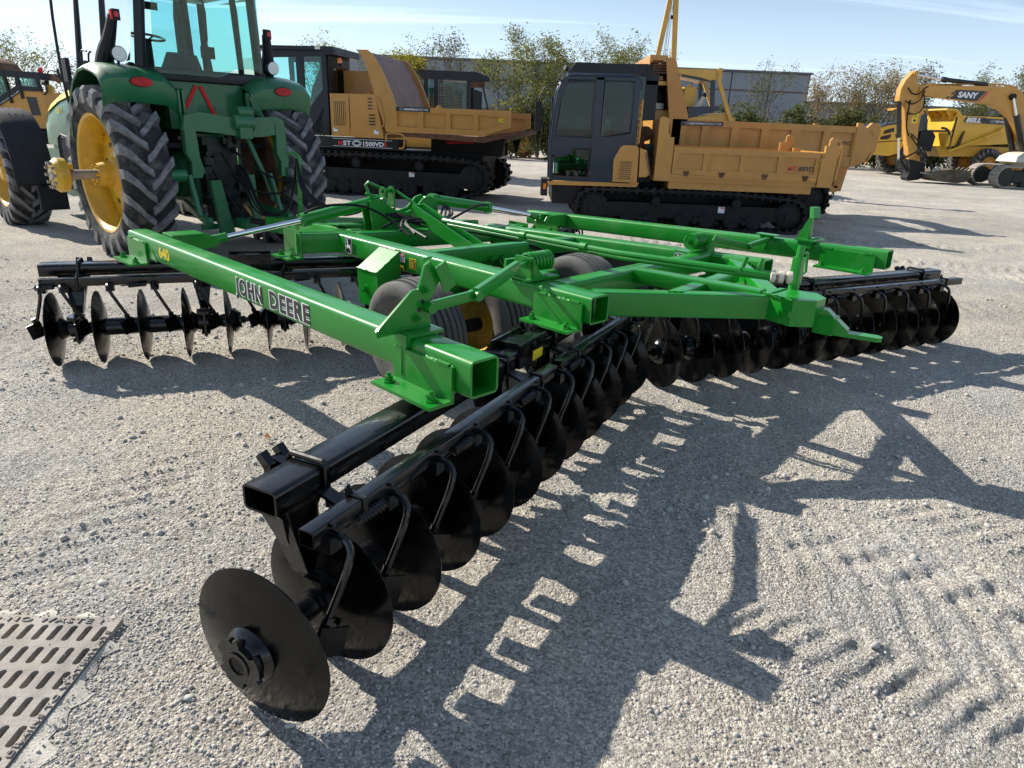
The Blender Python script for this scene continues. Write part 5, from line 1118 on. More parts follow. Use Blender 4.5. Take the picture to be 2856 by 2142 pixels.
for sx in (-1, 1):
    yb = MB(); v = []
    for y, hw_, zt2 in secs: v += [(sx*(hw_*.975+.004), y, zt2-.17), (sx*(hw_*.83+.004), y, zt2-.055)]
    yb.add(v, [(2*i, 2*i+2, 2*i+3, 2*i+1) for i in range(len(secs)-1)]); yb.build('yellow_stripe', ydec, hood)
    vt = MB(); vt.prism([(2.9, 1.15), (2.78, 1.85), (2.90, 1.80), (3.02, 1.15)], (sx*.474, 0, 0), (0, 1, 0), (0, 0, 1), .006, N=(sx, 0, 0)); vt.prism([(3.2, 1.15), (3.15, 1.76), (3.24, 1.72), (3.34, 1.15)], (sx*.474, 0, 0), (0, 1, 0), (0, 0, 1), .006, N=(sx, 0, 0)); vt.build('side_grille', bdec, hood)
    vt = MB(); vt.prism([(1.5, .95), (1.5, 1.60), (1.8, 1.74), (2.2, 1.66), (2.5, 1.40), (2.62, .95)], (sx*.476, 0, 0), (0, 1, 0), (0, 0, 1), .004, N=(sx, 0, 0)); vt.build('engine_side', dark, hood)
lettering('8285 R', 'model_number', hood, (-.462, 3.95, 1.60), (0, -1, 0), (0, 0, 1), .085, ydec, bold=.02, width=.30)
hl = MB(); hl.prism([(4.5, 1.50), (4.72, 1.50), (4.78, 1.30), (4.70, 1.10), (4.60, 1.25)], (-.385, 0, 0), (.12, 1, 0), (0, 0, 1), .02, N=(-1, 0, 0)); hl.build('headlight', lamp, hood)
ch = MB(); ch.bb(-.33, .33, 1.2, 4.9, .62, 1.12); ch.add([(-.52, 2.2, .62), (-.52, 3.5, 1.10), (-.52, 4.9, 1.02), (-.52, 4.9, .5), (-.30, 2.2, .62), (-.30, 3.5, 1.10), (-.30, 4.9, 1.02), (-.30, 4.9, .5)], [(0, 1, 2, 3), (7, 6, 5, 4), (0, 4, 5, 1), (1, 5, 6, 2), (2, 6, 7, 3), (3, 7, 4, 0)]); ch.bb(-.6, .6, 2.95, 3.2, .60, .85); ch.bb(-.95, .95, 3.0, 3.15, .66, .80); ch.build('front_frame', gdark, T0)
MB().add([(-.56, 4.9, .42), (-.56, 1.55, 1.05), (-.56, 1.55, .86), (-.56, 3.5, .36), (-.50, 4.9, .42), (-.50, 1.55, 1.05), (-.50, 1.55, .86), (-.50, 3.5, .36)], [(0, 1, 2, 3), (7, 6, 5, 4), (0, 4, 5, 1), (1, 5, 6, 2), (2, 6, 7, 3), (3, 7, 4, 0)]).build('side_rail', gdark, T0)
# front mudguards and fuel tank
for sx in (-1, 1):
    m = MB(); v = []; arc = []
    for k in range(11): t = R_(18+k*15.5); arc.append((3.45-.84*math.cos(t), .78+.85*math.sin(t)))
    arc = [(2.60, .62)]+arc[0:9]
    for y, z in arc: v += [(sx*1.0, y, z), (sx*1.06, y, z+.02), (sx*1.44, y, z+.02), (sx*1.49, y, z-.03)]
    nn_ = len(arc); m.add(v+[(x, y+(3.45-y)*.03, z-.02) for x, y, z in v], [(i*4+k, i*4+k+1, i*4+k+5, i*4+k+4) for i in range(nn_-1) for k in range(3)]+[(4*nn_+i*4+k+4, 4*nn_+i*4+k+5, 4*nn_+i*4+k+1, 4*nn_+i*4+k) for i in range(nn_-1) for k in range(3)]+[((i+1)*4+3, i*4+3, 4*nn_+i*4+3, 4*nn_+(i+1)*4+3) for i in range(nn_-1)]+[(i*4, (i+1)*4, 4*nn_+(i+1)*4, 4*nn_+i*4) for i in range(nn_-1)])
    g_o = m.build('front_mudguard', plastic, T0)
    for q in (1.14, 1.22, 1.30):
        MB().tube([(sx*q, arc[i][0], arc[i][1]+.024) for i in range(4, 8)], .008, 5).build('guard_rib', plastic, g_o)
m = MB(); m.tube([(-.98, 1.75, 1.30), (-1.0, 2.10, 1.35), (-1.0, 2.15, 1.1), (-1.0, 2.1, .72), (-.98, 1.9, .66)], .016, 8, smooth=1); m.bb(-1.0, -.62, 1.55, 2.12, .62, 1.30); m.build('fuel_tank_step', plastic, T0)
MB().bb(-1.30, -.95, 2.36, 2.44, .30, .62).build('mud_flap', plastic, T0)
MB().tube([(.62, 1.62, 2.0), (.62, 1.62, 2.95), (.62, 1.55, 3.2)], .055, 14).build('exhaust', dark, T0)
# ------------------------------------------------------------------ tracked dumpers
def undercarriage(T, y0, wd, circ, top_r, bot_r, frame_z, pitch=.15, lug=.045, sprk=0, th=.035, depth=None):
    """one rubber track run at y0..y0+wd with sprocket, idler, rollers and frame"""
    path = circle_hull(circ)
    tb = track_belt(path, y0, y0+wd, th, pitch, lug, .05).build('rubber_track', rubber, T, None, 25)
    for i, (x, z, r) in enumerate((circ[0], circ[1])):
        m = MB(); rr = r-th-.02; m.lathe((x, y0+.05, z), (0, 1, 0), [(0, rr*.55), (.02, rr*.85), (.04, rr), (wd-.14, rr), (wd-.12, rr*.85)], 28); m.cyl((x, y0+.02, z), (x, y0+.06, z), rr*.35, 20)
        for k in range(10): m.cyl((x+rr*.7*math.cos(k*.628), y0+.045, z+rr*.7*math.sin(k*.628)), (x+rr*.7*math.cos(k*.628), y0+.065, z+rr*.7*math.sin(k*.628)), .016, 6)
        if i == sprk:
            for k in range(13):
                t = 2*math.pi*k/13; m.box((x+(rr+.01)*math.cos(t), y0+wd/2-.03, z+(rr+.01)*math.sin(t)), (.06, .10, .05), rot=Matrix.Rotation(-t, 3, 'Y'))
        m.build('drive_sprocket' if i == sprk else 'idler_wheel', dark, T)
    for x, z, r in top_r:
        MB().lathe((x, y0+.03, z), (0, 1, 0), [(0, r*.3), (0, r*.72), (.015, r*.75), (.02, r), (.06, r), (.065, r*.7), (wd-.1, r*.7), (wd-.1, .01)], 22).build('carrier_roller', dark, T)
    for x, z, r in bot_r:
        w_ = MB().lathe((x, y0+.04, z), (0, 1, 0), [(0, r*.25), (0, r*.75), (.012, r*.8), (.02, r*.92), (.03, r), (.09, r), (.1, r*.75), (wd-.16, r*.75), (wd-.15, r), (wd-.1, r), (wd-.1, .01)], 26); w_.build('track_roller', dark, T)
    m = MB(); xa, xb = circ[0][0]+circ[0][2]*.55, circ[1][0]-circ[1][2]*.75
    m.prism([(xa, frame_z[0]), (xb+.25, frame_z[0]), (xb+.25, frame_z[1]-.10), (xb, frame_z[1]), (xa+.12, frame_z[1]), (xa, frame_z[1]-.06)], (0, y0+.10, 0), (1, 0, 0), (0, 0, 1), wd-.2, N=(0, 1, 0))
    for a, b in zip(bot_r[0::2], bot_r[1::2]):
        cx = (a[0]+b[0])/2; m.prism([(a[0]-.03, a[1]), (b[0]+.03, b[1]), (cx+.16, frame_z[0]+.02), (cx-.16, frame_z[0]+.02)], (0, y0+.035, 0), (1, 0, 0), (0, 0, 1), .025, N=(0, 1, 0)); m.cyl((cx, y0+.02, frame_z[0]-.03), (cx, y0+.07, frame_z[0]-.03), .045, 14)
    for k in range(7): x = xa+.2+(xb-xa-.3)*k/6; m.bb(x-.05, x+.05, y0+.09, y0+.105, frame_z[0]+.04, frame_z[0]+.09)
    m.build('track_frame', dark, T)
    return tb
def sticker(par, x, y, z, w_, h_, top=redd):
    d = decal(par, (x, y, z), (1, 0, 0), (0, 0, 1), w_, h_, white, 'warning_sticker'); decal(d, (x+w_*.35, y-.002, z+h_*.72), (1, 0, 0), (0, 0, 1), w_*.6, h_*.2, top, 'sticker_band'); return d
def cabside(T, mat, pts, holes, y, name='cab_side', th=.06):
    """cab side as bars round window openings: outline corner points as tube plus infill plates given in pts"""
    pass
# ---- small dumper, slate cab on the left (front), bed to the right
A = thing('tracked_dumper', (3.0, 12.9, 0), 0, 'tan tracked dumper with slate blue cab on the left and dropside bed, nearest dumper', 'tracked dumper', 'tracked dumpers parked in the yard')
lo_t = [(-1.64, .36, .34), (2.02, .32, .32)]; rl = [(-.98, .15, .14), (-.55, .15, .14), (.06, .17, .16), (.50, .17, .16), (.98, .17, .16), (1.38, .17, .16)]
hull8 = lo_t+[(-1.2, .145, .145), (1.62, .145, .145), (-.9, .60, .09), (.95, .62, .09)]
undercarriage(A, .05, .50, hull8, [(-.48, .49, .085), (1.01, .51, .085)], rl, (.20, .46), .155, .032, 0, .045)
undercarriage(A, 1.70, .50, hull8, [(-.48, .49, .085)], rl[:4], (.20, .46), .155, .032, 0, .045)
sticker(A, .70, .148, .33, .12, .11)
m = MB(); m.bb(-2.35, 2.25, .60, 1.65, .42, .78); m.bb(-2.40, -1.85, .15, 2.1, .38, .74); m.build('chassis', dark, A)
m = MB(); m.prism([(-2.50, .72), (-.88, .74), (-.84, .82), (-2.52, .78)], (0, .02, 0), (1, 0, 0), (0, 0, 1), 1.1, N=(0, 1, 0)); m.build('floor_frame', tan, A)
m = MB(); m.bb(-2.62, -2.50, .03, .55, .52, .82); fl = m.build('front_light_box', plastic, A); MB().bb(-2.585, -2.53, .018, .03, .64, .74).build('indicator', amber, fl)
# cab shell (y 0.02 .. 1.05)
cs = MB(); cy0, cy1 = .02, 1.06
def wallbars(m, y, mirror=1):
    P2 = lambda x, z: Vector((x, y, z))
    out_ = [(-2.48, .80), (-2.50, 1.48), (-2.46, 2.05), (-2.42, 2.32), (-2.36, 2.50), (-2.24, 2.575), (-1.12, 2.60), (-1.02, 2.55), (-.98, 2.40)]
    m.tube([P2(x+.03, z-.02) for x, z in out_], .036, 10)
    m.tube([P2(-.99, 2.5), P2(-1.0, 1.7), P2(-1.02, .82)], .035, 10)
wallbars(cs, cy0+.035); wallbars(cs, cy1-.035)
# rear upper rail & door posts
for y in (cy0, cy1-.05):
    cs.prism([(-1.76, .80), (-1.62, .80), (-1.62, 2.56), (-1.76, 2.56)], (0, y, 0), (1, 0, 0), (0, 0, 1), .05, N=(0, 1, 0))
    cs.prism([(-1.62, .80), (-1.02, .80), (-1.02, 1.66), (-1.62, 1.56)], (0, y, 0), (1, 0, 0), (0, 0, 1), .05, N=(0, 1, 0))
    cs.prism([(-2.47, 1.22), (-2.36, 1.20), (-2.19, 1.25), (-2.08, 1.37), (-1.76, 1.37), (-1.76, 1.55), (-2.44, 1.55)], (0, y, 0), (1, 0, 0), (0, 0, 1), .05, N=(0, 1, 0))
    cs.prism([(-2.46, .80), (-1.76, .80), (-1.76, .86), (-2.42, .87), (-2.42, 1.24), (-2.47, 1.24)], (0, y, 0), (1, 0, 0), (0, 0, 1), .05, N=(0, 1, 0))
    cs.prism([(-2.40, 2.46), (-2.30, 2.535), (-1.05, 2.56), (-1.05, 2.52), (-2.28, 2.49)], (0, y, 0), (1, 0, 0), (0, 0, 1), .05, N=(0, 1, 0))
    cs.prism([(-1.08, 1.60), (-1.0, 1.62), (-1.0, 2.56), (-1.08, 2.54)], (0, y+.002, 0), (1, 0, 0), (0, 0, 1), .045, N=(0, 1, 0))
    cs.prism([(-2.47, 1.50), (-2.42, 1.50), (-2.36, 2.20), (-2.24, 2.50), (-2.34, 2.52), (-2.43, 2.2)], (0, y+.002, 0), (1, 0, 0), (0, 0, 1), .045, N=(0, 1, 0))
cs.bb(-2.25, -1.05, cy0+.06, cy1-.06, 2.57, 2.615); cs.bb(-1.06, -.99, cy0+.06, cy1-.06, .82, 1.65)
cab8 = cs.build('cab_shell', cabblue, A)
sp_ = MB(); 
for z_, x_ in ((1.55, -1.755),): sp_.bb(-1.762, -1.752, .012, .018, .84, 2.52)
sp_.build('door_seam', bdec, cab8)
m = MB(); m.prism([(-2.41, 1.56), (-1.765, 1.56), (-1.765, 2.49), (-2.26, 2.47), (-2.35, 2.20)], (0, cy0+.012, 0), (1, 0, 0), (0, 0, 1), .006, N=(0, 1, 0)); m.build('door_glass', cglass, A)
m = MB(); m.prism([(-1.615, 1.57), (-1.09, 1.66), (-1.09, 2.52), (-1.615, 2.51)], (0, cy0+.012, 0), (1, 0, 0), (0, 0, 1), .006, N=(0, 1, 0)); m.build('rear_side_glass', cglass, A)
m = MB(); m.prism([(-2.41, .87), (-1.77, .87), (-1.77, 1.36), (-2.08, 1.36), (-2.19, 1.24), (-2.41, 1.20)], (0, cy0+.012, 0), (1, 0, 0), (0, 0, 1), .006, N=(0, 1, 0)); m.build('lower_door_glass', cglass, A)
fr_ = MB()
for poly in ([(-2.40, 1.56), (-1.78, 1.56), (-1.78, 2.47), (-2.25, 2.45), (-2.34, 2.20)], [(-1.60, 1.575), (-1.10, 1.665), (-1.10, 2.50), (-1.60, 2.495)], [(-2.40, .87), (-1.78, .87), (-1.78, 1.35), (-2.08, 1.35), (-2.19, 1.23), (-2.40, 1.20)]):
    fr_.tube([(x, cy0+.008, z) for x, z in poly], .016, 6, closed=True)
fr_.build('window_seal', bdec, cab8)
m = MB(); m.prism([(-2.41, 1.56), (-1.765, 1.56), (-1.765, 2.49), (-2.26, 2.47), (-2.35, 2.20)], (0, cy1-.02, 0), (1, 0, 0), (0, 0, 1), .006, N=(0, 1, 0)); m.prism([(-1.615, 1.57), (-1.09, 1.66), (-1.09, 2.52), (-1.615, 2.51)], (0, cy1-.02, 0), (1, 0, 0), (0, 0, 1), .006, N=(0, 1, 0)); m.build('far_glass', cglass, A)
m = MB(); m.add([(-2.44, cy0+.08, 1.0), (-2.44, cy1-.08, 1.0), (-2.27, cy1-.08, 2.50), (-2.27, cy0+.08, 2.50)], [(0, 1, 2, 3)]); m.build('windscreen', cglass, A)
m = MB(); m.tube([(-1.35, .5, .95), (-1.38, .5, 1.35), (-1.25, .5, 1.9), (-1.22, .5, 2.1)], [.24, .26, .22, .12], 12, smooth=1); m.box((-1.6, .5, 1.25), (.5, .48, .14)); m.build('seat', seatm, A)
m = MB(); m.tube([(-2.1, .5, .9), (-2.05, .5, 1.6)], .07, 10); c_ = Vector((-1.98, .5, 1.72)); m.tube([c_+Vector((.10*math.cos(t), .19*math.sin(t), .16*math.cos(t))) for t in [2*math.pi*k/24 for k in range(24)]], .014, 6, closed=True); m.bb(-2.30, -2.0, .3, .95, .9, 1.25); m.bb(-1.95, -1.1, .08, .28, 1.0, 1.5); m.build('cab_controls', interior, A)
MB().tube([(-2.12+.012*k, .25, 2.27+.018*(k % 2)) for k in range(30)], .005, 4).build('coiled_cord', interior, A)
m = MB(); m.tube([(-2.35, .9, 2.45), (-2.62, .9, 2.42), (-2.72, .9, 2.2), (-2.72, .9, 2.1)], .014, 6, smooth=1); m.bb(-2.78, -2.66, .82, .98, 1.62, 2.14); m.build('mirror', plastic, A)
m = MB(); m.prism([(-1.33, .82), (-1.345, 1.20), (-1.24, 1.42), (-1.18, 1.455), (-.95, 1.455), (-.91, 1.40), (-.89, .82)], (0, -.015, 0), (1, 0, 0), (0, 0, 1), .75, N=(0, 1, 0)); eb = m.build('engine_cover', tan, A)
MB().bb(-1.255, -.985, -.022, -.012, .85, 1.21).build('cover_hatch', tan, eb)
for i in range(9):
    for j in range(6 if i % 2 == 0 else 5):
        MB().cyl((-1.215+.0395*j+(.0195 if i % 2 else 0)-.0015*i, -.0225, 1.170-.0355*i), (-1.215+.0395*j+(.0195 if i % 2 else 0)-.0015*i, -.0262, 1.170-.0355*i), .013, 8).build('vent_hole', bdec, eb)
m = MB(); m.add([(-.885, -.01, 1.42), (-.76, .02, 1.38), (-.66, .02, .98), (-.72, .02, .92), (-.86, -.01, .92), (-.885, .7, 1.42), (-.76, .7, 1.38), (-.66, .7, .98), (-.72, .7, .92), (-.86, .7, .92)], [(0, 4, 3, 2, 1), (5, 6, 7, 8, 9), (0, 1, 6, 5), (1, 2, 7, 6), (2, 3, 8, 7), (3, 4, 9, 8), (4, 0, 5, 9)]); rb = m.build('radiator_guard', tan, A)
for i in range(12): MB().beam((-.79+.010*i, .008, 1.33-.034*i), (-.735+.010*i, .012, 1.325-.034*i), .012, .014).build('louvre', bdec, rb)
m = MB(); m.bb(-1.0, -.90, .10, .14, 1.48, 2.2)
for i in range(6): m.bb(-1.0, -.905, .07, .10, 1.56+.11*i, 1.60+.11*i)
m.bb(-.925, -.895, .06, .12, 1.5, 2.22); m.build('rear_grille', tan, A)
m = MB(); m.cyl((-.72, .55, 1.66), (-.72, .95, 1.66), .13, 22); m.tube([(-.80, .5, 1.30), (-.80, .5, 1.50), (-.76, .5, 1.62)], .055, 14, smooth=1); m.build('exhaust_muffler', rust, A)
MB().bb(-.88, -.70, .15, .65, 1.09, 1.19).build('bracket', tan, A)
m = MB(); m.bb(-.84, -.55, .5, 1.7, .80, 1.45)
for i in range(12): m.box((rnd.uniform(-.80, -.58), rnd.uniform(.4, .55), rnd.uniform(.85, 1.5)), (.10, .10, .09))
m.build('engine', darkgrease, A)
# dropside bed
m = MB(); m.prism([(-.59, .90), (-.30, .905), (-.30, 1.62), (-.36, 1.62), (-.42, 1.69), (-.42, 1.93), (-.53, 1.96), (-.59, 1.93)], (0, -.02, 0), (1, 0, 0), (0, 0, 1), .05, N=(0, 1, 0)); m.bb(-.57, -.50, .03, 2.1, .92, 1.90); m.prism([(-.59, .90), (-.30, .905), (-.30, 1.62), (-.59, 1.93)], (0, 2.09, 0), (1, 0, 0), (0, 0, 1), .05, N=(0, 1, 0)); m.build('bed_headboard', tan, A)
m = MB(); m.bb(-.59, 2.62, .0, 2.14, .87, .95); m.bb(-.30, 2.30, .03, 2.11, .74, .87); m.build('bed_floor', tan, A)
pn = [(-.20+.01, .26, 1.09, 1.345), (.36, .925, 1.10, 1.35), (1.03, 1.60, 1.11, 1.355), (1.71, 2.27, 1.12, 1.365)]
ds = panelled_side(A, 'drop_side', tan, -.28, 2.345, 1.0, 1.465, -.03, pn, .03, .03)
MB().bb(-.30, 2.345, -.022, .03, .945, .995).build('side_sill', tan, A)
panelled_side(A, 'drop_side', tan, -.28, 2.345, .95, 1.465, 2.09, pn, .03, .03)
for x in (-.02, .62, 1.40, 2.13):
    h = MB(); h.prism([(-.055, .04), (.055, .04), (.03, -.05), (-.03, -.05)], (x, -.045, 1.02), (1, 0, 0), (0, 0, 1), .014, N=(0, 1, 0)); h.cyl((x-.05, -.042, 1.035), (x+.05, -.042, 1.035), .014, 8); h.build('side_hinge', rust, ds)
lettering('MST-', 'model_lettering', ds, (1.80, -.004, 1.135), (1, 0, 0), (0, 0, 1), .085, redd, shear=.25, bold=.02, width=.175)
lettering('800VD', 'model_lettering', ds, (1.985, -.004, 1.138), (1, 0, 0), (0, 0, 1), .085, bdec, shear=.25, bold=.02, width=.27)
m = MB(); m.prism([(2.355, .875), (2.62, .88), (2.635, 1.585), (2.40, 1.585), (2.40, 1.47), (2.355, 1.47)], (0, -.05, 0), (1, 0, 0), (0, 0, 1), .07, N=(0, 1, 0)); p2 = MB(); p2.prism([(2.355, .875), (2.62, .88), (2.635, 1.585), (2.40, 1.585)], (0, 2.1, 0), (1, 0, 0), (0, 0, 1), .07, N=(0, 1, 0))
for y, m_ in ((-.03, m), (2.10, p2)): m_.prism([(2.46, 1.58), (2.58, 1.58), (2.595, 1.66), (2.57, 1.71), (2.50, 1.725), (2.465, 1.68)], (0, y, 0), (1, 0, 0), (0, 0, 1), .05, N=(0, 1, 0))
m.build('tail_post', tan, A); p2.build('tail_post', tan, A)
m = MB(); m.bb(2.56, 2.62, .04, 2.08, .92, 1.47); m.tube([(2.52, .0, 1.69), (2.68, 0, 1.66), (2.70, 0, 1.5), (2.68, 0, 1.0)], .025, 8, smooth=1); m.build('tailgate', tan, A)
m = MB(); m.prism([(2.02, 1.45), (2.02, 1.60), (2.13, 1.62), (2.13, 1.72), (2.18, 1.755), (2.24, 1.74), (2.34, 1.45)], (0, 1.2, 0), (1, 0, 0), (0, 0, 1), .05, N=(0, 1, 0)); m.bb(2.24, 2.38, 1.05, 1.2, 1.45, 1.52); m.build('tailgate_latch', tan, A)
MB().tube([(2.31, -.045, 1.30), (2.41, -.055, 1.43)], .014, 6).build('latch_handle', tan, A)
m = MB(); m.prism([(2.05, .87), (2.28, .87), (2.33, .80), (2.20, .68), (2.10, .76)], (0, .45, 0), (1, 0, 0), (0, 0, 1), .06, N=(0, 1, 0)); m.cyl((2.20, .40, .74), (2.20, .55, .74), .04, 14); m.build('tipping_hinge', tan, A)

# ---- bigger dumper right behind it
B = thing('tracked_dumper', (5.0, 15.5, 0), 0, 'tall tan tracked dumper with high headboard standing behind the small dumper', 'tracked dumper', 'tracked dumpers parked in the yard')
hull20 = [(-3.3, .45, .43), (1.42, .42, .40), (-2.8, .17, .17), (1.0, .17, .17), (-2.2, .82, .1), (.6, .84, .1)]
rl20 = [(-2.6+.50*k, .2, .18) for k in range(8)]
undercarriage(B, .05, .60, hull20, [(-1.6, .68, .1), (.5, .68, .1)], rl20, (.26, .58), .17, .04, 0, .05)
undercarriage(B, 2.0, .60, hull20, [], rl20[:4], (.26, .58), .17, .04, 0, .05)
m = MB(); m.bb(-3.9, 1.9, .75, 1.9, .5, .95); m.build('chassis', dark, B)
# cab
cb = MB(); cb.prism([(-4.05, 1.1), (-4.09, 2.70), (-4.02, 2.90), (-3.96, 2.97), (-2.30, 3.02), (-2.26, 1.1), (-2.36, 1.1), (-2.40, 2.80), (-3.98, 2.76), (-3.95, 1.1)], (0, .12, 0), (1, 0, 0), (0, 0, 1), .06, N=(0, 1, 0))
cb.prism([(-4.05, 1.1), (-4.09, 2.70), (-4.02, 2.90), (-3.96, 2.97), (-2.30, 3.02), (-2.26, 1.1), (-2.36, 1.1), (-2.40, 2.80), (-3.98, 2.76), (-3.95, 1.1)], (0, 1.22, 0), (1, 0, 0), (0, 0, 1), .06, N=(0, 1, 0))
cb.bb(-3.95, -2.30, .18, 1.22, 2.94, 3.0); cb.bb(-3.2, -3.1, .12, .18, 1.2, 2.8); cb.bb(-2.45, -2.20, .10, 1.28, 1.0, 3.01); cb.bb(-4.0, -2.3, .12, .18, 1.1, 1.6)
cb.tube([(-4.12, .14, 2.86), (-4.18, .10, 2.88)], .05, 8); cb.build('cab_shell', cabblack, B)
m = MB(); m.bb(-3.95, -3.2, .14, .15, 1.6, 2.78); m.bb(-3.1, -2.45, .14, .15, 1.6, 2.78); m.build('side_glass', cglass, B)
m = MB(); m.bb(-4.2, -4.05, .05, .25, 1.0, 1.9); m.tube([(-4.05, .2, 2.3), (-4.25, .1, 2.2), (-4.32, .05, 2.0)], .015, 6); m.bb(-4.42, -4.24, .02, .12, 1.55, 2.30); m.build('mirror', plastic, B)
for k in range(7): MB().tube([(-4.22+.0*k, -.25, .95+.14*k), (-4.05, -.25, .95+.14*k)], .014, 5).build('ladder_rung', plastic, B)
# headboard
m = MB(); m.prism([(-2.11, 3.12), (-2.02, 3.15), (-1.90, 3.10), (-1.52, 2.05), (-1.52, 1.35), (-1.86, 1.35), (-1.86, 1.70)], (0, .0, 0), (1, 0, 0), (0, 0, 1), .06, N=(0, 1, 0)); m.prism([(-2.11, 3.12), (-1.90, 3.10), (-1.52, 2.05), (-1.52, 1.35), (-1.86, 1.70)], (0, 2.3, 0), (1, 0, 0), (0, 0, 1), .06, N=(0, 1, 0))
m.add([(-2.05, .06, 3.10), (-2.05, 2.3, 3.10), (-1.80, 2.3, 1.75), (-1.80, .06, 1.75), (-2.01, .06, 3.10), (-2.01, 2.3, 3.10), (-1.76, 2.3, 1.75), (-1.76, .06, 1.75)], [(0, 3, 2, 1), (4, 5, 6, 7), (0, 1, 5, 4), (3, 7, 6, 2), (0, 4, 7, 3), (1, 2, 6, 5)]); m.build('headboard', tan, B)
m = MB(); m.prism([(-2.44, 3.18), (-2.08, 3.18), (-2.08, 3.12), (-2.14, 3.08), (-2.36, 3.08), (-2.44, 3.0)], (0, .0, 0), (1, 0, 0), (0, 0, 1), 2.36, N=(0, 1, 0)); m.bb(-2.40, -2.10, .2, 2.2, 2.72, 2.80); m.build('canopy', tan, B)
m = MB()
for i in range(5): m.bb(-2.36, -2.02, .06, .09, 2.84+.05*i, 2.87+.05*i)
m.bb(-2.30, -1.90, 1.2, 1.3, 1.5, 3.05); m.build('canopy_grille', rust, B)
en = MB(); en.cyl((-2.12, .5, 2.15), (-2.12, .5, 2.45), .16, 20); en.cyl((-2.12, .5, 2.42), (-2.12, .5, 2.50), .18, 20); en.build('air_cleaner', dark, B); MB().cyl((-2.12, .5, 2.16), (-2.12, .5, 2.28), .165, 20).build('filter_band', white, B)
m = MB(); m.prism([(-2.42, 1.86), (-1.86, 1.86), (-1.86, 2.14), (-2.42, 2.14)], (0, .3, 0), (1, 0, 0), (0, 0, 1), 1.6, N=(0, 1, 0)); m.bb(-2.45, -2.0, .1, .3, 2.62, 2.70); m.build('engine_housing', orange, B)
m = MB()
for i in range(26): m.box((rnd.uniform(-2.4, -1.95), rnd.uniform(.2, .5), rnd.uniform(1.0, 1.9)), (.14, .12, .12))
m.bb(-2.45, -1.9, .35, 1.8, .9, 1.86); m.build('engine', darkgrease, B)
pn = [(-1.64, -1.19, 1.36, 1.80), (-1.04, -.56, 1.36, 1.81), (-.40, .08, 1.37, 1.82), (.25, .71, 1.37, 1.83), (.91, 1.40, 1.38, 1.84), (1.56, 2.05, 1.38, 1.85)]
m = MB()
sd = panelled_side(B, 'bed_side', tan, -1.83, 2.10, 1.16, 1.975, .0, pn, .05, .04)
panelled_side(B, 'bed_side', tan, -1.83, 2.10, 1.16, 1.975, 2.30, pn, .05, .04)
MB().bb(-1.83, 2.1, .05, 2.3, 1.12, 1.20).build('bed_floor', tan, B)
dealer_banner(sd, (-1.655, -.003, 1.855), (1, 0, .012), (0, 0, 1), .90, .085)
lettering('MST-2000VD', 'model_lettering', sd, (1.56, .045, 1.60), (1, 0, 0), (0, 0, 1), .075, bdec, shear=.25, bold=.01, width=.46)
m = MB(); m.prism([(2.08, 1.16), (2.08, 2.05), (2.17, 2.05), (2.44, 1.82), (2.50, 1.58), (2.36, 1.26), (2.20, 1.18)], (0, -.02, 0), (1, 0, 0), (0, 0, 1), .08, N=(0, 1, 0)); m.prism([(2.08, 1.16), (2.08, 2.05), (2.17, 2.05), (2.44, 1.82), (2.50, 1.58), (2.36, 1.26)], (0, 2.3, 0), (1, 0, 0), (0, 0, 1), .08, N=(0, 1, 0))
m.bb(2.40, 2.48, .06, 2.3, 1.3, 1.9); m.prism([(2.30, 1.95), (2.40, 2.06), (2.56, 2.05), (2.60, 1.9), (2.58, 1.5), (2.44, 1.24), (2.50, 1.6), (2.46, 1.84)], (0, .02, 0), (1, 0, 0), (0, 0, 1), .10, N=(0, 1, 0)); m.build('tail_section', tan, B)
m = MB(); m.prism([(1.90, 1.12), (2.22, 1.12), (2.16, .62), (1.84, .62)], (0, .35, 0), (1, 0, 0), (0, 0, 1), .10, N=(0, 1, 0)); m.cyl((2.02, .30, .76), (2.02, .46, .76), .07, 16); m.bb(1.6, 2.05, .3, 1.9, .6, .74); m.build('rear_bracket', tan, B)
MB().tube([(2.02, .4, .62), (2.0, .4, .52), (2.02, .4, .44), (2.05, .4, .52), (2.03, .4, .62)], .012, 6).build('tow_shackle', dark, B)

# ---- mid dumper with the scooped bed, behind the tractor
Dm = thing('tracked_dumper', (-2.0, 16.2, 0), R_(-11), 'tan tracked dumper with black cab and tall curved bed shield, right of the tractor', 'tracked dumper', 'tracked dumpers parked in the yard')
hull15 = [(-3.0, .50, .42), (.90, .55, .36), (-2.6, .19, .19), (.45, .19, .19), (-1.9, .86, .1), (0.0, .86, .1)]
rl15 = [(-2.60, .21, .18), (-2.25, .21, .18), (-1.90, .21, .18), (-1.50, .21, .18), (-1.05, .21, .18), (-.60, .21, .18), (-.10, .21, .18), (.38, .22, .18)]
undercarriage(Dm, .0, .60, hull15, [(-1.90, .76, .11), (-.36, .75, .11)], rl15, (.30, .62), .17, .04, 1, .05)
undercarriage(Dm, 2.0, .60, hull15, [(-.36, .75, .11)], rl15[4:], (.30, .62), .17, .04, 1, .05)
sticker(Dm, -.62, .09, .50, .13, .10)
m = MB(); m.bb(-3.2, 1.0, .62, 1.98, .45, 1.05); m.bb(-.3, 1.45, .75, .95, 1.02, 1.36); m.prism([(1.10, 1.42), (1.52, 1.48), (1.45, 1.02), (1.30, 1.0)], (0, .60, 0), (1, 0, 0), (0, 0, 1), .12, N=(0, 1, 0)); m.prism([(1.42, 1.36), (1.64, 1.42), (1.52, 1.04)], (0, 1.9, 0), (1, 0, 0), (0, 0, 1), .12, N=(0, 1, 0)); m.bb(-.3, 1.3, 1.9, 2.02, 1.0, 1.3); m.build('chassis', dark, Dm)
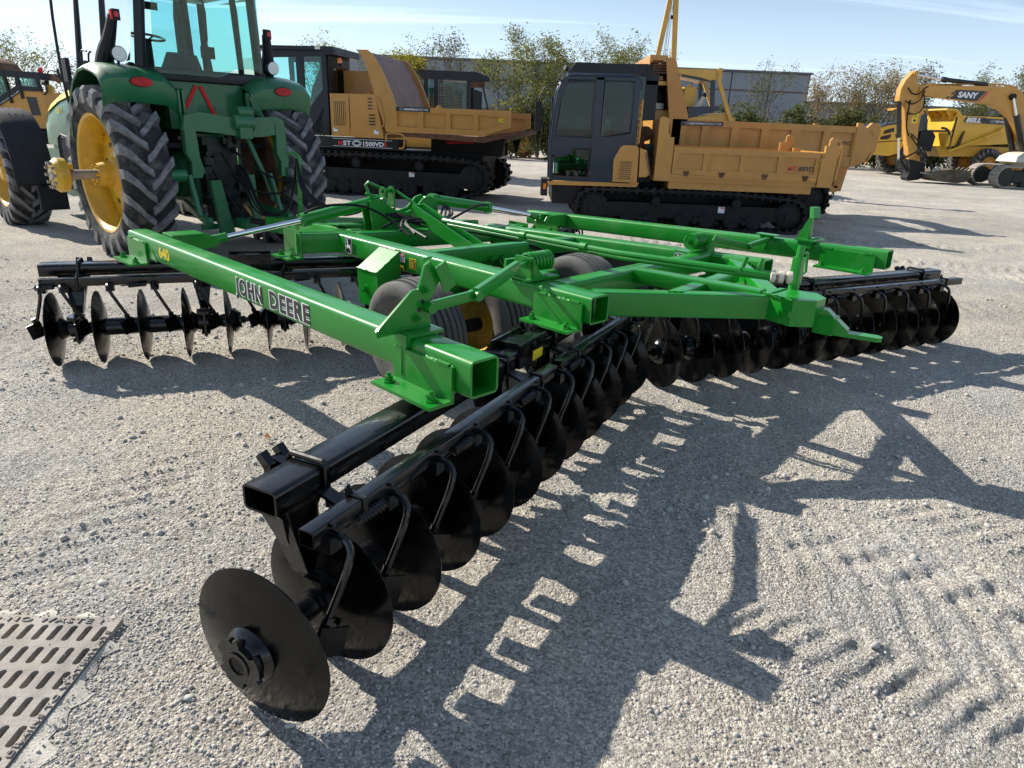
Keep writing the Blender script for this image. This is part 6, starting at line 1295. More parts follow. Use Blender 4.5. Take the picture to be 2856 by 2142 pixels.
m = MB().tube([(.1, .70, 1.27), (.75, .68, 1.31)], .03, 8); m.build('red_strut', redd, Dm)
m = MB(); m.bb(-4.2, -.82, -.03, .5, 1.08, 1.30); st = m.build('side_skirt', cabblack, Dm)
for z in (1.265, 1.105): decal(st, (-2.42, -.034, z), (1, 0, .0), (0, 0, 1), 1.45, .008, white, 'white_line')
lettering('M', 'model_lettering', st, (-2.30, -.034, 1.135), (1, 0, 0), (0, 0, 1), .095, redd, shear=.2, bold=.03, width=.12)
lettering('ST', 'model_lettering', st, (-2.17, -.034, 1.135), (1, 0, 0), (0, 0, 1), .095, white, shear=.0, bold=.03, width=.20)
rg = MB()
for r_ in (.085, .055): rg.tube([(-1.83+r_*1.25*math.cos(t), -.036, 1.183+r_*.72*math.sin(t)) for t in [2*math.pi*k/24 for k in range(24)]], .009, 5, closed=True)
rg.build('round_emblem', white, st)
lettering('1500VD', 'model_lettering', st, (-1.70, -.034, 1.135), (1, 0, 0), (0, 0, 1), .095, white, bold=.03, width=.50)
lettering('R', 'model_lettering', st, (-1.18, -.034, 1.135), (1, 0, 0), (0, 0, 1), .095, redd, bold=.03, width=.085)
cb = MB()
def plate(m, poly, y, th=.05): m.prism(poly, (0, y, 0), (1, 0, 0), (0, 0, 1), th, N=(0, 1, 0))
for y in (.0, 1.15):
    plate(cb, [(-4.02, 1.30), (-3.93, 1.30), (-3.93, 3.0), (-4.05, 3.0)], y); plate(cb, [(-3.24, 1.30), (-3.06, 1.30), (-3.06, 3.0), (-3.24, 3.0)], y)
    plate(cb, [(-3.06, 1.32), (-2.50, 1.32), (-2.50, 3.05), (-2.62, 3.02), (-2.62, 2.30), (-3.06, 1.80)], y); plate(cb, [(-4.03, 2.93), (-2.5, 2.98), (-2.5, 3.05), (-4.05, 3.05)], y+.002); plate(cb, [(-3.93, 1.30), (-3.24, 1.30), (-3.24, 2.05), (-3.93, 2.05)], y)
cb.bb(-2.58, -2.46, .05, .30, 1.32, 3.05); cb.bb(-2.55, -2.46, .95, 1.15, 1.32, 3.05); cb.bb(-2.55, -2.46, .3, .95, 1.32, 2.24); cb.bb(-2.55, -2.46, .3, .95, 2.78, 3.05)
cb.bb(-4.36, -2.30, -.06, 1.35, 3.10, 3.18); cb.bb(-4.05, -2.5, .0, 1.2, 3.04, 3.09); cb.bb(-2.58, -2.28, -.04, 1.33, 3.02, 3.12)
cs15 = cb.build('cab_shell', cabblack, Dm)
MB().bb(-2.72, -2.60, -.068, -.058, 3.115, 3.175).build('roof_marker', lamp, cs15)
for i in range(7): MB().tube([(-2.98+.055*i, -.012, 1.36), (-2.98+.055*i, -.012, 1.42+.05*i), (-2.86+.045*i, -.012, 1.56+.07*i)], .010, 5).build('pressed_rib', cabblack, cs15) if i < 6 else None
m = MB(); m.bb(-3.93, -3.24, .02, .026, 2.05, 2.95); m.prism([(-3.06, 1.80), (-2.62, 2.30), (-2.62, 3.0), (-3.06, 3.0)], (0, .02, 0), (1, 0, 0), (0, 0, 1), .006, N=(0, 1, 0)); m.bb(-2.50, -2.495, .3, .95, 2.24, 2.78); m.bb(-3.93, -3.24, 1.17, 1.176, 2.05, 2.95); m.bb(-3.06, -2.62, 1.17, 1.176, 2.0, 3.0); m.build('cab_glass', gglass, Dm)
m = MB(); m.tube([(-3.0, .5, 1.9), (-2.9, .5, 2.3), (-2.78, .5, 2.75)], [.22, .22, .12], 10); m.bb(-3.8, -3.5, .4, .8, 1.6, 2.1); m.build('seat', seatm, Dm)
m = MB()
for i in range(12): m.tube([(-3.05+.03*i, .9, 1.9), (-3.05+.03*i, .9, 2.2+.05*i)], .005, 4)
m.build('mesh_screen', interior, Dm)
lettering('MOROOKA', 'maker_lettering', cs15, (-3.88, -.006, 1.80), (1, 0, 0), (0, 0, 1), .10, white, shear=.2, bold=.04, width=.60)
m = MB(); plate(m, [(-2.44, 1.32), (-1.17, 1.32), (-1.36, 2.235), (-2.44, 2.225)], -.03, 1.3); hd = m.build('engine_housing', tan, Dm)
m = MB(); plate(m, [(-2.40, 1.36), (-1.985, 1.36), (-1.985, 2.17), (-2.40, 2.17)], -.040, .010); hp = m.build('service_door', tan, hd)
MB().bb(-2.355, -2.075, -.0415, -.040, 1.555, 2.065).build('grille_opening', bdec, hp)
for i in range(6): MB().bb(-2.335+.046*i, -2.312+.046*i, -.052, -.042, 1.56, 2.06).build('grille_bar', tan, hp)
MB().bb(-1.978, -1.968, -.036, -.030, 1.50, 2.14).build('door_gap', bdec, hd)
for j, zz_ in enumerate((2.14, 2.07, 2.0, 1.93, 1.80, 1.73, 1.665, 1.60)): MB().bb(-1.53+(.02 if j > 3 else 0), -1.42+(.06 if j > 3 else 0), -.038, -.0302, zz_-.012, zz_+.014).build('vent_slot', bdec, hd)
sticker(hd, -1.40, -.034, 1.40, .12, .09, bdec); sticker(hd, -2.38, -.052, 1.42, .11, .08, bdec)
m = MB(); m.bb(-2.42, -1.65, .7, 1.9, 2.2, 2.75); m.cyl((-1.62, .3, 2.22), (-1.62, .3, 2.30), .06, 14); m.build('tank', tan, Dm)
MB().tube([(-1.35, -.05, 2.18), (-1.24, -.05, 2.17), (-1.14, -.05, 1.70), (-1.16, -.05, 1.58), (-1.22, -.05, 1.56)], .018, 8, smooth=1).build('grab_rail', tan, Dm)
MB().tube([(-1.10, -.05, 1.25), (-1.11, -.05, 1.40), (-1.02, -.05, 1.44), (-.72, -.05, 1.43), (-.66, -.05, 1.35), (-.68, -.05, 1.12), (-.80, -.05, 1.12)], .022, 8, smooth=1).build('step_rail', tan, Dm)
bc_ = MB(); bc_.cyl((-2.25, .15, 2.80), (-2.25, .15, 2.86), .05, 14); bo = bc_.build('beacon_base', dark, Dm); MB().lathe((-2.25, .15, 2.86), (0, 0, 1), [(0, .055), (.08, .052), (.11, .03), (.115, .001)], 18).build('beacon', amber, bo)
# curved shield: near and far cheeks with the worn inner sheet between
cheek = [(-1.76, 3.13), (-1.50, 3.13), (-1.38, 3.04), (-1.20, 2.78), (-1.06, 2.50), (-.95, 2.25), (-.86, 2.0), (-.86, 1.46), (-1.10, 1.46), (-1.28, 1.95), (-1.42, 2.45), (-1.55, 2.85), (-1.64, 3.0)]
m = MB(); plate(m, cheek, -.04, .06); m.build('shield_cheek', tan, Dm); m = MB(); plate(m, [(x+.03, z) for x, z in cheek], 2.28, .06); m.build('shield_cheek', tan, Dm)
cv = [(-1.50, 3.12), (-1.36, 3.02), (-1.20, 2.76), (-1.06, 2.46), (-.95, 2.2), (-.86, 1.9), (-.80, 1.6)]
m = MB(); v = []
for x, z in cv: v += [(x-.06, .02, z-.01), (x-.06, 2.28, z-.01), (x-.10, .02, z-.02), (x-.10, 2.28, z-.02)]
m.add(v, [(4*i, 4*i+1, 4*i+5, 4*i+4) for i in range(len(cv)-1)]+[(4*i+2, 4*i+6, 4*i+7, 4*i+3) for i in range(len(cv)-1)]+[(0, 2, 3, 1)]); m.build('inner_sheet', rustin, Dm)
pn = [(-.84, -.34, 1.575, 1.89), (-.22, .30, 1.575, 1.89), (.41, .93, 1.575, 1.89), (1.05, 1.66, 1.60, 1.87)]
m = MB(); 
for yy, nm in ((-.04, 0), (2.28, 1)):
    sd = panelled_side(Dm, 'bed_side', tan, -.86, 1.04, 1.46, 2.0, yy, pn[:3], .045, .03)
    m = MB(); plate(m, [(1.04, 1.46), (1.04, 2.0), (1.77, 2.0), (1.77, 1.66)], yy+.045, .03); plate(m, [(1.04, 1.89), (1.04, 2.0), (1.77, 2.0), (1.77, 1.86), (1.65, 1.86)], yy, .045); plate(m, [(1.04, 1.46), (1.04, 1.56), (1.62, 1.73), (1.67, 1.86), (1.77, 1.86), (1.77, 1.66), (1.06, 1.44)], yy, .045); m.build('bed_tail_side', tan, Dm)
    if nm == 0:
        dealer_banner(sd, (-.86, -.044, 1.905), (1, 0, 0), (0, 0, 1), .80, .095)
        d = decal(sd, (1.50, .0, 1.76), (1, 0, 0), (0, 0, 1), .125, .085, ydec, 'hazard_sticker'); MB().tube([(1.515, -.003, 1.775), (1.545, -.003, 1.83), (1.575, -.003, 1.775)], .004, 4, closed=True).build('hazard_triangle', bdec, d); MB().box((1.60, -.002, 1.80), (.02, .003, .03)).build('pictogram', bdec, d)
MB().prism([(.0, 2.0), (.05, 2.06), (.10, 2.06), (.15, 2.0)], (.05, -.03, 0), (1, 0, 0), (0, 0, 1), .03, N=(0, 1, 0)).build('lifting_eye', tan, Dm)
m = MB(); m.add([(-.9, .0, 1.46), (1.06, .0, 1.44), (1.95, .1, 1.60), (1.95, 2.2, 1.60), (1.06, 2.3, 1.44), (-.9, 2.3, 1.46), (-.9, .0, 1.38), (1.15, .0, 1.32), (1.98, .1, 1.54), (1.98, 2.2, 1.54), (1.15, 2.3, 1.32), (-.9, 2.3, 1.38)], [(0, 5, 4, 1), (1, 4, 3, 2), (6, 7, 10, 11), (7, 8, 9, 10), (0, 1, 7, 6), (1, 2, 8, 7), (2, 3, 9, 8), (3, 4, 10, 9), (4, 5, 11, 10), (5, 0, 6, 11)]); m.build('bed_floor', rust, Dm)
MB().prism([(0, 0), (.35, .30), (.35, 0)], (-1.95, 2.45, 2.75), (1, 0, 0), (0, 0, 1), .05).build('rear_brace', orange, Dm)
mud = M('muddy_steel', (.11, .085, .055), .85, 0, 0, .3, 3, .2, 20, (.28, .24, .18), .6, 2)
# ------------------------------------------------------------------ excavator boom and bucket
E0 = thing('excavator', (24, 33, 0), 0, 'large orange yellow excavator arm and boom with black decal, bucket on the ground', 'excavator')
def pl(name, poly, y, th, mat, par, **k): return MB().prism(poly, (0, y, 0), (1, 0, 0), (0, 0, 1), th, N=(0, 1, 0)).build(name, mat, par)
bm = pl('boom', [(-6.35, 3.72), (-6.42, 4.0), (-6.30, 4.13), (-3.42, 4.20), (-2.43, 4.22), (-1.93, 4.08), (-1.45, 3.6), (-.9, 2.6), (-.45, 1.9), (-.9, 1.55), (-1.5, 2.35), (-1.95, 2.95), (-2.33, 3.22), (-3.01, 3.47), (-4.65, 3.60)], .2, .55, orange, E0)
pl('stick', [(-6.80, 4.68), (-6.66, 4.66), (-6.60, 4.45), (-6.50, 4.2), (-6.22, 3.85), (-6.12, 3.6), (-6.02, 3.10), (-5.90, 2.98), (-6.05, 2.86), (-6.02, 2.3), (-5.86, 1.3), (-5.93, 1.0), (-6.13, 1.0), (-6.42, 1.85), (-6.85, 3.35), (-7.18, 3.45), (-7.20, 3.95), (-7.08, 4.3)], .28, .40, orange, E0)
MB().cyl((-6.72, .2, 4.6), (-6.72, .75, 4.6), .10, 18).build('pin_boss', orange, E0)
MB().cyl((-6.66, .45, 4.57), (-5.38, .45, 4.40), .045, 14).build('piston_rod', chrome, E0); m = MB(); m.cyl((-5.40, .45, 4.41), (-3.35, .45, 4.27), .095, 16); m.cyl((-5.42, .45, 4.41), (-5.2, .45, 4.39), .12, 16); m.build('stick_cylinder', bdec, E0)
m = MB(); m.cyl((-7.08, .45, 3.45), (-6.74, .45, 1.95), .10, 16); m.cyl((-6.82, .45, 2.1), (-6.74, .45, 1.92), .12, 16); m.build('bucket_cylinder', bdec, E0); MB().cyl((-6.75, .45, 1.95), (-6.52, .45, .98), .048, 14).build('piston_rod', chrome, E0)
for y in (.1, .78): MB().cyl((-2.26, y, 3.75), (-1.82, y, 2.85), .06, 14).build('piston_rod', chrome, E0); MB().cyl((-1.90, y, 3.05), (-1.15, y, 1.5), .13, 16).build('boom_cylinder', bdec, E0)
MB().cyl((-2.28, .05, 3.80), (-2.28, .9, 3.80), .13, 18).build('pin_boss', dark, E0)
m = MB(); m.beam((-6.5, .3, .95), (-5.85, .3, 1.35), .05, .07); m.beam((-6.5, .6, .95), (-5.85, .6, 1.35), .05, .07); m.beam((-6.5, .45, .95), (-6.1, .45, .55), .3, .09)
m.prism([(-6.15, .98), (-5.95, .98), (-5.40, .85), (-5.30, .30), (-5.55, .12), (-6.0, .05), (-6.1, .18), (-6.0, .5)], (0, .15, 0), (1, 0, 0), (0, 0, 1), .6, N=(0, 1, 0)); m.build('quick_coupler', dark, E0)
bk = MB(); v = []
arc = [(-5.35, .90), (-5.0, .62), (-4.6, .60), (-4.1, .66), (-3.55, .64), (-3.42, .55), (-3.40, .12), (-3.9, .03), (-4.8, .10), (-5.3, .25), (-5.6, .05)]
bk.prism([(-5.45, .30), (-4.75, .60), (-4.2, .66), (-3.55, .62), (-3.42, .5), (-3.42, .15), (-3.9, .05), (-4.8, .10)], (0, -.15, 0), (1, 0, 0), (0, 0, 1), 1.3, N=(0, 1, 0))
for i in range(4): bk.beam((-3.5, -.05+.33*i, .55), (-3.30, -.05+.33*i, .72), .10, .06)
bk.build('bucket', mud, E0); m = MB(); m.cyl((-5.0, -.05, .55), (-5.0, .1, .55), .13, 16); m.tube([(-5.6, .05, .45), (-5.2, -.1, .38), (-4.7, -.1, .50), (-4.9, .0, .75)], .04, 6, smooth=2); m.build('bucket_joint', steel, E0)
d = pl('decal_plate', [(-4.95, 3.62), (-4.72, 4.0), (-3.46, 3.99), (-3.78, 3.56)], .194, .004, bdec, bm); lettering('SANY', 'boom_lettering', d, (-4.68, .190, 3.70), (1, 0, -.015), (.15, 0, 1), .23, white, bold=.05, width=.88)
pl('red_stripe', [(-3.72, 3.555), (-3.62, 3.55), (-3.34, 3.98), (-3.44, 3.98)], .192, .004, redd, bm)
for a, b in ((-5.02, 3.62), (-5.20, 3.62), (-5.0, 3.80), (-4.88, 3.90)): pl('decal_block', [(a, b), (a+.13, b), (a+.19, b+.09), (a+.06, b+.09)], .192, .004, bdec, bm)
d = decal(E0, (-6.42, .276, 2.55), (1, 0, 0), (0, 0, 1), .26, .44, ydec, 'warning_sticker'); MB().tube([(-6.37, .27, 2.80), (-6.29, .27, 2.92), (-6.21, .27, 2.80)], .012, 4, closed=True).build('hazard_triangle', bdec, d); MB().box((-6.29, .272, 2.66), (.12, .004, .10), rot=Matrix.Rotation(.5, 3, 'Y')).build('pictogram', bdec, d)
for pts in ([(-6.95, .2, 4.0), (-6.75, .15, 3.75), (-6.4, .15, 3.72), (-6.2, .15, 4.05), (-5.9, .3, 4.12), (-4.5, .4, 4.20)], [(-6.95, .2, 3.45), (-6.6, .15, 3.30), (-6.3, .15, 3.5), (-6.2, .15, 3.9)], [(-6.75, .2, 2.95), (-6.3, .12, 2.9), (-6.05, .15, 3.3), (-6.2, .15, 3.75)], [(-6.35, .2, 2.1), (-5.9, .1, 1.75), (-5.5, 0, 1.2), (-5.15, 0, .6)], [(-6.33, .2, 2.0), (-6.0, .1, 1.6), (-5.4, 0, 1.0), (-5.0, 0, .5)], [(-6.7, .24, 3.5), (-6.65, .24, 2.4), (-6.4, .24, 2.0)]):
    MB().tube(pts, .028, 6, smooth=3).build('hydraulic_line', hosem, E0)
MB().tube([(-6.2, .4, 4.16), (-4.5, .4, 4.24), (-3.6, .4, 4.30), (-2.6, .4, 4.30), (-2.0, .4, 4.2)], .035, 6, smooth=1).build('boom_pipe', orange, E0)
# its body, out of frame to the right
m = MB(); m.bb(.6, 4.6, -.9, 1.9, 1.1, 2.2); m.bb(3.6, 4.8, -.9, 1.9, 1.2, 2.4); m.build('upper_body', orange, E0)
# ---- white excavator at the right edge
Wx = thing('excavator', (26, 31, 0), R_(0), 'cream bodied excavator on dusty steel tracks at the right edge', 'excavator')
dusty = M('dusty_track_steel', (0.30, 0.28, 0.24), .7, .2, 0, .25, 8, .1, 50, (.42, .38, .31), .6, 8)
for y, x0 in ((0, -4.95), (2.0, -4.75)):
    hl = [(x0, .48, .44), (x0+4.0, .48, .44)]; track_belt(circle_hull(hl), y, y+.55, .04, .155, .045, 0, steel=True).build('steel_track', dusty, Wx, None, 25)
    m = MB(); m.bb(x0+.2, x0+3.8, y+.08, y+.47, .25, .72); m.cyl((x0, y+.05, .48), (x0, y+.5, .48), .36, 22); m.bb(x0+.3, x0+.9, y+.03, y+.1, .3, .62)
    for k in range(5): m.cyl((x0+.8+.55*k, y+.04, .2), (x0+.8+.55*k, y+.5, .2), .13, 14)
    m.build('track_frame', darkgrease, Wx)
m = MB(); m.prism([(-4.15, 1.10), (-4.02, 1.32), (-3.7, 1.48), (-3.4, 1.52), (-1.2, 1.55), (-1.2, .92), (-3.5, .94), (-3.85, 1.0)], (0, .2, 0), (1, 0, 0), (0, 0, 1), 2.1, N=(0, 1, 0)); m.cyl((-4.10, .15, 1.15), (-3.95, .15, 1.12), .13, 18); m.build('upper_body', cream, Wx)
m = MB(); m.prism([(-3.62, 1.50), (-3.40, 2.45), (-2.2, 2.55), (-2.2, 1.50)], (0, .25, 0), (1, 0, 0), (0, 0, 1), 1.0, N=(0, 1, 0)); m.build('cab', cream, Wx); pl('cab_window', [(-3.52, 1.62), (-3.34, 2.36), (-2.9, 2.40), (-2.9, 1.62)], .24, .012, bdec, Wx)
MB().tube([(-4.0, .4, 1.4), (-3.95, .35, 1.65), (-3.7, .3, 1.85), (-3.6, .3, 2.1)], .02, 6).build('mirror_arm', plastic, Wx)
# ---- articulated hauler
Hl = thing('articulated_hauler', (24, 40, 0), 0, 'bright yellow articulated dump truck with white lettering behind the excavator arm', 'dump truck')
bn = MB(); bn.prism([(-.50, 3.30), (-.18, 3.20), (2.75, 3.17), (4.6, 3.15), (4.6, 2.3), (3.1, 1.90), (.25, 1.66), (-.72, 1.60), (-.60, 2.35)], (0, 0, 0), (1, 0, 0), (0, 0, 1), .10, N=(0, 1, 0)); bn.prism([(-.50, 3.30), (-.18, 3.20), (4.6, 3.15), (4.6, 2.3), (3.1, 1.90), (-.72, 1.60)], (0, 2.7, 0), (1, 0, 0), (0, 0, 1), .10, N=(0, 1, 0)); bn.bb(-.2, 4.5, .1, 2.7, 1.9, 2.0); bn.bb(-.2, 2.75, -.06, .0, 3.08, 3.2); bin_ = bn.build('bin', belly, Hl)
m = MB(); m.prism([(0, 1.55), (0, 3.15), (2.75, 3.15), (2.75, 1.55)], (-.50, 0, 0), (0, 1, 0), (0, 0, 1), .08, N=(1, 0, 0)); fw_ = m.build('bin_front', belly, Hl); MB().bb(-.56, -.50, .0, 2.75, 2.38, 2.46).build('front_rail', dark, fw_)
m = MB(); m.prism([(-1.15, 3.46), (-1.08, 3.54), (-.55, 3.52), (-.18, 3.20), (-.24, 3.12), (-.60, 3.42), (-1.10, 3.42)], (0, -.02, 0), (1, 0, 0), (0, 0, 1), 2.8, N=(0, 1, 0)); m.build('spill_guard', belly, Hl)
for y in (.3, .9, 1.6, 2.2): MB().prism([(-1.0, 3.43), (-.5, 3.43), (-.5, 3.0), (-.58, 3.0)], (0, y, 0), (1, 0, 0), (0, 0, 1), .05, N=(0, 1, 0)).build('guard_rib', belly, Hl)
d = decal(bin_, (-.02, -.065, 2.86), (1, 0, -.01), (0, 0, 1), 1.10, .30, bdec, 'name_panel'); lettering('BELL', 'maker_lettering', d, (.02, -.070, 2.90), (1, 0, -.01), (0, 0, 1), .22, white, shear=.25, bold=.07, width=.84)
dealer_banner(bin_, (1.10, -.065, 2.85), (1, 0, -.01), (0, 0, 1), 1.75, .26)
m = MB(); m.cyl((-.55, -.15, 1.35), (2.0, -.15, 2.48), .075, 14); m.cyl((1.2, -.15, 2.13), (2.05, -.15, 2.5), .10, 14); m.cyl((2.05, -.25, 2.55), (2.05, 0, 2.55), .14, 14); m.build('tipping_ram', belly, Hl)
pl('mudguard_flap', [(-.02, 2.25), (.10, 2.45), (.02, 1.75), (-.12, 1.40), (-.22, 1.42)], -.12, .4, bdec, Hl)
m = MB(); m.prism([(-1.0, 1.60), (.3, 1.66), (3.6, 1.70), (3.6, 1.15), (.6, 1.12), (-.6, 1.05)], (0, .4, 0), (1, 0, 0), (0, 0, 1), 1.9, N=(0, 1, 0)); m.build('rear_frame', belly, Hl)
hdp = MB(); hdp.prism([(-4.75, 1.62), (-4.70, 2.25), (-4.56, 2.40), (-4.10, 2.60), (-3.25, 2.72), (-2.92, 2.62), (-2.80, 1.95), (-3.0, 1.60), (-3.2, 1.15), (-3.72, .98), (-4.60, 1.08), (-4.85, 1.25)], (0, 0, 0), (1, 0, 0), (0, 0, 1), 2.6, N=(0, 1, 0)); hood_ = hdp.build('bonnet', belly, Hl)
pl('bonnet_top', [(-4.72, 2.33), (-4.10, 2.64), (-3.25, 2.76), (-2.95, 2.70), (-3.3, 2.68), (-4.1, 2.55)], -.02, 2.64, cabblue, hood_)
for a in ([(-4.20, 2.30), (-3.72, 2.46), (-3.68, 2.25), (-4.25, 2.10)], [(-4.32, 1.98), (-3.80, 2.12), (-3.82, 1.95), (-3.95, 1.84), (-4.36, 1.82)]): pl('side_vent', a, -.02, .03, bdec, hood_)
pl('body_crease', [(-4.85, 1.66), (-2.9, 1.86), (-2.9, 1.82), (-4.85, 1.62)], -.015, .02, dark, hood_)
cb = MB(); cb.prism([(-3.42, 2.70), (-3.05, 3.38), (-2.98, 3.38), (-3.32, 2.70)], (0, .5, 0), (1, 0, 0), (0, 0, 1), 1.6, N=(0, 1, 0)) if False else None
cb = MB(); cb.beam((-3.5, .5, 2.65), (-3.12, .5, 3.38), .07, .07); cb.beam((-3.5, 2.1, 2.65), (-3.12, 2.1, 3.38), .07, .07); cb.prism([(-2.45, 2.0), (-2.35, 3.40), (-1.95, 3.40), (-1.72, 2.9), (-1.55, 2.1)], (0, .5, 0), (1, 0, 0), (0, 0, 1), .08, N=(0, 1, 0)); cb.bb(-2.9, -1.5, .5, 2.1, 1.3, 2.1); cb.build('cab_frame', cabblue, Hl)
MB().bb(-3.25, -1.85, .45, 2.15, 3.38, 3.50).build('cab_roof', orange, Hl); pl('windscreen', [(-3.45, 2.70), (-3.08, 3.36), (-2.4, 3.38), (-2.45, 2.1), (-2.9, 2.1)], .52, .01, gglass, Hl); pl('door_glass', [(-2.3, 2.15), (-2.25, 3.2), (-2.0, 3.2), (-1.82, 2.3)], .48, .01, cglass, Hl)
pl('rear_fender', [(-2.1, 1.4), (-2.1, 2.3), (-1.5, 2.4), (-1.25, 2.1), (-1.3, 1.3)], .2, 1.2, plastic, Hl); MB().tube([(-1.1, .1, 2.55), (-.75, .05, 2.5), (-.45, .05, 2.0), (-.48, .05, 1.5)], .06, 8, smooth=2).build('hose_loop', bdec, Hl)
MB().tube([(-3.6, .3, 3.4), (-3.9, .1, 3.35), (-4.05, .1, 3.1), (-4.1, .1, 2.65)], .03, 6).build('mirror_arm', plastic, Hl)
for x in (-2.25, 1.95, 3.6):
    for y in (.0, 2.2):
        c, l = ag_tyre(.80, .55, .36, 18, .045); t = c.build('hauler_tyre', tyrer, Hl); t.location = (x, y+.27, .80); t.rotation_euler = (0, 0, math.pi/2); l.build('tread_lugs', rubberl, t)
        r_ = MB(); r_.lathe((.0, 0, 0), (-1, 0, 0), [(.10, .37), (.22, .36), (.18, .30), (.14, .26), (.16, .20), (.24, .17), (.24, .02)], 28); r_.build('wheel_rim', orange, t)
# ---- pipelayer: crane boom and canopy behind the tall dumper
Pp = thing('pipelayer', (8, 24, 0), 0, 'yellow sideboom dozer with tall twin boom and open roof frame behind the tall dumper', 'dozer')
def pf(m, poly, y, th): return m.prism(poly, (0, y, 0), (1, 0, 0), (0, 0, 1), th, N=(0, 1, 0))
m = MB(); m.beam((-3.98, .3, 2.2), (-3.40, .3, 6.8), .14, .15, .01); m.beam((-3.10, .3, 2.2), (-3.46, .3, 6.8), .16, .15, .01); m.cyl((-3.48, .15, 6.75), (-3.36, .5, 6.75), .14, 14); m.build('boom', cat, Pp)
for dx in (0, .05, .13): MB().tube([(-3.60+dx, .35, 3.2), (-3.45+dx*.3, .35, 6.7)], .010, 4).build('hoist_cable', bdec, Pp)
MB().box((-3.42, .3, 5.12), (.10, .08, .10)).build('hook_block', dark, Pp)
m = MB(); pf(m, [(-3.12, 3.64), (-1.78, 3.66), (-1.78, 3.34), (-1.90, 3.30), (-2.3, 3.40), (-3.10, 3.50)], .1, 1.8); rf_ = m.build('canopy', cat, Pp)
m = MB(); pf(m, [(-1.80, 3.70), (-1.66, 3.70), (-1.66, 3.30), (-1.0, 1.9), (-1.12, 1.9), (-1.80, 3.30)], .05, .10); m.build('canopy_post', cat, Pp); m = MB(); pf(m, [(-1.80, 3.70), (-1.66, 3.70), (-1.66, 3.30), (-1.0, 1.9), (-1.12, 1.9), (-1.80, 3.30)], 1.85, .10); m.build('canopy_post', cat, Pp)
m = MB(); m.beam((-3.05, .15, 3.5), (-2.98, .15, 2.5), .10, .10); m.beam((-1.92, .15, 3.35), (-1.80, .15, 2.35), .12, .12); m.beam((-1.92, 1.8, 3.35), (-1.80, 1.8, 2.35), .12, .12); m.beam((-2.95, .15, 3.46), (-1.92, .15, 3.32), .05, .10); pf(m, [(-2.62, 2.52), (-1.62, 2.58), (-1.60, 2.45), (-2.60, 2.16)], .1, 1.6); m.build('cab_frame', cabblue, Pp)
m = MB(); m.bb(-2.72, -2.30, .6, 1.5, 2.35, 3.14); m.cyl((-2.5, .7, 3.14), (-2.5, .7, 3.22), .06, 12); m.build('tank', belly, Pp); m = MB(); m.bb(-3.0, -2.72, .5, 1.4, 2.3, 3.08); m.build('winch', rust, Pp)
m = MB(); m.tube([(-2.45, .4, 2.4), (-2.2, .4, 2.55), (-2.08, .4, 2.85)], [.10, .12, .07], 8); m.build('seat', cream, Pp); MB().lathe((-2.06, .4, 2.82), (0, 0, 1), [(0, .05), (.06, .08), (.14, .05), (.16, .01)], 12).build('headrest', bdec, Pp)
m = MB(); pf(m, [(-3.9, 1.0), (-3.9, 2.1), (-2.7, 2.15), (-1.3, 2.40), (-1.0, 2.2), (-.9, 1.0)], .2, 1.7); m.build('body', cat, Pp)
m = MB()
for i in range(20): m.box((rnd.uniform(-3.9, -3.35), rnd.uniform(.1, .4), rnd.uniform(2.6, 3.3)), (rnd.uniform(.08, .25),)*3)
m.build('engine', darkgrease, Pp); m = MB(); m.bb(-3.95, -3.3, .2, 1.4, 3.0, 3.14); m.bb(-3.95, -3.3, .2, 1.4, 2.1, 2.55); m.build('hood', orange, Pp)
for y in (-.4, 1.9): track_belt(circle_hull([(-3.6, .45, .42), (-1.2, .45, .42)]), y, y+.5, .04, .16, .05, 0, steel=True).build('steel_track', dark, Pp, None, 25)
# ---- old yellow scraper / compactor between the dumpers
Yd = thing('wheel_loader', (1, 42, 0), 0, 'old yellow loader with rusty bowl and steel wheel between two dumpers', 'loader')
m = MB(); pf(m, [(-.60, 1.1), (-.50, 1.85), (-.45, 1.98), (-.05, 2.0), (-.02, 1.8), (.5, 1.5), (.9, 1.45), (.9, .55), (-.3, .6)], 0, 1.9); m.build('body', cat, Yd)
m = MB(); pf(m, [(-1.72, 1.62), (-1.68, 2.34), (-.60, 2.37), (-.58, 1.64)], .1, 1.9); m.build('rusty_bowl', rust, Yd)
m = MB(); pf(m, [(-2.3, .25), (-1.9, .95), (-1.4, 1.30), (-.8, 1.30), (-.5, .9), (.3, .70), (.3, .5), (-.5, .55), (-1.7, .50), (-2.2, .22)], -.1, 1.6); m.build('front_frame', cat, Yd); m = MB(); m.beam((-2.3, -.2, .45), (.2, -.25, .62), .12, .16); m.beam((-1.9, -.2, .85), (-1.3, -.2, .45), .08, .12); m.build('push_arm', steel, Yd)
for x in (-.95, 1.2):
    w_ = MB(); w_.lathe((x, -.25, .75), (0, 1, 0), [(0, .45), (.02, .72), (.5, .74), (.52, .45)], 26)
    for k in range(18): w_.box((x+.76*math.cos(k*.349), 0, .75+.76*math.sin(k*.349)), (.12, .48, .14), rot=Matrix.Rotation(-k*.349, 3, 'Y'))
    wo = w_.build('cleated_wheel', rust, Yd); MB().lathe((x, -.30, .75), (0, 1, 0), [(0, .15), (.02, .40), (.04, .47), (.06, .47)], 24).build('wheel_hub', cat, wo)
m = MB(); m.tube([(1.0, .2, 1.45), (1.1, .2, 2.6), (2.4, .2, 2.7), (2.5, .2, 1.45)], .06, 6); m.tube([(1.0, 1.6, 1.45), (1.1, 1.6, 2.6), (2.4, 1.6, 2.7)], .06, 6); m.bb(.95, 2.5, .1, 1.7, 2.6, 2.75); m.build('cab_frame', cabblack, Yd)
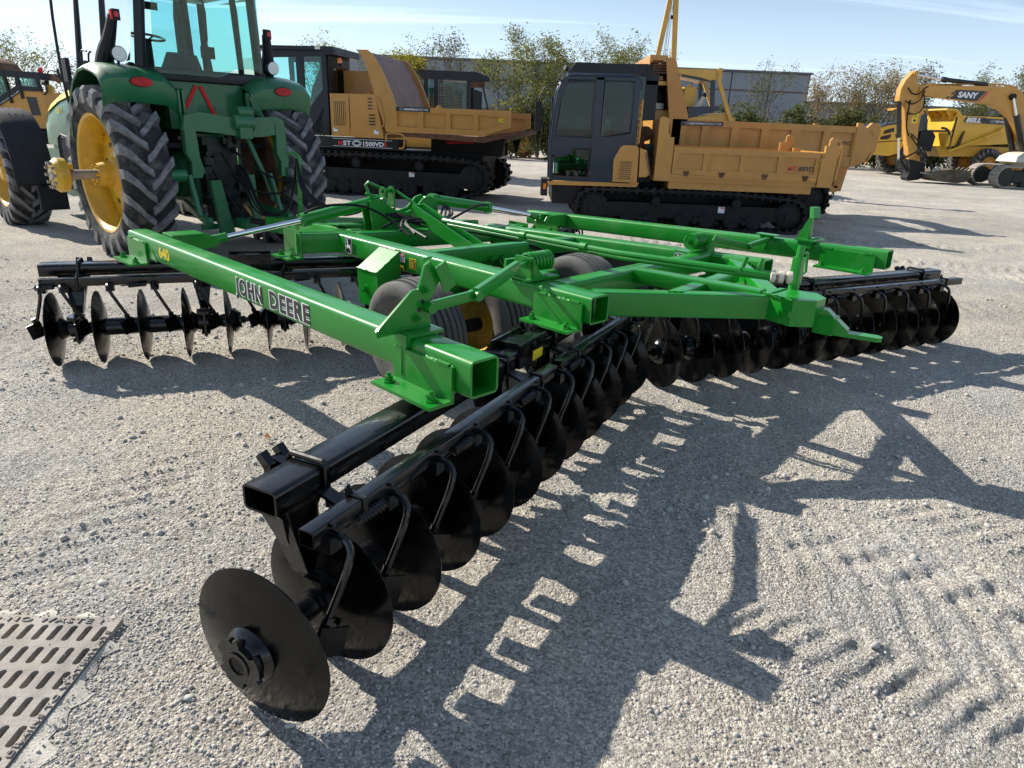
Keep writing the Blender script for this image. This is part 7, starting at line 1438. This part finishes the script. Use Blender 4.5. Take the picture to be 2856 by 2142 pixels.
# ---- black guarded cab behind the scooped bed
Bc = thing('forestry_machine', (-2, 24, 0), 0, 'black forestry machine cab with mesh window guards behind the scooped bed', 'forestry machine')
m = MB(); pf(m, [(-1.47, 3.18), (-1.47, 3.28), (.45, 3.28), (.84, 3.14), (.88, 3.0), (.6, 3.0), (-1.3, 3.02)], 0, 1.7); roof = m.build('cab_roof', cabblack, Bc)
m = MB()
for x in (-1.28, -.95, .12): m.bb(x, x+.13, .05, .16, 1.6, 3.02); m.bb(x, x+.13, 1.5, 1.62, 1.6, 3.02)
m.bb(-1.3, .3, .06, 1.6, 1.5, 2.15); m.beam((.62, .1, 2.95), (.84, .1, 2.1), .06, .06); m.build('cab_frame', cabblack, Bc)
pl('rear_glass', [(-1.2, 2.15), (-1.2, 3.0), (-.95, 3.0), (-.95, 2.15)], .1, .01, gglass, Bc); pl('side_glass', [(-.82, 2.15), (-.82, 2.95), (.12, 2.95), (.12, 2.15)], .12, .01, cglass, Bc)
m = MB()
for i in range(17): m.beam((-.80+.055*i, .06, 2.15), (-.80+.055*i, .06, 2.93), .008, .008)
for i in range(15): m.beam((-.82, .06, 2.17+.053*i), (.10, .06, 2.17+.053*i), .008, .008)
mg = m.build('window_mesh', steel, Bc); mg['kind'] = 'stuff'
m = MB(); m.bb(.25, .70, .04, .10, 2.82, 3.04); m.bb(.28, .66, .02, .06, 2.84, 3.02); m.build('side_lamp_box', rust, Bc)
for i in range(6): MB().bb(.28+.065*i, .29+.065*i, .0, .015, 2.83, 3.03).build('guard_bar', bdec, Bc)
for i in range(6): MB().bb(.70, .87, .0+.0, .015, 2.80+.04*i, 2.81+.04*i).build('guard_bar', cabblack, Bc)
m = MB(); m.add([(.30, .1, 2.78), (.62, .1, 2.70), (.62, .1, 2.15), (.36, .1, 2.12)], [(0, 1, 2, 3)]); 
for i in range(9): m.beam((.31, .08, 2.72-.065*i), (.63, .08, 2.66-.062*i), .02, .012)
m.build('engine_grille', cabblack, Bc)
m = MB(); m.bb(-3.6, 1.0, .0, 1.8, .9, 1.8); m.build('body', orange, Bc)
for y in (-.3, 1.6): track_belt(circle_hull([(-3.0, .45, .42), (.6, .45, .42)]), y, y+.5, .04, .16, .05, 0, steel=True).build('steel_track', dark, Bc, None, 25)
# ---- machine at the far left
Lc = thing('tracked_dumper', (-17, 24, 0), 0, 'tan machine with black cab and amber beacon at the far left edge', 'tracked dumper')
m = MB(); pf(m, [(-1.6, 2.66), (-1.6, 2.78), (1.10, 2.72), (1.10, 2.50), (1.03, 2.52), (-1.5, 2.6)], 0, 1.6)
for a, b in (((-.62, 1.5), (-.60, 2.7)), ((.10, 1.75), (.0, 2.7)), ((.50, 1.9), (.42, 2.66)), ((1.12, 2.2), (1.06, 2.66))):
    m.beam((a[0], .04, a[1]), (b[0], .04, b[1]), .10, .08); m.beam((a[0], 1.5, a[1]), (b[0], 1.5, b[1]), .10, .08)
pf(m, [(.42, 2.14), (1.16, 2.14), (1.16, 2.26), (.42, 2.30)], 0, .1); pf(m, [(-1.5, 1.55), (-.6, 1.55), (.5, 2.2), (.42, 2.32), (-.6, 1.75), (-1.5, 1.75)], 0, .08); m.build('cab_frame', cabblack, Lc)
pl('side_glass', [(-1.5, 1.6), (-1.5, 2.62), (.0, 2.66), (.05, 1.9)], .03, .01, cglass, Lc); pl('rear_glass', [(.46, 2.28), (.44, 2.58), (1.04, 2.56), (1.10, 2.26)], .03, .01, gglass, Lc)
m = MB(); pf(m, [(-1.5, 1.0), (-1.5, 1.5), (-.5, 1.6), (.42, 2.16), (1.12, 2.14), (1.20, 1.5), (1.15, 1.0)], .05, 1.5); eb = m.build('engine_housing', orange, Lc); pl('grille', [(.60, 1.97), (.93, 1.96), (.98, 1.4), (.68, 1.4)], .04, .02, bdec, eb)
m = MB(); m.prism([(0, 0), (1.25, 0), (1.25, .13), (0, .13)], (-.58, .03, 1.50), (.86, 0, .50), (-.5, 0, .86), .02, N=(0, -1, 0)); bn_ = m.build('dealer_banner', ndec, Lc); lettering('NEWMANTRACTOR', 'lettering', bn_, (-.52, .005, 1.56), (.86, 0, .50), (-.5, 0, .86), .075, white, bold=.01, width=1.1)
MB().lathe((1.0, .4, 2.72), (0, 0, 1), [(0, .07), (.14, .06), (.17, .02)], 14).build('beacon', smvred, Lc)
MB().tube([(1.16, .2, 2.35), (1.40, .2, 2.78), (1.50, .2, 2.80), (1.72, .2, 2.76)], .022, 6).build('mirror_arm', plastic, Lc); MB().beam((1.70, .2, 2.86), (1.76, .2, 2.48), .05, .06).build('mirror', plastic, Lc); MB().prism([(0, 0), (.26, -.16), (.32, -.04), (.05, .12)], (1.45, .2, 2.56), (1, 0, 0), (0, 0, 1), .06).build('work_lamp', rust, Lc)
m = MB(); m.tube([(1.18+.12*math.sin(t), .1, 2.24+.18*math.cos(t)) for t in [k*.35 for k in range(10)]], .03, 6); m.build('hose_loop', bdec, Lc); m = MB(); m.lathe((1.30, .3, 2.22), (0, -1, 0), [(0, .14), (.06, .15), (.07, .10)], 16); m.build('lamp_bowl', cat, Lc)
for y in (-.2, 1.4): track_belt(circle_hull([(-2.4, .45, .42), (1.2, .45, .42)]), y, y+.5, .04, .16, .05, 0, steel=True).build('steel_track', dark, Lc, None, 25)
m = MB(); m.bb(-2.2, 1.1, .1, 1.5, .5, 1.0); m.build('chassis', dark, Lc)
m = MB(); m.prism([(-2.9, 2.9), (-2.7, 3.35), (-1.9, 3.28), (-1.3, 3.05), (-1.1, 2.78), (-2.9, 2.72)], (0, 1.8, 0), (1, 0, 0), (0, 0, 1), .9, N=(0, 1, 0)); m.build('rusty_bucket', rust, Lc)
